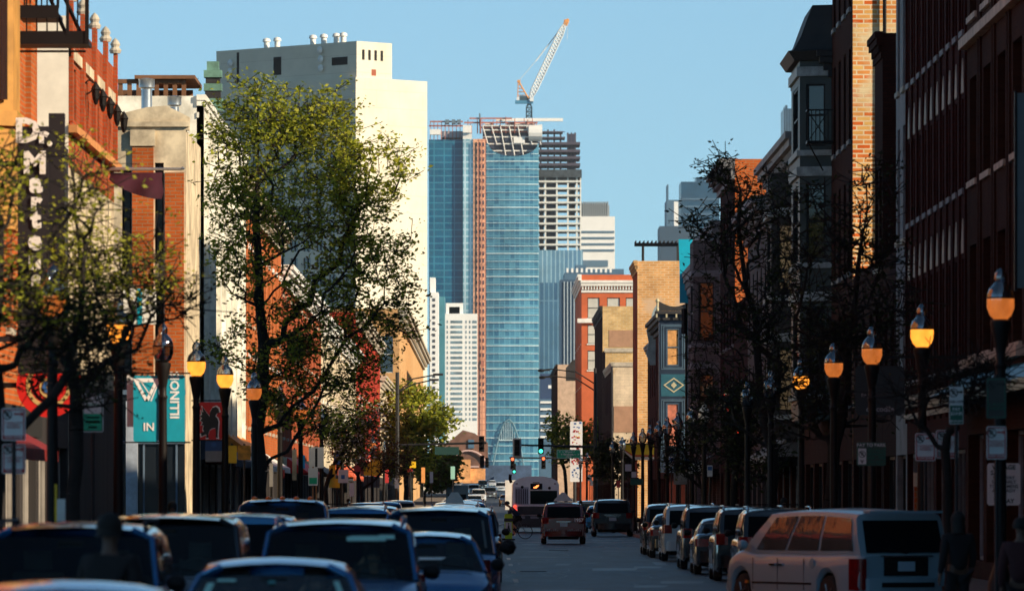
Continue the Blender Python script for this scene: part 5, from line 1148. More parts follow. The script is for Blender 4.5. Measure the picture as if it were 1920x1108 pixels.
# --- parked row on the right, tails to the camera
PK = 'cars parked along the right kerb'
car('suv', 'black sport utility car parked right behind the minivan', P_black, 6.35, 139, rails='cross', group=PK)
car('suv', 'black sport utility car with bright roof rails, second in the parked row', P_black, 6.25, 150.5, rails=True, group=PK)
car('sedan', 'small dark sedan between two taller cars in the parked row', P_grey, 6.15, 163, group=PK)
car('suv', 'dark grey sport utility car in front of the white one in the parked row', P_grey, 6.2, 175, group=PK, rails='black')
car('suv', 'white sport utility car with dark rear glass in the parked row', P_white, 6.28, 197, group=PK, rails=True)
car('sedan', 'low dark car just beyond the white one in the parked row', P_black, 6.15, 208, group=PK)
car('suv', 'dark tall car at the far end of the near parked row', P_black, 6.2, 218, group=PK)
blk = car('suv', 'big black sport utility car stopped right of the maroon taxi', P_black, 6.2, 318, group=None, rails='black'); blk.scale = (1.1, 1, 1.06)
mb = MB(); mb.box(-.38, .38, -.04, -.012, 1.0, 1.03); mb.build('chrome_badge_bar', M_chrome, blk)
car('suv', 'light framed tall car ahead between the taxi and the black one', P_grey, 5.9, 372)
car('hatch', 'pale blue small car glimpsed behind the maroon taxi', P_steelb, 6.15, 350)
# --- maroon taxi
tx = car('suv', 'maroon taxi with a white pyramid roof sign following the bus', P_red, 3.16, 267, cat='taxi', rails='black'); tx['label'] = 'maroon taxi with a white pyramid roof sign following the bus'
M_wl = mat('white_lettering', (.9, .9, .9), .5, noise=0); M_wl2 = mat('dim_white_lettering', (.3, .3, .33), .6, noise=0)
text('1957', .2, M_wl, tx, (.62, -.045, 1.0), bold=.008)
for x in (-.5, .45):
    mb = MB()
    for q in range(7): mb.box(x-.3+q*.085, x-.3+q*.085+.06, -.085, -.08, .55, .55+.05+.02*(q % 3))
    mb.build('lettering', M_wl2, tx)
mb = MB(); mb.prism([(-.4, 1.8), (.4, 1.8), (.36, 1.86), (.06, 2.16), (-.06, 2.16), (-.36, 1.86)], 1.6, 2.4, 'y'); mb.build('roof_sign', mat('roof_sign_white', (.6, .72, .8), .4, noise=0), tx)
# --- oncoming queue on the left
ON = 'cars queuing towards the camera'
car('sedan', 'blue grey car roof cut by the lower left corner of the picture', P_steelb, -2.75, 39, True, group=ON)
s1 = car('sedan', 'dark blue sedan with mint sunshade strips, nearest at the bottom', P_blue, -1.88, 54.5, True, group=ON, interior=True)
mb = MB()
car('suv', 'long dark van like car behind the near silhouette at the left edge', P_blue, -3.95, 59, True, group=ON, rails='black', interior=True)
car('van', 'dark minivan behind the left edge car with its right pillar catching light', P_black, -3.75, 73, True, cat='minivan', group=ON, interior=True)
s2 = car('suv', 'dark blue sport utility car directly behind the nearest sedan', P_blue, -1.62, 68, True, group=ON, rails=True, interior=True)
car('hatch', 'small dark hatchback with a pale paper on its windscreen', P_blue, -.82, 85, True, group=ON, interior=True)
s3 = car('van', 'tall dark blue van right of the queue with a big black mirror', P_blue, -.78, 100, True, cat='van', group=ON, interior=True); s3.scale = (1, 1, 1.02)
pk = car('pickup', 'large dark pickup truck with amber marker lamps on its roof', P_blue, -4.05, 124, True, cat='pickup truck', group=ON, interior=True)
for i in range(5):
    mb = MB(); mb.lathe((-.55+i*.275, 5.6*(1-.37)-.1, 1.93), [(.06, 0), (.05, .05), (0, .07)], 8); mb.build('marker_lamp', M_amb, pk)
car('suv', 'blue tall car half seen behind the nearest sport utility car', P_steelb, -3.6, 92, True, group=ON)
car('suv', 'rounded dark car right of the pickup truck', P_blue, -3.1, 148, True, group=ON, rails='cross')
car('suv', 'second rounded dark car right of the pickup truck', P_grey, -3.2, 171, True, group=ON)
specs = [(-1.0, 126, 'van', P_blue, 'dark minivan right behind the tall blue van'), (-.6, 146, 'suv', P_black, 'black tall car beside the yellow crossing sign'), (-1.0, 166, 'suv', P_grey, 'grey tall car with roof bars in the middle of the queue'), (-1.0, 190, 'suv', P_blue, 'blue tall car under the white taxi hat in the queue'),
 (-.7, 215, 'sedan', P_black, 'black car just left of the cyclist'), (-1.2, 236, 'van', P_white, 'white van roof in the middle of the queue'), (-1.1, 262, 'suv', P_steelb, 'steel blue car roof far back in the queue'), (-.9, 285, 'suv', P_blue, 'dark blue car roof beside the cyclist'),
 (-1.3, 318, 'van', P_silver, 'silver minivan far back in the queue'), (-1.2, 350, 'suv', P_white, 'white tall car far back in the queue'), (-1.5, 385, 'suv', P_blue, 'blue tall car near the far crossing'), (-1.3, 430, 'sedan', P_silver, 'silver sedan at the far crossing'), (-1.2, 520, 'suv', P_white, 'white car beyond the far crossing'), (-4.9, 300, 'suv', P_blue, 'blue tall car parked beside the yellow signs'), (-4.9, 255, 'suv', P_steelb, 'steel blue tall car parked by the tall white sign'), (-4.8, 215, 'hatch', P_grey, 'grey hatchback parked left of the queue'), (-4.9, 350, 'van', P_silver, 'silver minivan parked below the yellow banners')]
for (x, y, kd, pm, lb) in specs: car(kd, lb, pm, x, y, True, group=ON, rails=(True if kd == 'suv' else False))
for (x, y, kd, pm, lb) in [(-1.5, 700, 'suv', P_white, 'first sunlit car on the distant rise of the street'), (2.2, 760, 'sedan', P_silver, 'second sunlit car on the distant rise of the street'), (-1.2, 830, 'van', P_white, 'white van on the distant rise of the street'), (.3, 900, 'suv', P_silver, 'small silver car on the distant rise, left of the bus'), (-2.2, 990, 'suv', P_white, 'tiny white car near the top of the distant rise'), (2.2, 1080, 'van', P_white, 'tiny white van near the top of the distant rise'), (-1.0, 1180, 'suv', P_black, 'tiny dark car near the top of the distant rise'), (.8, 1280, 'sedan', P_white, 'farthest tiny pale car on the distant rise')]:
    car(kd, lb, pm, x, y, True, group='distant cars on the rise')
mb = MB(); mb.box(-1.2, 1.2, 0, 3, 0, 1.4); mb.box(-1.1, 1.1, .2, 6, 1.0, 3.1)
t = thing('box_truck', 'small blue grey box truck far back on the left of the queue', 'truck', (-3.1, 640, 0)); mb.build('cargo_box', mat('truck_blue', (.2, .32, .38), .5, noise=.1), t)
mb = MB(); mb.box(-.9, .9, -.02, 0, 1.5, 2.2); mb.build('windscreen', M_cg, t)
# details of the near windscreens
def strip_on(t, x0, x1, y, z0, z1, name='sunshade_strip', m=M_mint, sl=0.0):
    mb = MB(); mb._add([(x0, y, z0), (x1, y, z0), (x1+sl, y-(z1-z0)*1.5, z1), (x0+sl, y-(z1-z0)*1.5, z1)], [(0, 1, 2, 3)]); return mb.build(name, m, t)
def on_screen(t, kd, a, b_, h0, h1, name, m, sl=0):
    """a patch lying on the windscreen: a, b across (-1..1), h up the glass"""
    k = KINDS[kd]; L, W, H = k['L'], k['W'], k['H']; wb = W/2-.09; wt_ = W/2-(.27 if kd in ('sedan', 'hatch') else .2)
    ys_, yt_ = L*(1-k['sc']), L*(1-k['st']); z0, z1 = k['zc']-.02, H-.03-.05*(1-math.sin(PI*.12))*1.6-.09
    def P(q, h):
        wx = (wb+(wt_+.03-wb)*h)-.07; x = q*wx; y = ys_+(yt_-ys_)*h+.16*(1-(q*.93)**2)*(1-h*.45)+.03+.012; return (x, y, z0+(z1-z0)*h+.018)
    mb = MB(); mb.grid([[P(a+(b_-a)*i/6+sl*h, h0+(h1-h0)*h) for h in (0, .5, 1)] for i in range(7)]); return mb.build(name, m, t)
on_screen(s1, 'sedan', .84, .94, .15, .8, 'sunshade_strip', M_mint); on_screen(s1, 'sedan', .55, .82, .83, .9, 'visor_strip', M_mint); on_screen(s1, 'sedan', -.93, -.85, .2, .85, 'sunshade_strip', M_mint)
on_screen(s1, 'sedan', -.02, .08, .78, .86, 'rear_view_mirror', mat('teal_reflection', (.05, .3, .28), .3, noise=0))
on_screen(s1, 'sedan', -.62, -.42, .12, .5, 'hand_reflection', mat('skin_reflection', (.45, .2, .15), .6, noise=.2), sl=.12) if False else None
on_screen(s2, 'suv', -.72, -.12, .82, .93, 'visor_strip', M_mint); on_screen(s2, 'suv', -.86, -.62, .86, .95, 'visor_strip', M_mint)
mb = MB(); mb.lathe((-.98, 3.5, 1.17), [(.04, 0), (.1, -.05), (.13, -.12), (.1, -.21), (0, -.25)], 14, axis='x'); mb.build('wing_mirror', M_plast, s3, smooth=30)
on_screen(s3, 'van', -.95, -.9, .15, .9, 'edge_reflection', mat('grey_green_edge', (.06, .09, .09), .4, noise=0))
hb = [o for o in COL.objects if o.get('label', '').startswith('small dark hatchback')][0]
on_screen(hb, 'hatch', -.3, .5, .4, .5, 'windscreen_paper', M_white, sl=-.1)
# taxi hat in the queue
t = [o for o in COL.objects if o.get('label', '').startswith('blue tall car under')][0]
mb = MB(); mb.prism([(-.28, 1.79), (.28, 1.79), (.22, 1.95), (.1, 2.12), (-.1, 2.12), (-.22, 1.95)], 2.0, 2.6, 'y'); mb.build('roof_sign', M_white, t)

# ============================================================ bus
bt = thing('city_bus', 'white and grey city bus seen from behind with an orange route display', 'bus', (2.62, 350, 0))
P_bus = mat('bus_paint', (.93, .95, .97), .35, 0, .4, noise=.05); M_busd = mat('bus_dark_skirt', (.04, .045, .05), .6, noise=.3)
mb = MB(); pr = [(-1.27, .35), (1.27, .35), (1.29, 1.2), (1.26, 2.65), (1.18, 2.82), (.9, 2.98), (.45, 3.08), (0, 3.1), (-.45, 3.08), (-.9, 2.98), (-1.18, 2.82), (-1.26, 2.65), (-1.29, 1.2)]
mb.prism(pr, 0, 12, 'y'); mb.build('body', P_bus, bt, smooth=30)
mb = MB(); mb.box(-1.3, 1.3, -.06, .0, .3, .95); mb.box(-1.0, 1.0, -.09, -.06, 1.0, 1.45); mb.build('engine_door', M_busd, bt)
def bpart(name, m, *bx):
    mb = MB()
    for b_ in bx: mb.box(*b_)
    return mb.build(name, m, bt)
bpart('rear_window', M_cg, (-.27, 1.12, -.03, -.003, 1.62, 2.27)); bpart('window_seal', M_plast, (-.31, 1.16, -.02, -.002, 1.58, 2.31))
bpart('route_display', M_plast, (-.3, .35, -.05, -.003, 2.38, 2.7))
mb = MB(); mb.prism([(-.12, 2.44), (.02, 2.44), (.16, 2.56), (.16, 2.63), (.05, 2.6), (-.06, 2.52), (-.14, 2.5)], -.065, -.055, 'y'); mb.build('display_arrow', mat('display_orange', (.6, .2, .05), .5, noise=0, emit=(1, .22, .05), es=2.5), bt)
bpart('vent_panel', mat('bus_vent', (.5, .55, .63), .5, noise=0), (-1.15, -.4, -.02, -.003, 1.55, 2.5))
mb = MB()
for q in range(7): mb.box(-1.1+q*.1, -1.05+q*.1, -.03, -.021, 1.6, 2.4)
mb.build('vent_slats', M_busd, bt)
for x in (-.75, .74): mb = MB(); mb.lathe((x, -.02, 2.45 if x > 0 else 2.5), [(.08, 0), (.08, -.02), (0, -.03)], 14, axis='y'); mb.build('round_vent', M_plast, bt)
for x in (-1.05, -.1, .02, .14, 1.05): mb = MB(); mb.box(x-.06, x+.06, -.03, -.003, 2.72 if abs(x) < .5 else 2.66, 2.77 if abs(x) < .5 else 2.71); mb.build('marker_lamp', M_tail, bt)
for x in (-1.14, 1.14): mb = MB(); mb.lathe((x, -.02, 1.22), [(.1, 0), (.1, -.06), (0, -.07)], 14, axis='y'); mb.lathe((x, -.02, 1.45), [(.08, 0), (.08, -.06), (0, -.07)], 14, axis='y'); mb.build('tail_light', M_tailon if x < 0 else M_tail, bt)
bpart('advert_strip', M_wl2, (-1.05, -.6, -.1, -.091, .78, .92), (-.3, .15, -.1, -.091, .78, .92)); mb = MB(); mb.tube([(-1.35, .2, 2.75), (-1.42, .15, 2.95), (-1.4, .15, 3.2)], .09, 6); mb.build('roof_mirror', M_plast, bt)
for sx in (-1, 1):
    mb = MB(); mb.lathe((sx*1.22, 2.6, .48), [(.3, 0), (.46, 0), (.48, -sx*.06), (.48, -sx*.28)], 20, axis='x'); mb.build('wheel', M_tyre, bt, smooth=40)
t = thing('delivery_truck', 'white sunlit truck just left of the bus', 'truck', (2.6, 520, 0))
mb = MB(); mb.prism([(-1.2, .9), (1.2, .9), (1.2, 3.3), (-1.2, 3.3)], 0, 7, 'y'); mb.build('cargo_box', M_white, t); mb = MB(); mb.box(-1.0, 1.0, -.05, .4, .4, .88); mb.build('bumper', M_plast, t)

# ============================================================ traffic signals
M_pole = mat('dark_pole', (.02, .02, .022), .6, .2, noise=.2)
M_g = mat('signal_green', (.0, .5, .35), .4, noise=0, emit=(.05, 1, .6), es=2.5); M_r = mat('signal_red', (.6, .05, .02), .4, noise=0, emit=(1, .12, .04), es=2.5)
def signal(label, x, y, z, on=None, back=None, dark_only=False, face=-1):
    t = thing('traffic_signal', label, 'traffic light', (x, y, z), group='traffic lights at the crossing')
    mb = MB(); mb.box(-.19, .19, -.12, .12, -.55, .55); mb.build('signal_housing', M_black, t)
    for i, zz in enumerate((.35, 0, -.35)):
        mb = MB(); mb.lathe((0, face*.121, zz), [(.13, 0), (.13, face*.02), (0, face*.03)], 14, axis='y')
        m = M_dark
        if on == 'red' and i == 0: m = M_r
        if on == 'green' and i == 2: m = M_g
        mb.build('lens', m, t)
        mb = MB(); rows = []
        for k in range(9):
            a = PI*k/8; rows.append([(.15*math.cos(a), face*.125, zz+.15*math.sin(a)), (.15*math.cos(a), face*.38, zz+.13*math.sin(a))])
        mb.grid(rows); mb.build('visor', M_black, t)
    if back: mb = MB(); mb.box(-.3, .3, .13, .15, -.65, .65); mb.build('backplate', mat('pale_backplate', (.5, .53, .55), .5, noise=0), t)
    return t
Ym = 440
def ax(px, Y): return (px-915)*Y/F
def az(py, Y): return 2+(930-py)*Y/F
t = thing('signal_mast', 'tall dark signal mast with long arm and twin street lights right of the bus', 'signal mast', (ax(1116, Ym), Ym, .15)); x0 = ax(1116, Ym)
mb = MB(); mb.tube([(0,0,0), (0,0,az(690, Ym)-.15)], [.17, .1], 10); mb.lathe((0,0,0), [(.32, 0), (.3, .5), (.18, .6)], 10); mb.build('pole', M_pole, t)
mb = MB(); mb.tube([(0,0,az(842, Ym)), (ax(975, Ym)-x0, 0, az(838, Ym))], [.1, .06], 8); mb.build('signal_arm', M_pole, t)
for k, (px, py, pr_) in enumerate(((1012, 698, 712), (1014, 711, 725))):
    mb = MB(); e = ax(px, Ym)-x0; mb.tube([(0, 0, az(pr_+12, Ym)), (e*.35, 0, az(py+3, Ym)), (e*.8, 0, az(py-2, Ym)), (e, 0, az(py, Ym))], .045, 6)
    mb.lathe((e+.1, 0, az(py, Ym)-.08), [(0, -.06), (.2, -.02), (.26, .08), (.1, .16), (0, .17)], 10); mb.box(e, e+.7, -.12, .12, az(py, Ym)-.05, az(py, Ym)+.07); mb.build('street_light_arm', M_pole, t)
signal('traffic light with dark lamps and a pale backplate at the end of the long arm', ax(968, Ym)+.05, Ym-.4, az(839, Ym), None, back=True)
signal('green traffic light in the middle of the long arm', ax(1014, Ym), Ym-.4, az(836, Ym)-.0, 'green')
signal('red traffic light hanging below the long arm end', ax(961, 560), 560, az(868, 560), 'red')
signal('red traffic light beyond the green one', ax(1019, 560), 560, az(867, 560), 'red')
signal('small traffic light with a green lamp left of the bus roof', ax(964, 700), 700, az(878, 700), 'green')
t = thing('signal_mast', 'far signal mast with a thin arm beyond the crossing', 'signal mast', (7.6, 562, .15)); mb = MB(); mb.tube([(0,0,0), (0,0,8)], .13, 8); mb.tube([(0,0,az(862, 562)), (ax(955, 562)-7.6, 0, az(861, 562))], .07, 6); mb.build('pole', M_pole, t)
t = thing('signal_mast', 'left signal mast with a long arm reaching over the street', 'signal mast', (-6.4, 452, .15)); mb = MB(); mb.tube([(0,0,0), (0,0,10.6)], .14, 8); mb.build('pole', M_pole, t)
mb = MB(); mb.tube([(0,0,az(838, 452)), (ax(912, 452)+6.4, 0, az(834, 452))], .08, 6); mb.build('signal_arm', M_pole, t)
mb = MB()
for py, pe in ((706, 820), (716, 812)): mb.tube([(0, 0, az(740, 452)), (ax(775, 452)+6.4, 0, az(py+8, 452)), (ax(pe, 452)+6.4, 0, az(py, 452))], .05, 6); mb.box(ax(pe, 452)+6.1, ax(pe, 452)+6.8, -.14, .14, az(py, 452)-.08, az(py, 452)+.08)
mb.build('street_light_arm', M_pole, t)
signal('traffic light seen from behind at the end of the left arm', ax(903, 452), 451.6, az(832, 452), None)
signal('smaller dark traffic light below the left arm', ax(904, 575), 575, az(865, 575), None)
signal('dark traffic light behind the left arm, right of the smaller one', ax(913, 700), 700, az(867, 700), None)
# green street name signs
M_yel0 = mat('mosaic_yellow', (.7, .5, .15), .5, noise=0); M_gsign = mat('sign_green', (.01, .4, .22), .5, noise=0); M_sw = mat('sign_white', (.7, .7, .7), .5, noise=.05); M_srd = mat('sign_red', (.45, .03, .03), .5, noise=0); M_sbk = mat('sign_black', (.02, .02, .02), .6, noise=0); M_sgn = mat('sign_dull_green', (.02, .12, .08), .6, noise=0); M_sblue = mat('sign_blue', (.03, .12, .35), .5, noise=0)
t = thing('street_name_sign', 'green street name sign with white border hanging from the long signal arm', 'street sign', (ax(1066, Ym), Ym-.35, az(851, Ym)))
mb = MB(); mb.box(-.82, .82, -.02, .02, -.3, .3); mb.build('sign_panel', M_gsign, t)
mb = MB()
for q in ((-.8, .8, .26, .28), (-.8, .8, -.28, -.26), (-.8, -.78, -.26, .26), (.78, .8, -.26, .26)): mb.box(q[0], q[1], -.028, -.021, q[2], q[3])
mb.build('border', M_wl, t); text('<  + Wood +', .2, M_wl, t, (-.12, -.03, .15), bold=.004); text('+ Wolcott ~  >', .2, M_wl, t, (.1, -.03, -.03), bold=.004); text('1700 W', .12, M_wl, t, (0, -.03, -.19), bold=.003)
t = thing('street_name_sign', 'dark green street name sign on the left signal arm', 'street sign', (ax(838, 452), 451.7, az(845, 452))); mb = MB(); mb.box(-.85, .85, -.02, .02, -.28, .28); mb.build('sign_panel', mat('sign_deep_green', (.01, .05, .045), .5, noise=0), t)

# ============================================================ kerbside signs
def sign(label, px0, py0, px1, py1, Y, m=M_sw, parts=(), pole=True, rz=0, name='street_sign', m_pole=None, cat='sign', pole_dx=0, border=None):
    x0_, _, z1_ = at(px0, py0, Y); x1_, _, z0_ = at(px1, py1, Y); cx = (x0_+x1_)/2; t = thing(name, label, cat, (cx, Y, .15), rz); w2 = (x1_-x0_)/2; z0_ -= .15; z1_ -= .15
    mb = MB(); r_ = min(w2, .5*(z1_-z0_))*.12
    mb.prism([(-w2+r_, z0_), (w2-r_, z0_), (w2, z0_+r_), (w2, z1_-r_), (w2-r_, z1_), (-w2+r_, z1_), (-w2, z1_-r_), (-w2, z0_+r_)], -.012, .012, 'y'); mb.build('sign_panel', m, t)
    if border:
        mb = MB(); e = .015
        for q in ((-w2+e, w2-e, z1_-2*e, z1_-e), (-w2+e, w2-e, z0_+e, z0_+2*e), (-w2+e, -w2+2*e, z0_+2*e, z1_-2*e), (w2-2*e, w2-e, z0_+2*e, z1_-2*e)): mb.box(q[0], q[1], -.018, -.013, q[2], q[3])
        mb.build('border', border, t)
    if pole: mb = MB(); mb.tube([(pole_dx, .03, 0), (pole_dx, .03, z1_+.05)], .03, 6); mb.build('post', m_pole or M_pole, t)
    H_ = z1_-z0_
    for p in parts:                           # ('box', u0, v0, u1, v1, mat) / ('text', s, u, v, size_frac, mat) / ('p', u, v, r_frac, mat) / ('arrow', u, v, len, dir, mat)
        if p[0] == 'box': mb = MB(); mb.box(-w2+p[1]*2*w2, -w2+p[3]*2*w2, -.017, -.0125, z0_+p[2]*H_, z0_+p[4]*H_); mb.build('colour_field', p[5], t)
        elif p[0] == 'text': text(p[1], p[4]*H_, p[5], t, (-w2+p[2]*2*w2, -.024, z0_+p[3]*H_), thick=.002, bold=p[6] if len(p) > 6 else .001, sx=p[7] if len(p) > 7 else 1)
        elif p[0] == 'p':
            cx_, cz_, rr_ = -w2+p[1]*2*w2, z0_+p[2]*H_, p[3]*H_; mb = MB(); rows = [[(cx_+q*math.cos(2*PI*k/20), -.02, cz_+q*math.sin(2*PI*k/20)) for q in (rr_*.82, rr_)] for k in range(21)]; mb.grid(rows)
            a = .7*rr_; mb.poly([(cx_-a-.008, -.021, cz_+a-.008), (cx_-a+.008, -.021, cz_+a+.008), (cx_+a+.008, -.021, cz_-a+.008), (cx_+a-.008, -.021, cz_-a-.008)]); mb.build('prohibition_ring', p[4], t)
            text('P', rr_*1.5, M_sbk, t, (cx_, -.019, cz_), thick=.001, bold=.002)
        elif p[0] == 'arrow':
            cx_, cz_, ln = -w2+p[1]*2*w2, z0_+p[2]*H_, p[3]*2*w2/2; d = p[4]; mb = MB(); h = .012
            mb.box(cx_-ln, cx_+ln, -.02, -.0135, cz_-h, cz_+h); mb.poly([(cx_+d*ln*1.3, -.021, cz_), (cx_+d*ln*.6, -.021, cz_+h*3), (cx_+d*ln*.6, -.021, cz_-h*3)]); mb.build('arrow', p[5], t)
    return t
NP = [('p', .24, .8, .15, M_sbk), ('arrow', .7, .82, .36, 1, M_srd), ('text', 'LOADING ZONE\nSTANDING\nPROHIBITED', .5, .48, .075, M_srd, 0, 1.0), ('box', .04, .04, .96, .16, M_srd), ('text', 'TOW ZONE', .5, .1, .1, M_sw)]
NPL = [('p', .24, .8, .15, M_sbk), ('arrow', .7, .82, .36, -1, M_srd), ('text', 'LOADING ZONE\nTHIS SPACE\nAM - PM', .5, .5, .075, M_srd, 0, 1.0), ('box', .04, .05, .3, .25, mat('sign_grey', (.25, .25, .25), .6, noise=0)), ('box', .5, .05, .94, .2, M_srd), ('text', 'TOW', .72, .12, .13, M_sw)]
sign('white loading zone sign with arrow, in front of its neighbour and right of it', 1755, 806, 1797, 859, 108, parts=NPL, border=M_srd)
sign('white loading zone sign crossed by bare twigs, left of the other', 1716, 812, 1754, 864, 112, parts=NP, border=M_srd)
sign('white red edged tow zone sign on the lamp post at the right', 1850, 799, 1887, 861, 95, parts=NP, border=M_srd)
sign('narrow sign with a white top and dark lower half by the bare twigs', 1780, 725, 1806, 795, 103, parts=[('p', .3, .84, .12, M_sbk), ('arrow', .7, .86, .4, 1, M_sbk), ('text', '8AM-10PM', .5, .6, .1, M_sbk), ('box', .04, .02, .96, .5, M_sgn), ('text', 'PAY\n$2/HR', .5, .34, .12, M_sw), ('text', 'MON-SAT', .5, .08, .08, M_sw)])
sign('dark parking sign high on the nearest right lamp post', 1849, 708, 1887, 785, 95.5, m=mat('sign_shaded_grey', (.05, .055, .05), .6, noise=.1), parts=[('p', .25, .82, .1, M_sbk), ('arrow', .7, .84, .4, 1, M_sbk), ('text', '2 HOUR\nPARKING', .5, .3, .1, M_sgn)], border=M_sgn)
sign('wide pay to park sign with a white arrow panel', 1606, 829, 1661, 873, 127, m=mat('sign_grey_green', (.04, .08, .06), .6, noise=.05), parts=[('text', 'PAY TO PARK', .5, .88, .2, M_sw, .001), ('box', .05, .06, .33, .74, M_sw), ('p', .19, .5, .15, M_sbk), ('text', 'v', .19, .2, .3, M_sbk, .003), ('text', '$2 / Hour\nMON-SAT\n8AM - 9PM', .66, .5, .17, M_sgn, .003), ('text', 'PAY BOX', .66, .16, .15, M_sgn, .003)], border=M_sgn)
t = sign('white shop window banner with black village sale lettering', 1851, 868, 1913, 947, 124, pole=False, name='shop_banner', cat='banner', parts=[('text', 'VILLAGE', .5, .9, .15, M_sbk, .003), ('text', 'SALE', .3, .77, .15, M_sbk, .003), ('text', 'ONE WAY\nSALE EARLY\nTODAY MENS\nALL READY', .5, .5, .11, M_sbk, .001), ('text', 'TODAY', .5, .1, .14, M_sbk, .003)])
t = sign('black square hanging shop sign with small pale crocodile lettering', 1604, 686, 1696, 778, 139, m=mat('sign_soft_black', (.012, .012, .014), .5, noise=0), pole=False, name='hanging_sign', parts=[('text', 'crocodile', .5, .12, .15, M_wl2, .004), ('text', 'R+', .17, .4, .09, M_wl2, .002)])
mb = MB(); mb.box(-.56, 1.9, -.01, .01, 4.84, 4.9); mb.build('bracket', M_black, t)
# square no turn style sign and small ones along the right
t = sign('square white sign with a black ring and slash on the right pavement', 1291, 867, 1319, 887, 238, parts=[('text', 'S', .5, .5, .6, M_sbk, .004)], m_pole=M_pole)
mb = MB(); mb.grid([[(q*math.cos(2*PI*k/20), -.03, 3.05+.0+q*math.sin(2*PI*k/20)) for q in (.15, .18)] for k in range(21)]); mb.build('prohibition_ring', M_sbk, t)
for (a, b_, c, d, Y, m, lb) in [(1254, 856, 1264, 875, 262, M_sw, 'small white and red parking sign left of the blue square one'), (1283, 860, 1297, 868, 246, M_sblue, 'small blue sign above the white slashed sign'), (1263, 886, 1288, 908, 250, M_palegrey, 'pale blue board low behind the thin dark tree'), (1326, 872, 1336, 893, 215, M_sw, 'narrow sunlit white sign with a red foot beside the dark tree'), (1172, 870, 1184, 883, 345, M_sw, 'small square white sign beneath the yellow awning'), (1184, 884, 1193, 895, 330, M_sw, 'smaller white sign right below the square one'), (1156, 901, 1163, 914, 420, M_srd, 'tiny red and white sign right of the bus'), (1102, 890, 1110, 901, 440, M_sw, 'small white sign on the signal mast'), (1107, 901, 1113, 910, 450, M_sw, 'tiny white sign below the one on the signal mast'), (1182, 897, 1206, 909, 320, M_sgn, 'dull green board low on the right pavement')]:
    sign(lb, a, b_, c, d, Y, m=m, parts=[('box', .1, .55, .9, .9, M_sblue if m is M_sw else m)] if m is M_sw and Y < 300 else ())
# vertical white neon type sign near the crossing
t = sign('tall white vertical shop sign with red and blue marks right of the bus', 1069, 790, 1092, 903, 555, name='vertical_sign', m_pole=M_pole)
zz0, zz1 = at(0, 903, 555)[2]-.15, at(0, 790, 555)[2]-.15; rr = random.Random(9)
for m_, lo, hi, n_ in ((M_srd, .28, .85, 46), (M_sblue, .04, .22, 12), (M_sblue, .88, .97, 6), (M_yel0, .3, .8, 14)):
    mb = MB()
    for q in range(n_): x, z = rr.uniform(-.42, .34), zz0+(zz1-zz0)*rr.uniform(lo, hi); mb.box(x, x+rr.uniform(.08, .2), -.03, -.013-.002*(n_ % 5), z, z+rr.uniform(.06, .16))
    mb.build('mosaic_marks', m_, t)
# --- left side
sign('upper white no parking sign at the left edge', 3, 765, 48, 826, 84, parts=NP, border=M_srd)
sign('lower white tow zone sign at the left edge', 4, 832, 48, 888, 84.5, parts=NP, border=M_srd)
sign('white and green rounded parking sign between the dark trees on the left', 154, 738, 194, 810, 104, parts=[('box', .05, .04, .95, .48, M_gsign), ('box', .2, .36, .8, .4, M_sw), ('box', .15, .24, .85, .3, M_sw), ('box', .3, .1, .7, .15, M_sw), ('box', .2, .7, .8, .74, mat('sign_pale_green', (.3, .5, .4), .6, noise=0))], border=M_sgn)
sign('tall white sign with a grey stripe above a green one', 579, 838, 607, 877, 240, parts=[('box', .42, .05, .58, .95, M_plast)], m_pole=mat('orange_brown_pole', (.3, .13, .06), .7, noise=0))
sign('white and green sign under the tall white one', 578, 877, 596, 910, 238, parts=[('box', .1, .1, .9, .45, M_gsign)], m_pole=mat('orange_brown_pole', (.3, .13, .06), .7, noise=0))
M_yel = mat('bright_yellow_sign', (.85, .52, .01), .5, noise=.1)
sign('upright yellow banner sign left of the blue square sign', 617, 872, 629, 914, 262, m=M_yel); sign('yellow tab sign projecting right of the yellow banner', 628, 897, 637, 914, 270, m=M_yel)
sign('small white sign with a blue blot right of the yellow banner', 634, 880, 653, 905, 255, parts=[('box', .3, .3, .65, .6, M_sblue)])
sign('dark blue sign behind the yellow banner', 626, 850, 638, 870, 280, m=M_sblue)
sign('yellow lamp post banner, left one of the pair', 682, 866, 696, 891, 360, m=M_yel, name='lamp_banner', cat='banner'); sign('yellow lamp post banner, right one of the pair', 697, 861, 716, 892, 358, m=M_yel, name='lamp_banner', cat='banner')
sign('dark grey board below the yellow banners', 682, 893, 712, 914, 361, m=mat('dark_grey_board', (.06, .08, .1), .6, noise=.2), pole=False)
sign('small bright blue sign left of the tall white sign', 562, 853, 572, 878, 245, m=mat('bright_blue', (.0, .25, .6), .5, noise=0))
sign('small yellow sign under the round green tree', 768, 865, 780, 877, 450, m=M_yel); sign('red sign under the small yellow one', 764, 878, 774, 884, 452, m=M_srd)
sign('pale green sign beyond the round green tree', 845, 874, 853, 898, 560, m=mat('pale_mint_sign', (.3, .6, .5), .6, noise=0))
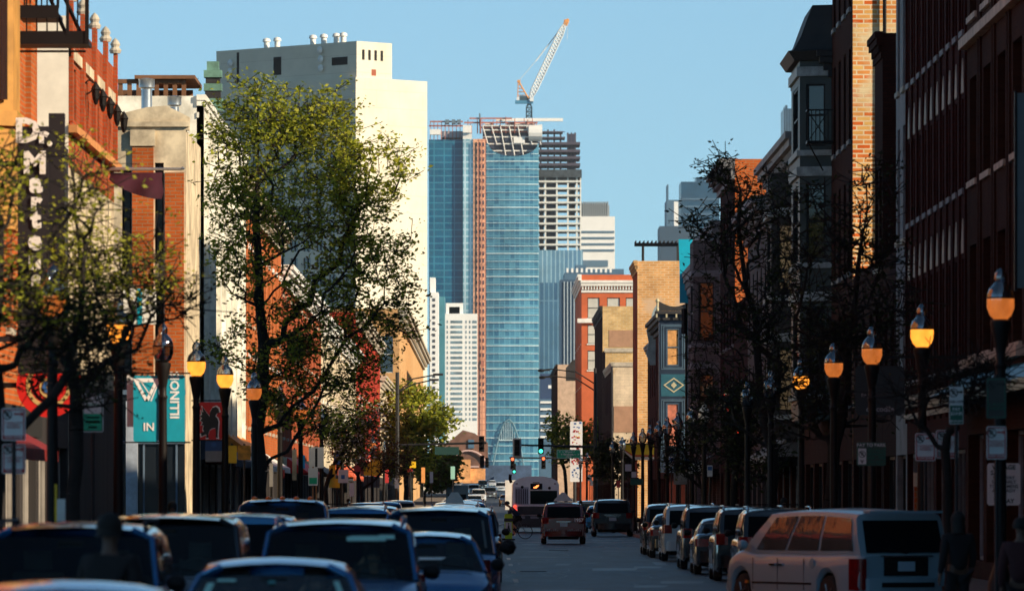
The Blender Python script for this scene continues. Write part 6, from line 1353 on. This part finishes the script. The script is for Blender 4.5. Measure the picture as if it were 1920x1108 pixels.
for i, (a, b_, c, d, Y, m, lb) in enumerate([
 (425, 835, 444, 868, 165, M_yel, 'orange yellow painted board beside the griffin lamp post'), (446, 835, 470, 862, 172, mat('orange_board', (.8, .3, .02), .6, noise=.4, nscale=6), 'orange blotched board left of the big tree trunk'),
 (505, 868, 512, 912, 205, M_sw, 'thin white upright board right of the big tree trunk'), (520, 880, 534, 896, 214, M_srd, 'small red board right of the big tree trunk'), (548, 842, 556, 900, 232, M_cream, 'slim cream upright board left of the bright blue sign'),
 (600, 880, 607, 905, 262, M_sblue, 'narrow blue board beside the white and green sign'), (664, 872, 676, 884, 305, M_srd, 'small red board left of the yellow lamp banners'), (655, 905, 664, 930, 300, M_sw, 'small white board low beside the blue blot sign'),
 (722, 880, 729, 905, 385, M_srd, 'narrow red board right of the yellow lamp banners'), (740, 895, 748, 915, 420, M_sw, 'tiny white board under the round green tree'), (790, 876, 797, 905, 480, mat('orange_small', (.8, .35, .1), .6, noise=.2), 'tiny orange board right of the small yellow sign'), (806, 884, 812, 905, 500, M_sw, 'tiny white board beneath the round green tree, right side')]):
    sign(lb, a, b_, c, d, Y, m=m, pole=True, name='shop_board', m_pole=mat('wood_post', (.12, .06, .03), .8, noise=.2) if i % 2 else M_pole)
# banners on lamps
M_bt = mat('turquoise_banner', (.0, .33, .46), .6, noise=.1, nscale=3); M_bred = mat('red_banner', (.6, .02, .02), .6, noise=.1, nscale=3); M_bnavy = mat('navy_banner', (.02, .07, .2), .6, noise=0)
t = sign('turquoise lamp banner left of the clear globe lamp with a white chevron', 250, 704, 297, 828, 128, m=M_bt, pole=False, name='lamp_banner', cat='banner', parts=[('box', .1, .9, .9, .96, M_wl), ('text', 'IN', .62, .22, .17, M_wl, .003)])
mb = MB()
for (a, b_) in (((-.22, 4.2), (.02, 3.75)), ((.02, 3.75), (.24, 4.2))):
    d = .035; mb.poly([(a[0]-d, -.02, a[1]), (a[0]+d, -.02, a[1]), (b_[0]+d, -.02, b_[1]), (b_[0]-d, -.02, b_[1])]); mb.poly([(a[0]+.08-d*.3, -.02, a[1]), (a[0]+.08+d*.4, -.02, a[1]), (b_[0]+.08+d*.4, -.02, b_[1]+.1), (b_[0]+.08-d*.3, -.02, b_[1]+.1)])
mb.build('chevron', M_wl, t)
t = sign('turquoise lamp banner right of the clear globe lamp with vertical white letters', 304, 703, 347, 830, 128.1, m=M_bt, pole=False, name='lamp_banner', cat='banner'); text('ILLINOIS', .25, M_wl, t, (.03, -.02, 3.87), rot=(PI/2, -PI/2, 0), bold=.006, thick=.002)
t = sign('white fabric lamp banner edge beside the turquoise pair', 238, 703, 250, 800, 128.2, m=M_sw, pole=False, name='lamp_banner', cat='banner')
t = sign('red lamp banner with a black winged griffin above a navy panel', 373, 754, 417, 824, 158, m=M_bred, pole=False, name='lamp_banner', cat='banner')
z0_ = at(0, 824, 158)[2]-.15; gh = .92; gw = .58
G_pts = [(.30,.02),(.42,.02),(.40,.12),(.47,.25),(.60,.30),(.72,.30),(.74,.12),(.72,.03),(.84,.02),(.82,.10),(.84,.30),(.86,.48),(.82,.58),(.72,.64),(.78,.72),(.90,.74),(.86,.86),(.74,.92),(.58,.88),(.48,.76),(.46,.64),(.36,.72),(.16,.90),(.12,.92),(.18,.76),(.08,.80),(.12,.68),(.02,.66),(.12,.58),(.04,.52),(.16,.46),(.08,.38),(.20,.38),(.16,.26),(.22,.20),(.06,.16),(.10,.06),(.22,.10),(.32,.12)]
mb = MB(); mb.prism([((p[0]-.5)*gw*1.06, z0_+p[1]*gh) for p in G_pts], -.016, -.0125, 'y'); mb.build('griffin_outline', M_wl, t)
mb = MB(); cx_ = sum(p[0] for p in G_pts)/len(G_pts); cz_ = sum(p[1] for p in G_pts)/len(G_pts)
mb.prism([((p[0]-.5-(p[0]-cx_)*.1)*gw*1.06, z0_+(p[1]-(p[1]-cz_)*.07)*gh) for p in G_pts], -.02, -.0165, 'y'); mb.build('griffin', M_sbk, t)
t = sign('navy and white panel under the red griffin banner', 385, 825, 417, 870, 158, m=M_bnavy, pole=False, name='lamp_banner', cat='banner', parts=[('box', 0, 0, 1, .55, M_palegrey), ('text', '*', .5, .72, .5, M_sblue, .004), ('box', 0, 0, 1, .1, M_srd)])
# brackets so the banners hang from their lamps
for lb, x, y, z, x1_ in (('thin black banner arms on the clear globe lamp', -6.5, 128, at(0, 701, 128)[2], 1), ('thin black banner arm on the griffin banner lamp', -6.5, 158, at(0, 752, 158)[2], 0)):
    t = thing('banner_bracket', lb, 'bracket', (x, y, z)); mb = MB(); mb.box(-.82, .55 if x1_ else 0, -.02, .02, 0, .03); mb.box(-.82, .55 if x1_ else 0, -.02, .02, -1.38 if x1_ else -.98, -1.35 if x1_ else -.95); mb.build('arm', M_black, t)
# hanging vertical shop sign
Yd = 121; xa = ax(34, Yd); xb = ax(121, Yd); zt_ = az(213, Yd); zb_ = az(700, Yd)
t = thing('vertical_shop_sign', 'tall dark vertical shop sign with white slab letters spelling a name', 'sign', (xa, Yd, zb_)); Ws, Hs = xb-xa, zt_-zb_
M_sd = mat('sign_box_dark', (.008, .006, .009), .6, noise=.2)
mb = MB(); mb.box(0, Ws*.66, -.1, .25, 0, Hs-.25); mb.box(Ws*.661, Ws, -.06, .2, 0, Hs); mb.box(-.8, 0, 0, .1, Hs-1, Hs-.9); mb.box(-.8, 0, 0, .1, .6, .7); mb.build('sign_box', M_sd, t)
for (s, px, py, sz) in (('D', 52, 248, .62), ('r', 82, 256, .38), ('.', 94, 262, .34), ('M', 66, 308, .56), ('a', 68, 345, .5), ('r', 68, 380, .46), ('t', 68, 413, .46), ('e', 66, 452, .5), ('n', 66, 490, .46), ('s', 68, 525, .46)):
    text(s, sz, M_white, t, (ax(px, Yd)-xa, -.13, az(py, Yd)-zb_), name='letter', bold=.028, thick=.02)
# red round sign, white box sign, storefront colour on the left
t = thing('round_sign', 'big round red shop sign with a white and blue centre behind the dark tree', 'sign', (ax(92, 123), 123, az(722, 123)))
mb = MB(); mb.lathe((0,0,0), [(.62, .1), (.62, -.1), (0, -.1)], 32, axis='y'); mb.build('disc', mat('signal_red_disc', (.62, .015, .01), .45, noise=.1), t)
mb = MB(); mb.grid([[(q*math.cos(2*PI*k/28), -.11, q*math.sin(2*PI*k/28)) for q in (.36, .44)] for k in range(29)]); mb.lathe((.02, -.101, -.05), [(.2, 0), (.2, -.015), (0, -.016)], 20, axis='y'); mb.build('ring', mat('gilt', (.6, .4, .15), .5, noise=0), t); mb = MB(); mb.box(-1.2, -.62, -.04, .04, -.05, .05); mb.build('bracket', M_black, t)
text('C', .34, M_sblue, t, (0, -.13, -.05), bold=.02)
t = thing('box_sign', 'white square box sign with a turquoise stripe hanging over the left pavement', 'sign', (ax(262, 150), 150, az(575, 150))); mb = MB(); mb.box(-.38, .38, -.12, .12, -.42, .42); mb.build('sign_box', M_white, t)
mb = MB(); mb.box(-.05, .06, -.135, -.121, -.42, .42); mb.build('stripe', M_turq, t); mb = MB(); mb.box(-1.4, -.38, -.03, .03, .3, .36); mb.build('bracket', M_black, t)
t = thing('flagpole', 'white angled flagpole over the left pavement', 'flagpole', (-9.69, 163, az(317, 163))); mb = MB(); mb.tube([(-.02, 0, 0), (1.9, -.3, -.02)], [.05, .035], 8); mb.lathe((1.93, -.3, -.05), [(0, 0), (.06, .04), (0, .1)], 8); mb.build('pole', M_steel, t)
t = thing('flag', 'maroon flag hanging in folds below the white flagpole', 'flag', (-9.65, 163, az(320, 163)))
rows = []
for i in range(17):
    f = i/16; x = .02+1.35*f; d = .22+.48*f**.7*(1 if i < 15 else .95); rows.append([(x+.05*math.sin(7*v+3*f)*v, -.3*f*.7+.07*math.sin(12*f+3*v)*v, -.06-d*v-.05*math.sin(PI*f)*(v)) for v in (0, .25, .5, .75, 1)])
mb = MB(); mb.grid(rows); mb.build('cloth', mat('maroon_cloth', (.07, .012, .03), .85, noise=.3), t, smooth=80)
# awnings as separate things
def awn(label, side, y0, y1, ztop_, zlow, proj, m, xf=None):
    xf = xf if xf is not None else (XR if side > 0 else XL); t = thing('awning', label, 'awning', (xf, y0, 0)); awning(t, (0,0,0), U, (-side, 0, 0), 0, y1-y0, ztop_, zlow, proj, m, name='canvas')
    mb = MB()
    for y in (.1, y1-y0-.1): mb.tube([(-side*.02, y, zlow+.3), (-side*(proj-.05), y, zlow+.2)], .02, 5)
    mb.build('frame', M_black, t); return t
awn('sloping awning coloured turquoise for reflected sky, right of the bare tree', 1, 118, 147, 4.75, 4.05, .9, mat('awning_sky_reflection', (.02, .24, .33), .3, .2, noise=.2))  # turquoise is the sky's reflection put into the awning colour
M_ya = mat('yellow_awning', (.95, .7, .03), .6, noise=.12, nscale=1.5)
Ya = 424; t = thing('banner_canopy', 'yellow canopy with a red and white lower edge hanging above the far lamps', 'awning', (ax(1160, Ya), Ya, 0))
mb = MB(); rows = []; wl_ = ax(1231, Ya)-ax(1160, Ya)
for i in range(11):
    f = i/10; rows.append([(wl_*f, .3*math.sin(4*f)*v, az(833, Ya)-(az(833, Ya)-az(862, Ya))*v*min(1, (.15+2.2*f))) for v in (0, .33, .66, .8, 1)])
mb.grid(rows); mb.m = [0, 0, 1, 2]*10; o = mb.build('canvas', [M_ya, mat('orange_red_print', (.7, .15, .05), .6, noise=.3), M_white], t, smooth=60)
mb = MB(); mb.tube([(0, 0, az(832, Ya)), (wl_+.3, 0, az(832, Ya))], .05, 6); mb.tube([(wl_+.3, 0, az(832, Ya)+.05), (wl_+.3, 0, .1)], .06, 6); mb.build('frame', M_pole, t)
awn('dark red awning over the shop behind the round sign', -1, 104, 128, 3.5, 2.7, 1.1, mat('dark_red_awning', (.2, .01, .01), .7, noise=.2))
awn('navy awning under the white fluted building', -1, 208, 224, 3.9, 3.0, 1.2, mat('navy_awning', (.01, .03, .07), .7, noise=.2), -9.4)
awn('orange awning with pale flowers beside the red banner', -1, 226, 242, 4.3, 3.3, 1.1, mat('orange_awning', (.7, .22, .02), .7, noise=.4, nscale=3), -9.4)
awn('white awning below the orange brick building', -1, 250, 275, 3.9, 3.0, 1.2, M_white); awn('red awning on the shop beyond the white one', -1, 305, 330, 3.9, 2.9, 1.2, M_bred); awn('black awning on the shop under the blossom', -1, 345, 368, 3.9, 2.9, 1.2, M_plast)
awn('orange red awning before the red painted building', -1, 400, 440, 4.2, 3.0, 1.3, mat('vermilion_awning', (.6, .1, .03), .7, noise=.2)); awn('brown awning under the grey ornate building', 1, 304, 326, 4.0, 3.1, 1.2, mat('brown_awning', (.06, .035, .03), .7, noise=.2)); awn('blue grey awning beyond the turret building', 1, 226, 243, 4.2, 3.2, 1.2, M_palegrey)
# red neon strokes on a dark shop front
t = thing('neon_sign', 'thin broken red neon outline on the dark front behind the trees', 'neon sign', (10.9, 268, 0)); mb = MB(); mn = mat('neon_red', (.5, .02, .01), .5, noise=0, emit=(1, .05, .02), es=1.6)
NE = [((1343, 741), (1367, 741)), ((1362, 765), (1372, 780)), ((1380, 800), (1386, 815)), ((1392, 832), (1400, 846)), ((1390, 745), (1392, 757))]
for (a, b_) in NE: A, B_ = at(*a, 268), at(*b_, 268); mb.tube([(A[0]-10.9, -.0, A[2]), (B_[0]-10.9, -.0, B_[2])], .025, 5)
mb.build('neon_tube', mn, t); mb = MB(); mb.box(-.9, .25, .05, .12, 3.6, 6.5); mb.build('sign_board', M_dark, t)
# pale panel at the right edge
t = thing('wall_panel', 'plain blue grey upright panel at the right edge of the picture', 'sign', (ax(1907, 116), 116, az(540, 116))); mb = MB(); mb.box(0, 1.2, -.05, .05, 0, az(175, 116)-az(540, 116)); mb.build('panel', mat('blue_grey_panel', (.1, .16, .18), .5, noise=.15), t); mb = MB(); mb.box(-.05, 0, -.06, .06, -.05, az(172, 116)-az(540, 116)); mb.box(1.2, 1.5, -.03, .03, 2, 2.1); mb.build('frame', M_black, t)
# orange pillar and clutter glimpsed over the minivan
t = thing('brick_pillar', 'narrow orange brick pillar with a pale cap above the minivan', 'pillar', (ax(1722, 121), 121, .15)); mb = MB(); mb.box(-.075, .075, -.08, .08, 0, az(897, 121)-.3); mb.build('shaft', B_orange, t); mb = MB(); mb.box(-.085, .085, -.09, .09, az(897, 121)-.299, az(886, 121)-.15); mb.build('cap', M_cream, t)

# ============================================================ in-street sign
t = thing('crossing_sign', 'fluorescent yellow in street pedestrian crossing sign between the lanes', 'street sign', (ax(953.5, 292), 292, 0))
M_fluo = mat('fluorescent_yellow', (.55, .85, .02), .5, noise=.05, emit=None)
mb = MB(); mb.prism([(-.16, .05), (.16, .05), (.17, .3), (.19, 1.12), (.15, 1.2), (-.15, 1.2), (-.19, 1.12), (-.17, .3)], -.02, .02, 'y'); mb.build('sign_panel', M_fluo, t)
mb = MB(); mb.box(-.14, .14, -.03, -.021, .35, .82); mb.build('white_field', M_sw, t); mb = MB(); mb.box(-.2, .2, -.035, -.021, .85, 1.0); mb.build('dark_field', M_sbk, t)
mb = MB(); mb.lathe((0, -.04, .75), [(.035, 0), (.035, -.004), (0, -.005)], 10, axis='y'); mb.prism([(-.03, .69), (.03, .69), (.05, .55), (.1, .4), (.06, .4), (0, .52), (-.07, .4), (-.1, .4), (-.04, .56)], -.045, -.04, 'y'); mb.build('walking_figure', M_sbk, t)
mb = MB(); mb.box(-.3, .3, -.15, .15, 0, .06); mb.build('base', M_plast, t)

# ============================================================ people and the bicycle
M_skin = mat('skin', (.12, .06, .04), .6, noise=.1); M_skin2 = mat('skin_warm', (.6, .28, .15), .6, noise=.05); M_hair = mat('dark_hair', (.01, .008, .007), .8, noise=.3, nscale=20)
def skinmesh(name, verts, edges, radii, m, parent, root=0, sub=2):
    me = bpy.data.meshes.new(name); me.from_pydata([tuple(v) for v in verts], edges, []); me.update(); me.materials.append(m)
    o = bpy.data.objects.new(name, me); COL.objects.link(o); o.parent = parent
    sk = o.modifiers.new('Skin', 'SKIN'); sk.use_smooth_shade = True
    for i, d in enumerate(me.skin_vertices[0].data): r = radii[i]; d.radius = (r, r) if not hasattr(r, '__len__') else r; d.use_root = (i == root)
    ss = o.modifiers.new('Subdivision', 'SUBSURF'); ss.levels = sub; ss.render_levels = sub
    return o
class Sk:
    def __init__(s): s.v = []; s.e = []; s.r = []
    def add(s, p, r, pa=None): s.v.append(Vector(p)); s.r.append(r); i = len(s.v)-1; (s.e.append((pa, i)) if pa is not None else None); return i
    def chain(s, pts, pa):
        for p, r in pts: pa = s.add(p, r, pa)
        return pa
def figure(name, label, loc, rz, J, m_top, m_bot, m_hair=M_hair, m_skin=M_skin, hair=True, sleeves=.95, longh=0, shorts=False, group=None, scale=1.0, cat='person'):
    """J: joint positions in metres, person facing -y"""
    t = thing(name, label, cat, loc, rz, group); t.scale = (scale,)*3; V = Vector; j = {k: V(v) for k, v in J.items()}
    s = Sk(); pel = s.add(j['pelvis'], .115)
    ch = s.chain([(j['pelvis'].lerp(j['neck'], .4), .11), (j['pelvis'].lerp(j['neck'], .78), .13), (j['neck'], .055), (j['neck'].lerp(j['head'], .5), .052), (j['head'], .085), (j['head']+(j['head']-j['neck']).normalized()*.09, .07)], pel)
    chest = pel+2
    for sd_ in ('l', 'r'):
        k = s.chain([(j['sh'+sd_], .058), (j['el'+sd_], .042), (j['wr'+sd_], .027)], chest)
        d = (j['wr'+sd_]-j['el'+sd_]).normalized(); sx = 1 if sd_ == 'l' else -1; side = V((sx, 0, 0)).cross(d).normalized() if abs(d.x) < .9 else V((0, 1, 0)); side = d.cross(side).normalized() if side.length < .1 else side
        palm = s.add(j['wr'+sd_]+d*.07, .03, k)
        for q, ln in enumerate((.07, .08, .075, .055)):
            off = side*(.03-.02*q); b0 = palm; p1 = j['wr'+sd_]+d*.1+off
            s.chain([(p1, .0095), (p1+d*ln*.5+V((-sx*.006, 0, 0)), .009), (p1+d*ln*.85+V((-sx*.02, 0, 0)), .008)], palm)
        s.chain([(j['wr'+sd_]+d*.05+side*.045, .011), (j['wr'+sd_]+d*.085+side*.06, .0095)], k)
        k = s.chain([(j['hi'+sd_], .085), (j['kn'+sd_], .058), (j['an'+sd_], .038)], pel); f = j.get('toe'+sd_, j['an'+sd_]+V((0, -.17, -.05))); s.chain([(j['an'+sd_].lerp(f, .2)+V((0, 0, -.04)), .042), (f, .03)], k)
    skinmesh('body', s.v, s.e, s.r, m_skin, t)
    c = Sk(); p = c.add(j['pelvis']+V((0, 0, -.06)), .165); c.chain([(j['pelvis'].lerp(j['neck'], .4), .15), (j['pelvis'].lerp(j['neck'], .78), .17), (j['pelvis'].lerp(j['neck'], .97), .085)], p)
    for sd_ in ('l', 'r'): c.chain([(j['sh'+sd_], .08), (j['el'+sd_], .06), (j['el'+sd_].lerp(j['wr'+sd_], sleeves), .045)], p+2)
    skinmesh('jacket', c.v, c.e, c.r, m_top, t)
    c = Sk(); p = c.add(j['pelvis']+V((0, 0, .03)), .15)
    for sd_ in ('l', 'r'): c.chain([(j['hi'+sd_], .1), (j['kn'+sd_], .075)]+([] if shorts else [(j['kn'+sd_].lerp(j['an'+sd_], .92), .055)]), p)
    skinmesh('trousers', c.v, c.e, c.r, m_bot, t)
    for sd_ in ('l', 'r'):
        f = j.get('toe'+sd_, j['an'+sd_]+V((0, -.17, -.05))); c = Sk(); p = c.add(j['an'+sd_]+V((0, .03, -.03)), .048); c.chain([(j['an'+sd_].lerp(f, .5)+V((0, 0, -.025)), .045), (f, .036)], p); skinmesh('shoe', c.v, c.e, c.r, M_plast, t, sub=1)
    if hair:
        mb = MB(); rows = []
        h = j['head']+V((0, .012, .045))
        for a in range(9):
            th = PI*.62*a/8; rows.append([tuple(h+V((math.sin(th)*math.cos(2*PI*b_/14)*.105, math.sin(th)*math.sin(2*PI*b_/14)*.115+.01, math.cos(th)*.11)) ) for b_ in range(15)])
        if longh: rows.append([tuple(h+V((.11*math.cos(2*PI*b_/14), max(-.02, .12*math.sin(2*PI*b_/14))+.02, -longh))) for b_ in range(15)])
        mb.grid(rows); mb.build('hair', m_hair, t, smooth=80)
    mb = MB(); hd = j['head']
    for sx in (-1, 1): mb.lathe((hd.x+sx*.033, hd.y-.088, hd.z+.02), [(0, -.012), (.013, 0), (0, .008)], 8, axis='y')
    mb.build('eyes', M_sbk, t); mb = MB(); mb.prism([(hd.x-.014, hd.z-.02), (hd.x+.014, hd.z-.02), (hd.x, hd.z+.03)], hd.y-.115, hd.y-.08, 'y'); mb.build('nose', m_skin, t)
    return t
def stand(sw=0, arm=.05, h=1.75):
    q = h/1.75
    d = dict(pelvis=(0, 0, .95), neck=(0, .01, 1.46), head=(0, -.01, 1.62), shl=(.19, 0, 1.4), shr=(-.19, 0, 1.4), ell=(.24, .02+arm*sw, 1.12), elr=(-.24, .02-arm*sw, 1.12), wrl=(.25, -.08+arm*2*sw, .87), wrr=(-.25, -.08-arm*2*sw, .87),
        hil=(.09, 0, .88), hir=(-.09, 0, .88), knl=(.1, -.04-.12*sw, .5), knr=(-.1, -.04+.1*sw, .5), anl=(.1, -.2*sw, .09), anr=(-.1, .02+.24*sw, .1+.05*abs(sw)))
    return {k: (v[0]*q, v[1]*q, v[2]*q) for k, v in d.items()}
M_cdark = mat('black_cloth', (.012, .01, .012), .9, noise=.2); M_cblue2 = mat('blue_cloth', (.02, .04, .09), .85, noise=.2); M_cgrey = mat('grey_cloth', (.12, .12, .14), .9, noise=.2); M_cred = mat('dark_red_cloth', (.05, .012, .014), .9, noise=.2)
figure('person', 'tall person in dark clothes with bushy hair standing between the near cars', (-2.95, 50, 0), R(150), stand(.5, h=1.86), M_cdark, M_cdark, longh=.08)
figure('person', 'person in a black coat beside the rear of the silver minivan', (6.75, 92, 0), R(200), stand(.3, h=1.76), M_cdark, M_cdark, longh=.2)
figure('person', 'person in dark red clothes at the right edge of the picture', (6.62, 79.5, 0), R(170), stand(.2, h=1.72), M_cred, M_cdark)
for i, (x, y, sw, hh, m, lb) in enumerate([(-7.4, 150, .8, 1.7, M_cgrey, 'pedestrian in grey walking on the left pavement near the griffin banner'), (-7.0, 172, .6, 1.78, M_cblue2, 'pedestrian in blue on the left pavement by the big tree'), (-7.8, 230, .7, 1.7, M_cdark, 'pedestrian in black under the tall white sign'), (-7.3, 275, .7, 1.75, M_cgrey, 'pedestrian in grey near the yellow signs'), (-7.2, 330, .8, 1.7, M_cred, 'pedestrian in dark red below the yellow banners'), (8.9, 165, .7, 1.75, M_cdark, 'pedestrian in black behind the parked cars near the dark tree'), (8.6, 186, .7, 1.8, M_cdark, 'second pedestrian behind the parked cars, nearer the white car'), (9.0, 240, .6, 1.7, M_cgrey, 'pedestrian in grey on the right pavement by the slashed sign'), (5.0, 345, .5, 1.75, M_cblue2, 'person in blue standing between the taxi and the black car'), (-6.9, 560, .7, 1.75, M_white, 'pedestrian in white near the far crossing')]):
    figure('person', lb, (x, y, .15 if abs(x) > 6 else 0), R(180 if i % 2 else 0), stand(sw, h=hh), m, M_cdark, longh=.1 if i % 3 == 0 else 0, group='pedestrians on the pavements' if abs(x) > 6 else None)
# drivers seen through the near windscreens (the cars come towards the camera, so the people face -y)
def seated(zs):
    return dict(pelvis=(0, 0, zs), neck=(0, .1, zs+.52), head=(0, .07, zs+.67), shl=(.18, .1, zs+.46), shr=(-.18, .1, zs+.46), ell=(.26, -.05, zs+.22), elr=(-.26, -.08, zs+.24), wrl=(.2, -.3, zs+.3), wrr=(-.16, -.3, zs+.52),
        hil=(.1, -.02, zs-.02), hir=(-.1, -.02, zs-.02), knl=(.14, -.45, zs+.06), knr=(-.14, -.45, zs+.06), anl=(.14, -.75, zs-.28), anr=(-.14, -.75, zs-.28))
for (lb, cx, y0, kd, mt) in (('driver raising a hand behind the windscreen of the nearest sedan', -1.88, 54.5, 'sedan', mat('green_jacket', (.02, .16, .12), .8, noise=.2)), ('driver in dark clothes in the sport utility car behind the nearest sedan', -1.62, 68, 'suv', M_cgrey)):
    k = KINDS[kd]; zs = k['zc']-.42; yf = y0+k['L']*k['sc']+.95
    figure('person', lb, (cx+.37, yf, 0), 0, seated(zs), mt, M_cdark, m_skin=mat('skin_light', (.5, .24, .17), .6, noise=.05))
# cyclist crossing to the left in front of the bus
xc = ax(968, 300)
t = thing('bicycle', 'dark bicycle ridden across the street behind the yellow crossing sign', 'bicycle', (xc, 300, 0))
for x in (-.62, .42):
    mb = MB(); n_ = 28
    mb.tube([(x+.33*math.cos(2*PI*k/n_), 0, .345+.33*math.sin(2*PI*k/n_)) for k in range(n_+1)], .018, 6, cap=False); wl = mb.build('wheel', M_tyre, t, smooth=60)
    mb = MB()
    for k in range(14): a = 2*PI*k/14; mb.tube([(x, .0, .345), (x+.32*math.cos(a), 0, .345+.32*math.sin(a))], .0025, 3)
    mb.lathe((x, -.03, .345), [(.025, 0), (.025, .06)], 8, axis='y'); mb.build('spokes', M_steel, wl)
mb = MB(); A, Bk, C_, D_ = (.42, 0, .345), (-.02, 0, .3), (.12, 0, .85), (-.45, 0, .82)
for a, b_ in ((A, Bk), (A, C_), (Bk, C_), (Bk, D_), ((.1, 0, .8), D_), (D_, (-.62, 0, .345)), (D_, (-.44, 0, .98)), (C_, (.13, 0, .95))): mb.tube([a, b_], .016, 6)
mb.build('frame', mat('bike_paint', (.1, .12, .14), .4, .3, noise=0), t); mb = MB(); mb.tube([(-.44, -.25, .98), (-.46, 0, 1.0), (-.44, .25, .98)], .014, 6); mb.build('handlebar', M_black, t)
mb = MB(); mb.prism([(0, .95), (.28, .95), (.28, 1.0), (.05, .99)], -.07, .07, 'y'); mb.build('saddle', M_black, t); mb = MB(); mb.tube([(-.02, -.08, .3), (-.1, -.08, .16)], .012, 5); mb.tube([(-.02, .08, .3), (.06, .08, .44)], .012, 5); mb.box(-.16, -.04, -.16, -.06, .14, .17); mb.box(0, .12, .06, .16, .43, .46); mb.build('crank', M_steel, t)
# the rider faces -x: joints written with x as depth, turned by -90 degrees
Jc = dict(pelvis=(0, .12, 1.05), neck=(0, -.28, 1.48), head=(0, -.43, 1.6), shl=(.18, -.22, 1.4), shr=(-.18, -.22, 1.4), ell=(.24, -.36, 1.16), elr=(-.24, -.36, 1.16), wrl=(.23, -.42, 1.03), wrr=(-.23, -.42, 1.03),
    hil=(.09, .1, .99), hir=(-.09, .1, .99), knl=(.1, -.28, .78), knr=(-.1, -.2, .68), anl=(.11, .0, .5), anr=(-.11, -.08, .25))
figure('person', 'cyclist in a dark blue jacket and shorts leaning over the handlebars', (xc, 300, 0), R(-90), Jc, M_cblue2, M_cdark, m_skin=M_skin2, hair=False, shorts=True)
# helmet rests on the rider
t = thing('helmet', 'dark cycling helmet worn by the cyclist', 'helmet', (xc-.43, 300, 1.63)); mb = MB(); mb.lathe((0,0,0), [(.13, 0), (.13, .04), (.11, .1), (.06, .14), (0, .15)], 14); mb.build('shell', M_sbk, t, smooth=60)
# utility box and yellow/white post by the pavement left
t = thing('pay_box', 'pale ribbed utility box with a yellow edge behind the left edge car', 'utility box', (ax(115, 80), 80, .15)); mb = MB(); mb.box(-.05, .05, -.05, .05, 0, az(935, 80)-.15)
for k in range(6): mb.box(-.04+k*.014, -.034+k*.014, -.056, -.0505, .8, 1.78)
mb.build('cabinet', M_white, t); mb = MB(); mb.box(-.08, -.052, -.05, .05, 0, 2.0); mb.build('yellow_edge', M_yel, t)

# ============================================================ air
b = MB(); b.box(-1400, 1400, -300, 6900, -1.2, 420); hz = b.build('haze', None or bpy.data.materials.new('haze_air')); tag(hz, kind='stuff')
hm = hz.data.materials[0]; hm.use_nodes = True; hm.node_tree.nodes.clear(); pv = hm.node_tree.nodes.new('ShaderNodeVolumePrincipled'); ho = hm.node_tree.nodes.new('ShaderNodeOutputMaterial')
pv.inputs['Color'].default_value = (.9, .96, 1, 1); pv.inputs['Density'].default_value = 3e-5; pv.inputs['Anisotropy'].default_value = .3; hm.node_tree.links.new(pv.outputs[0], ho.inputs['Volume'])
cy.volume_step_rate = 10
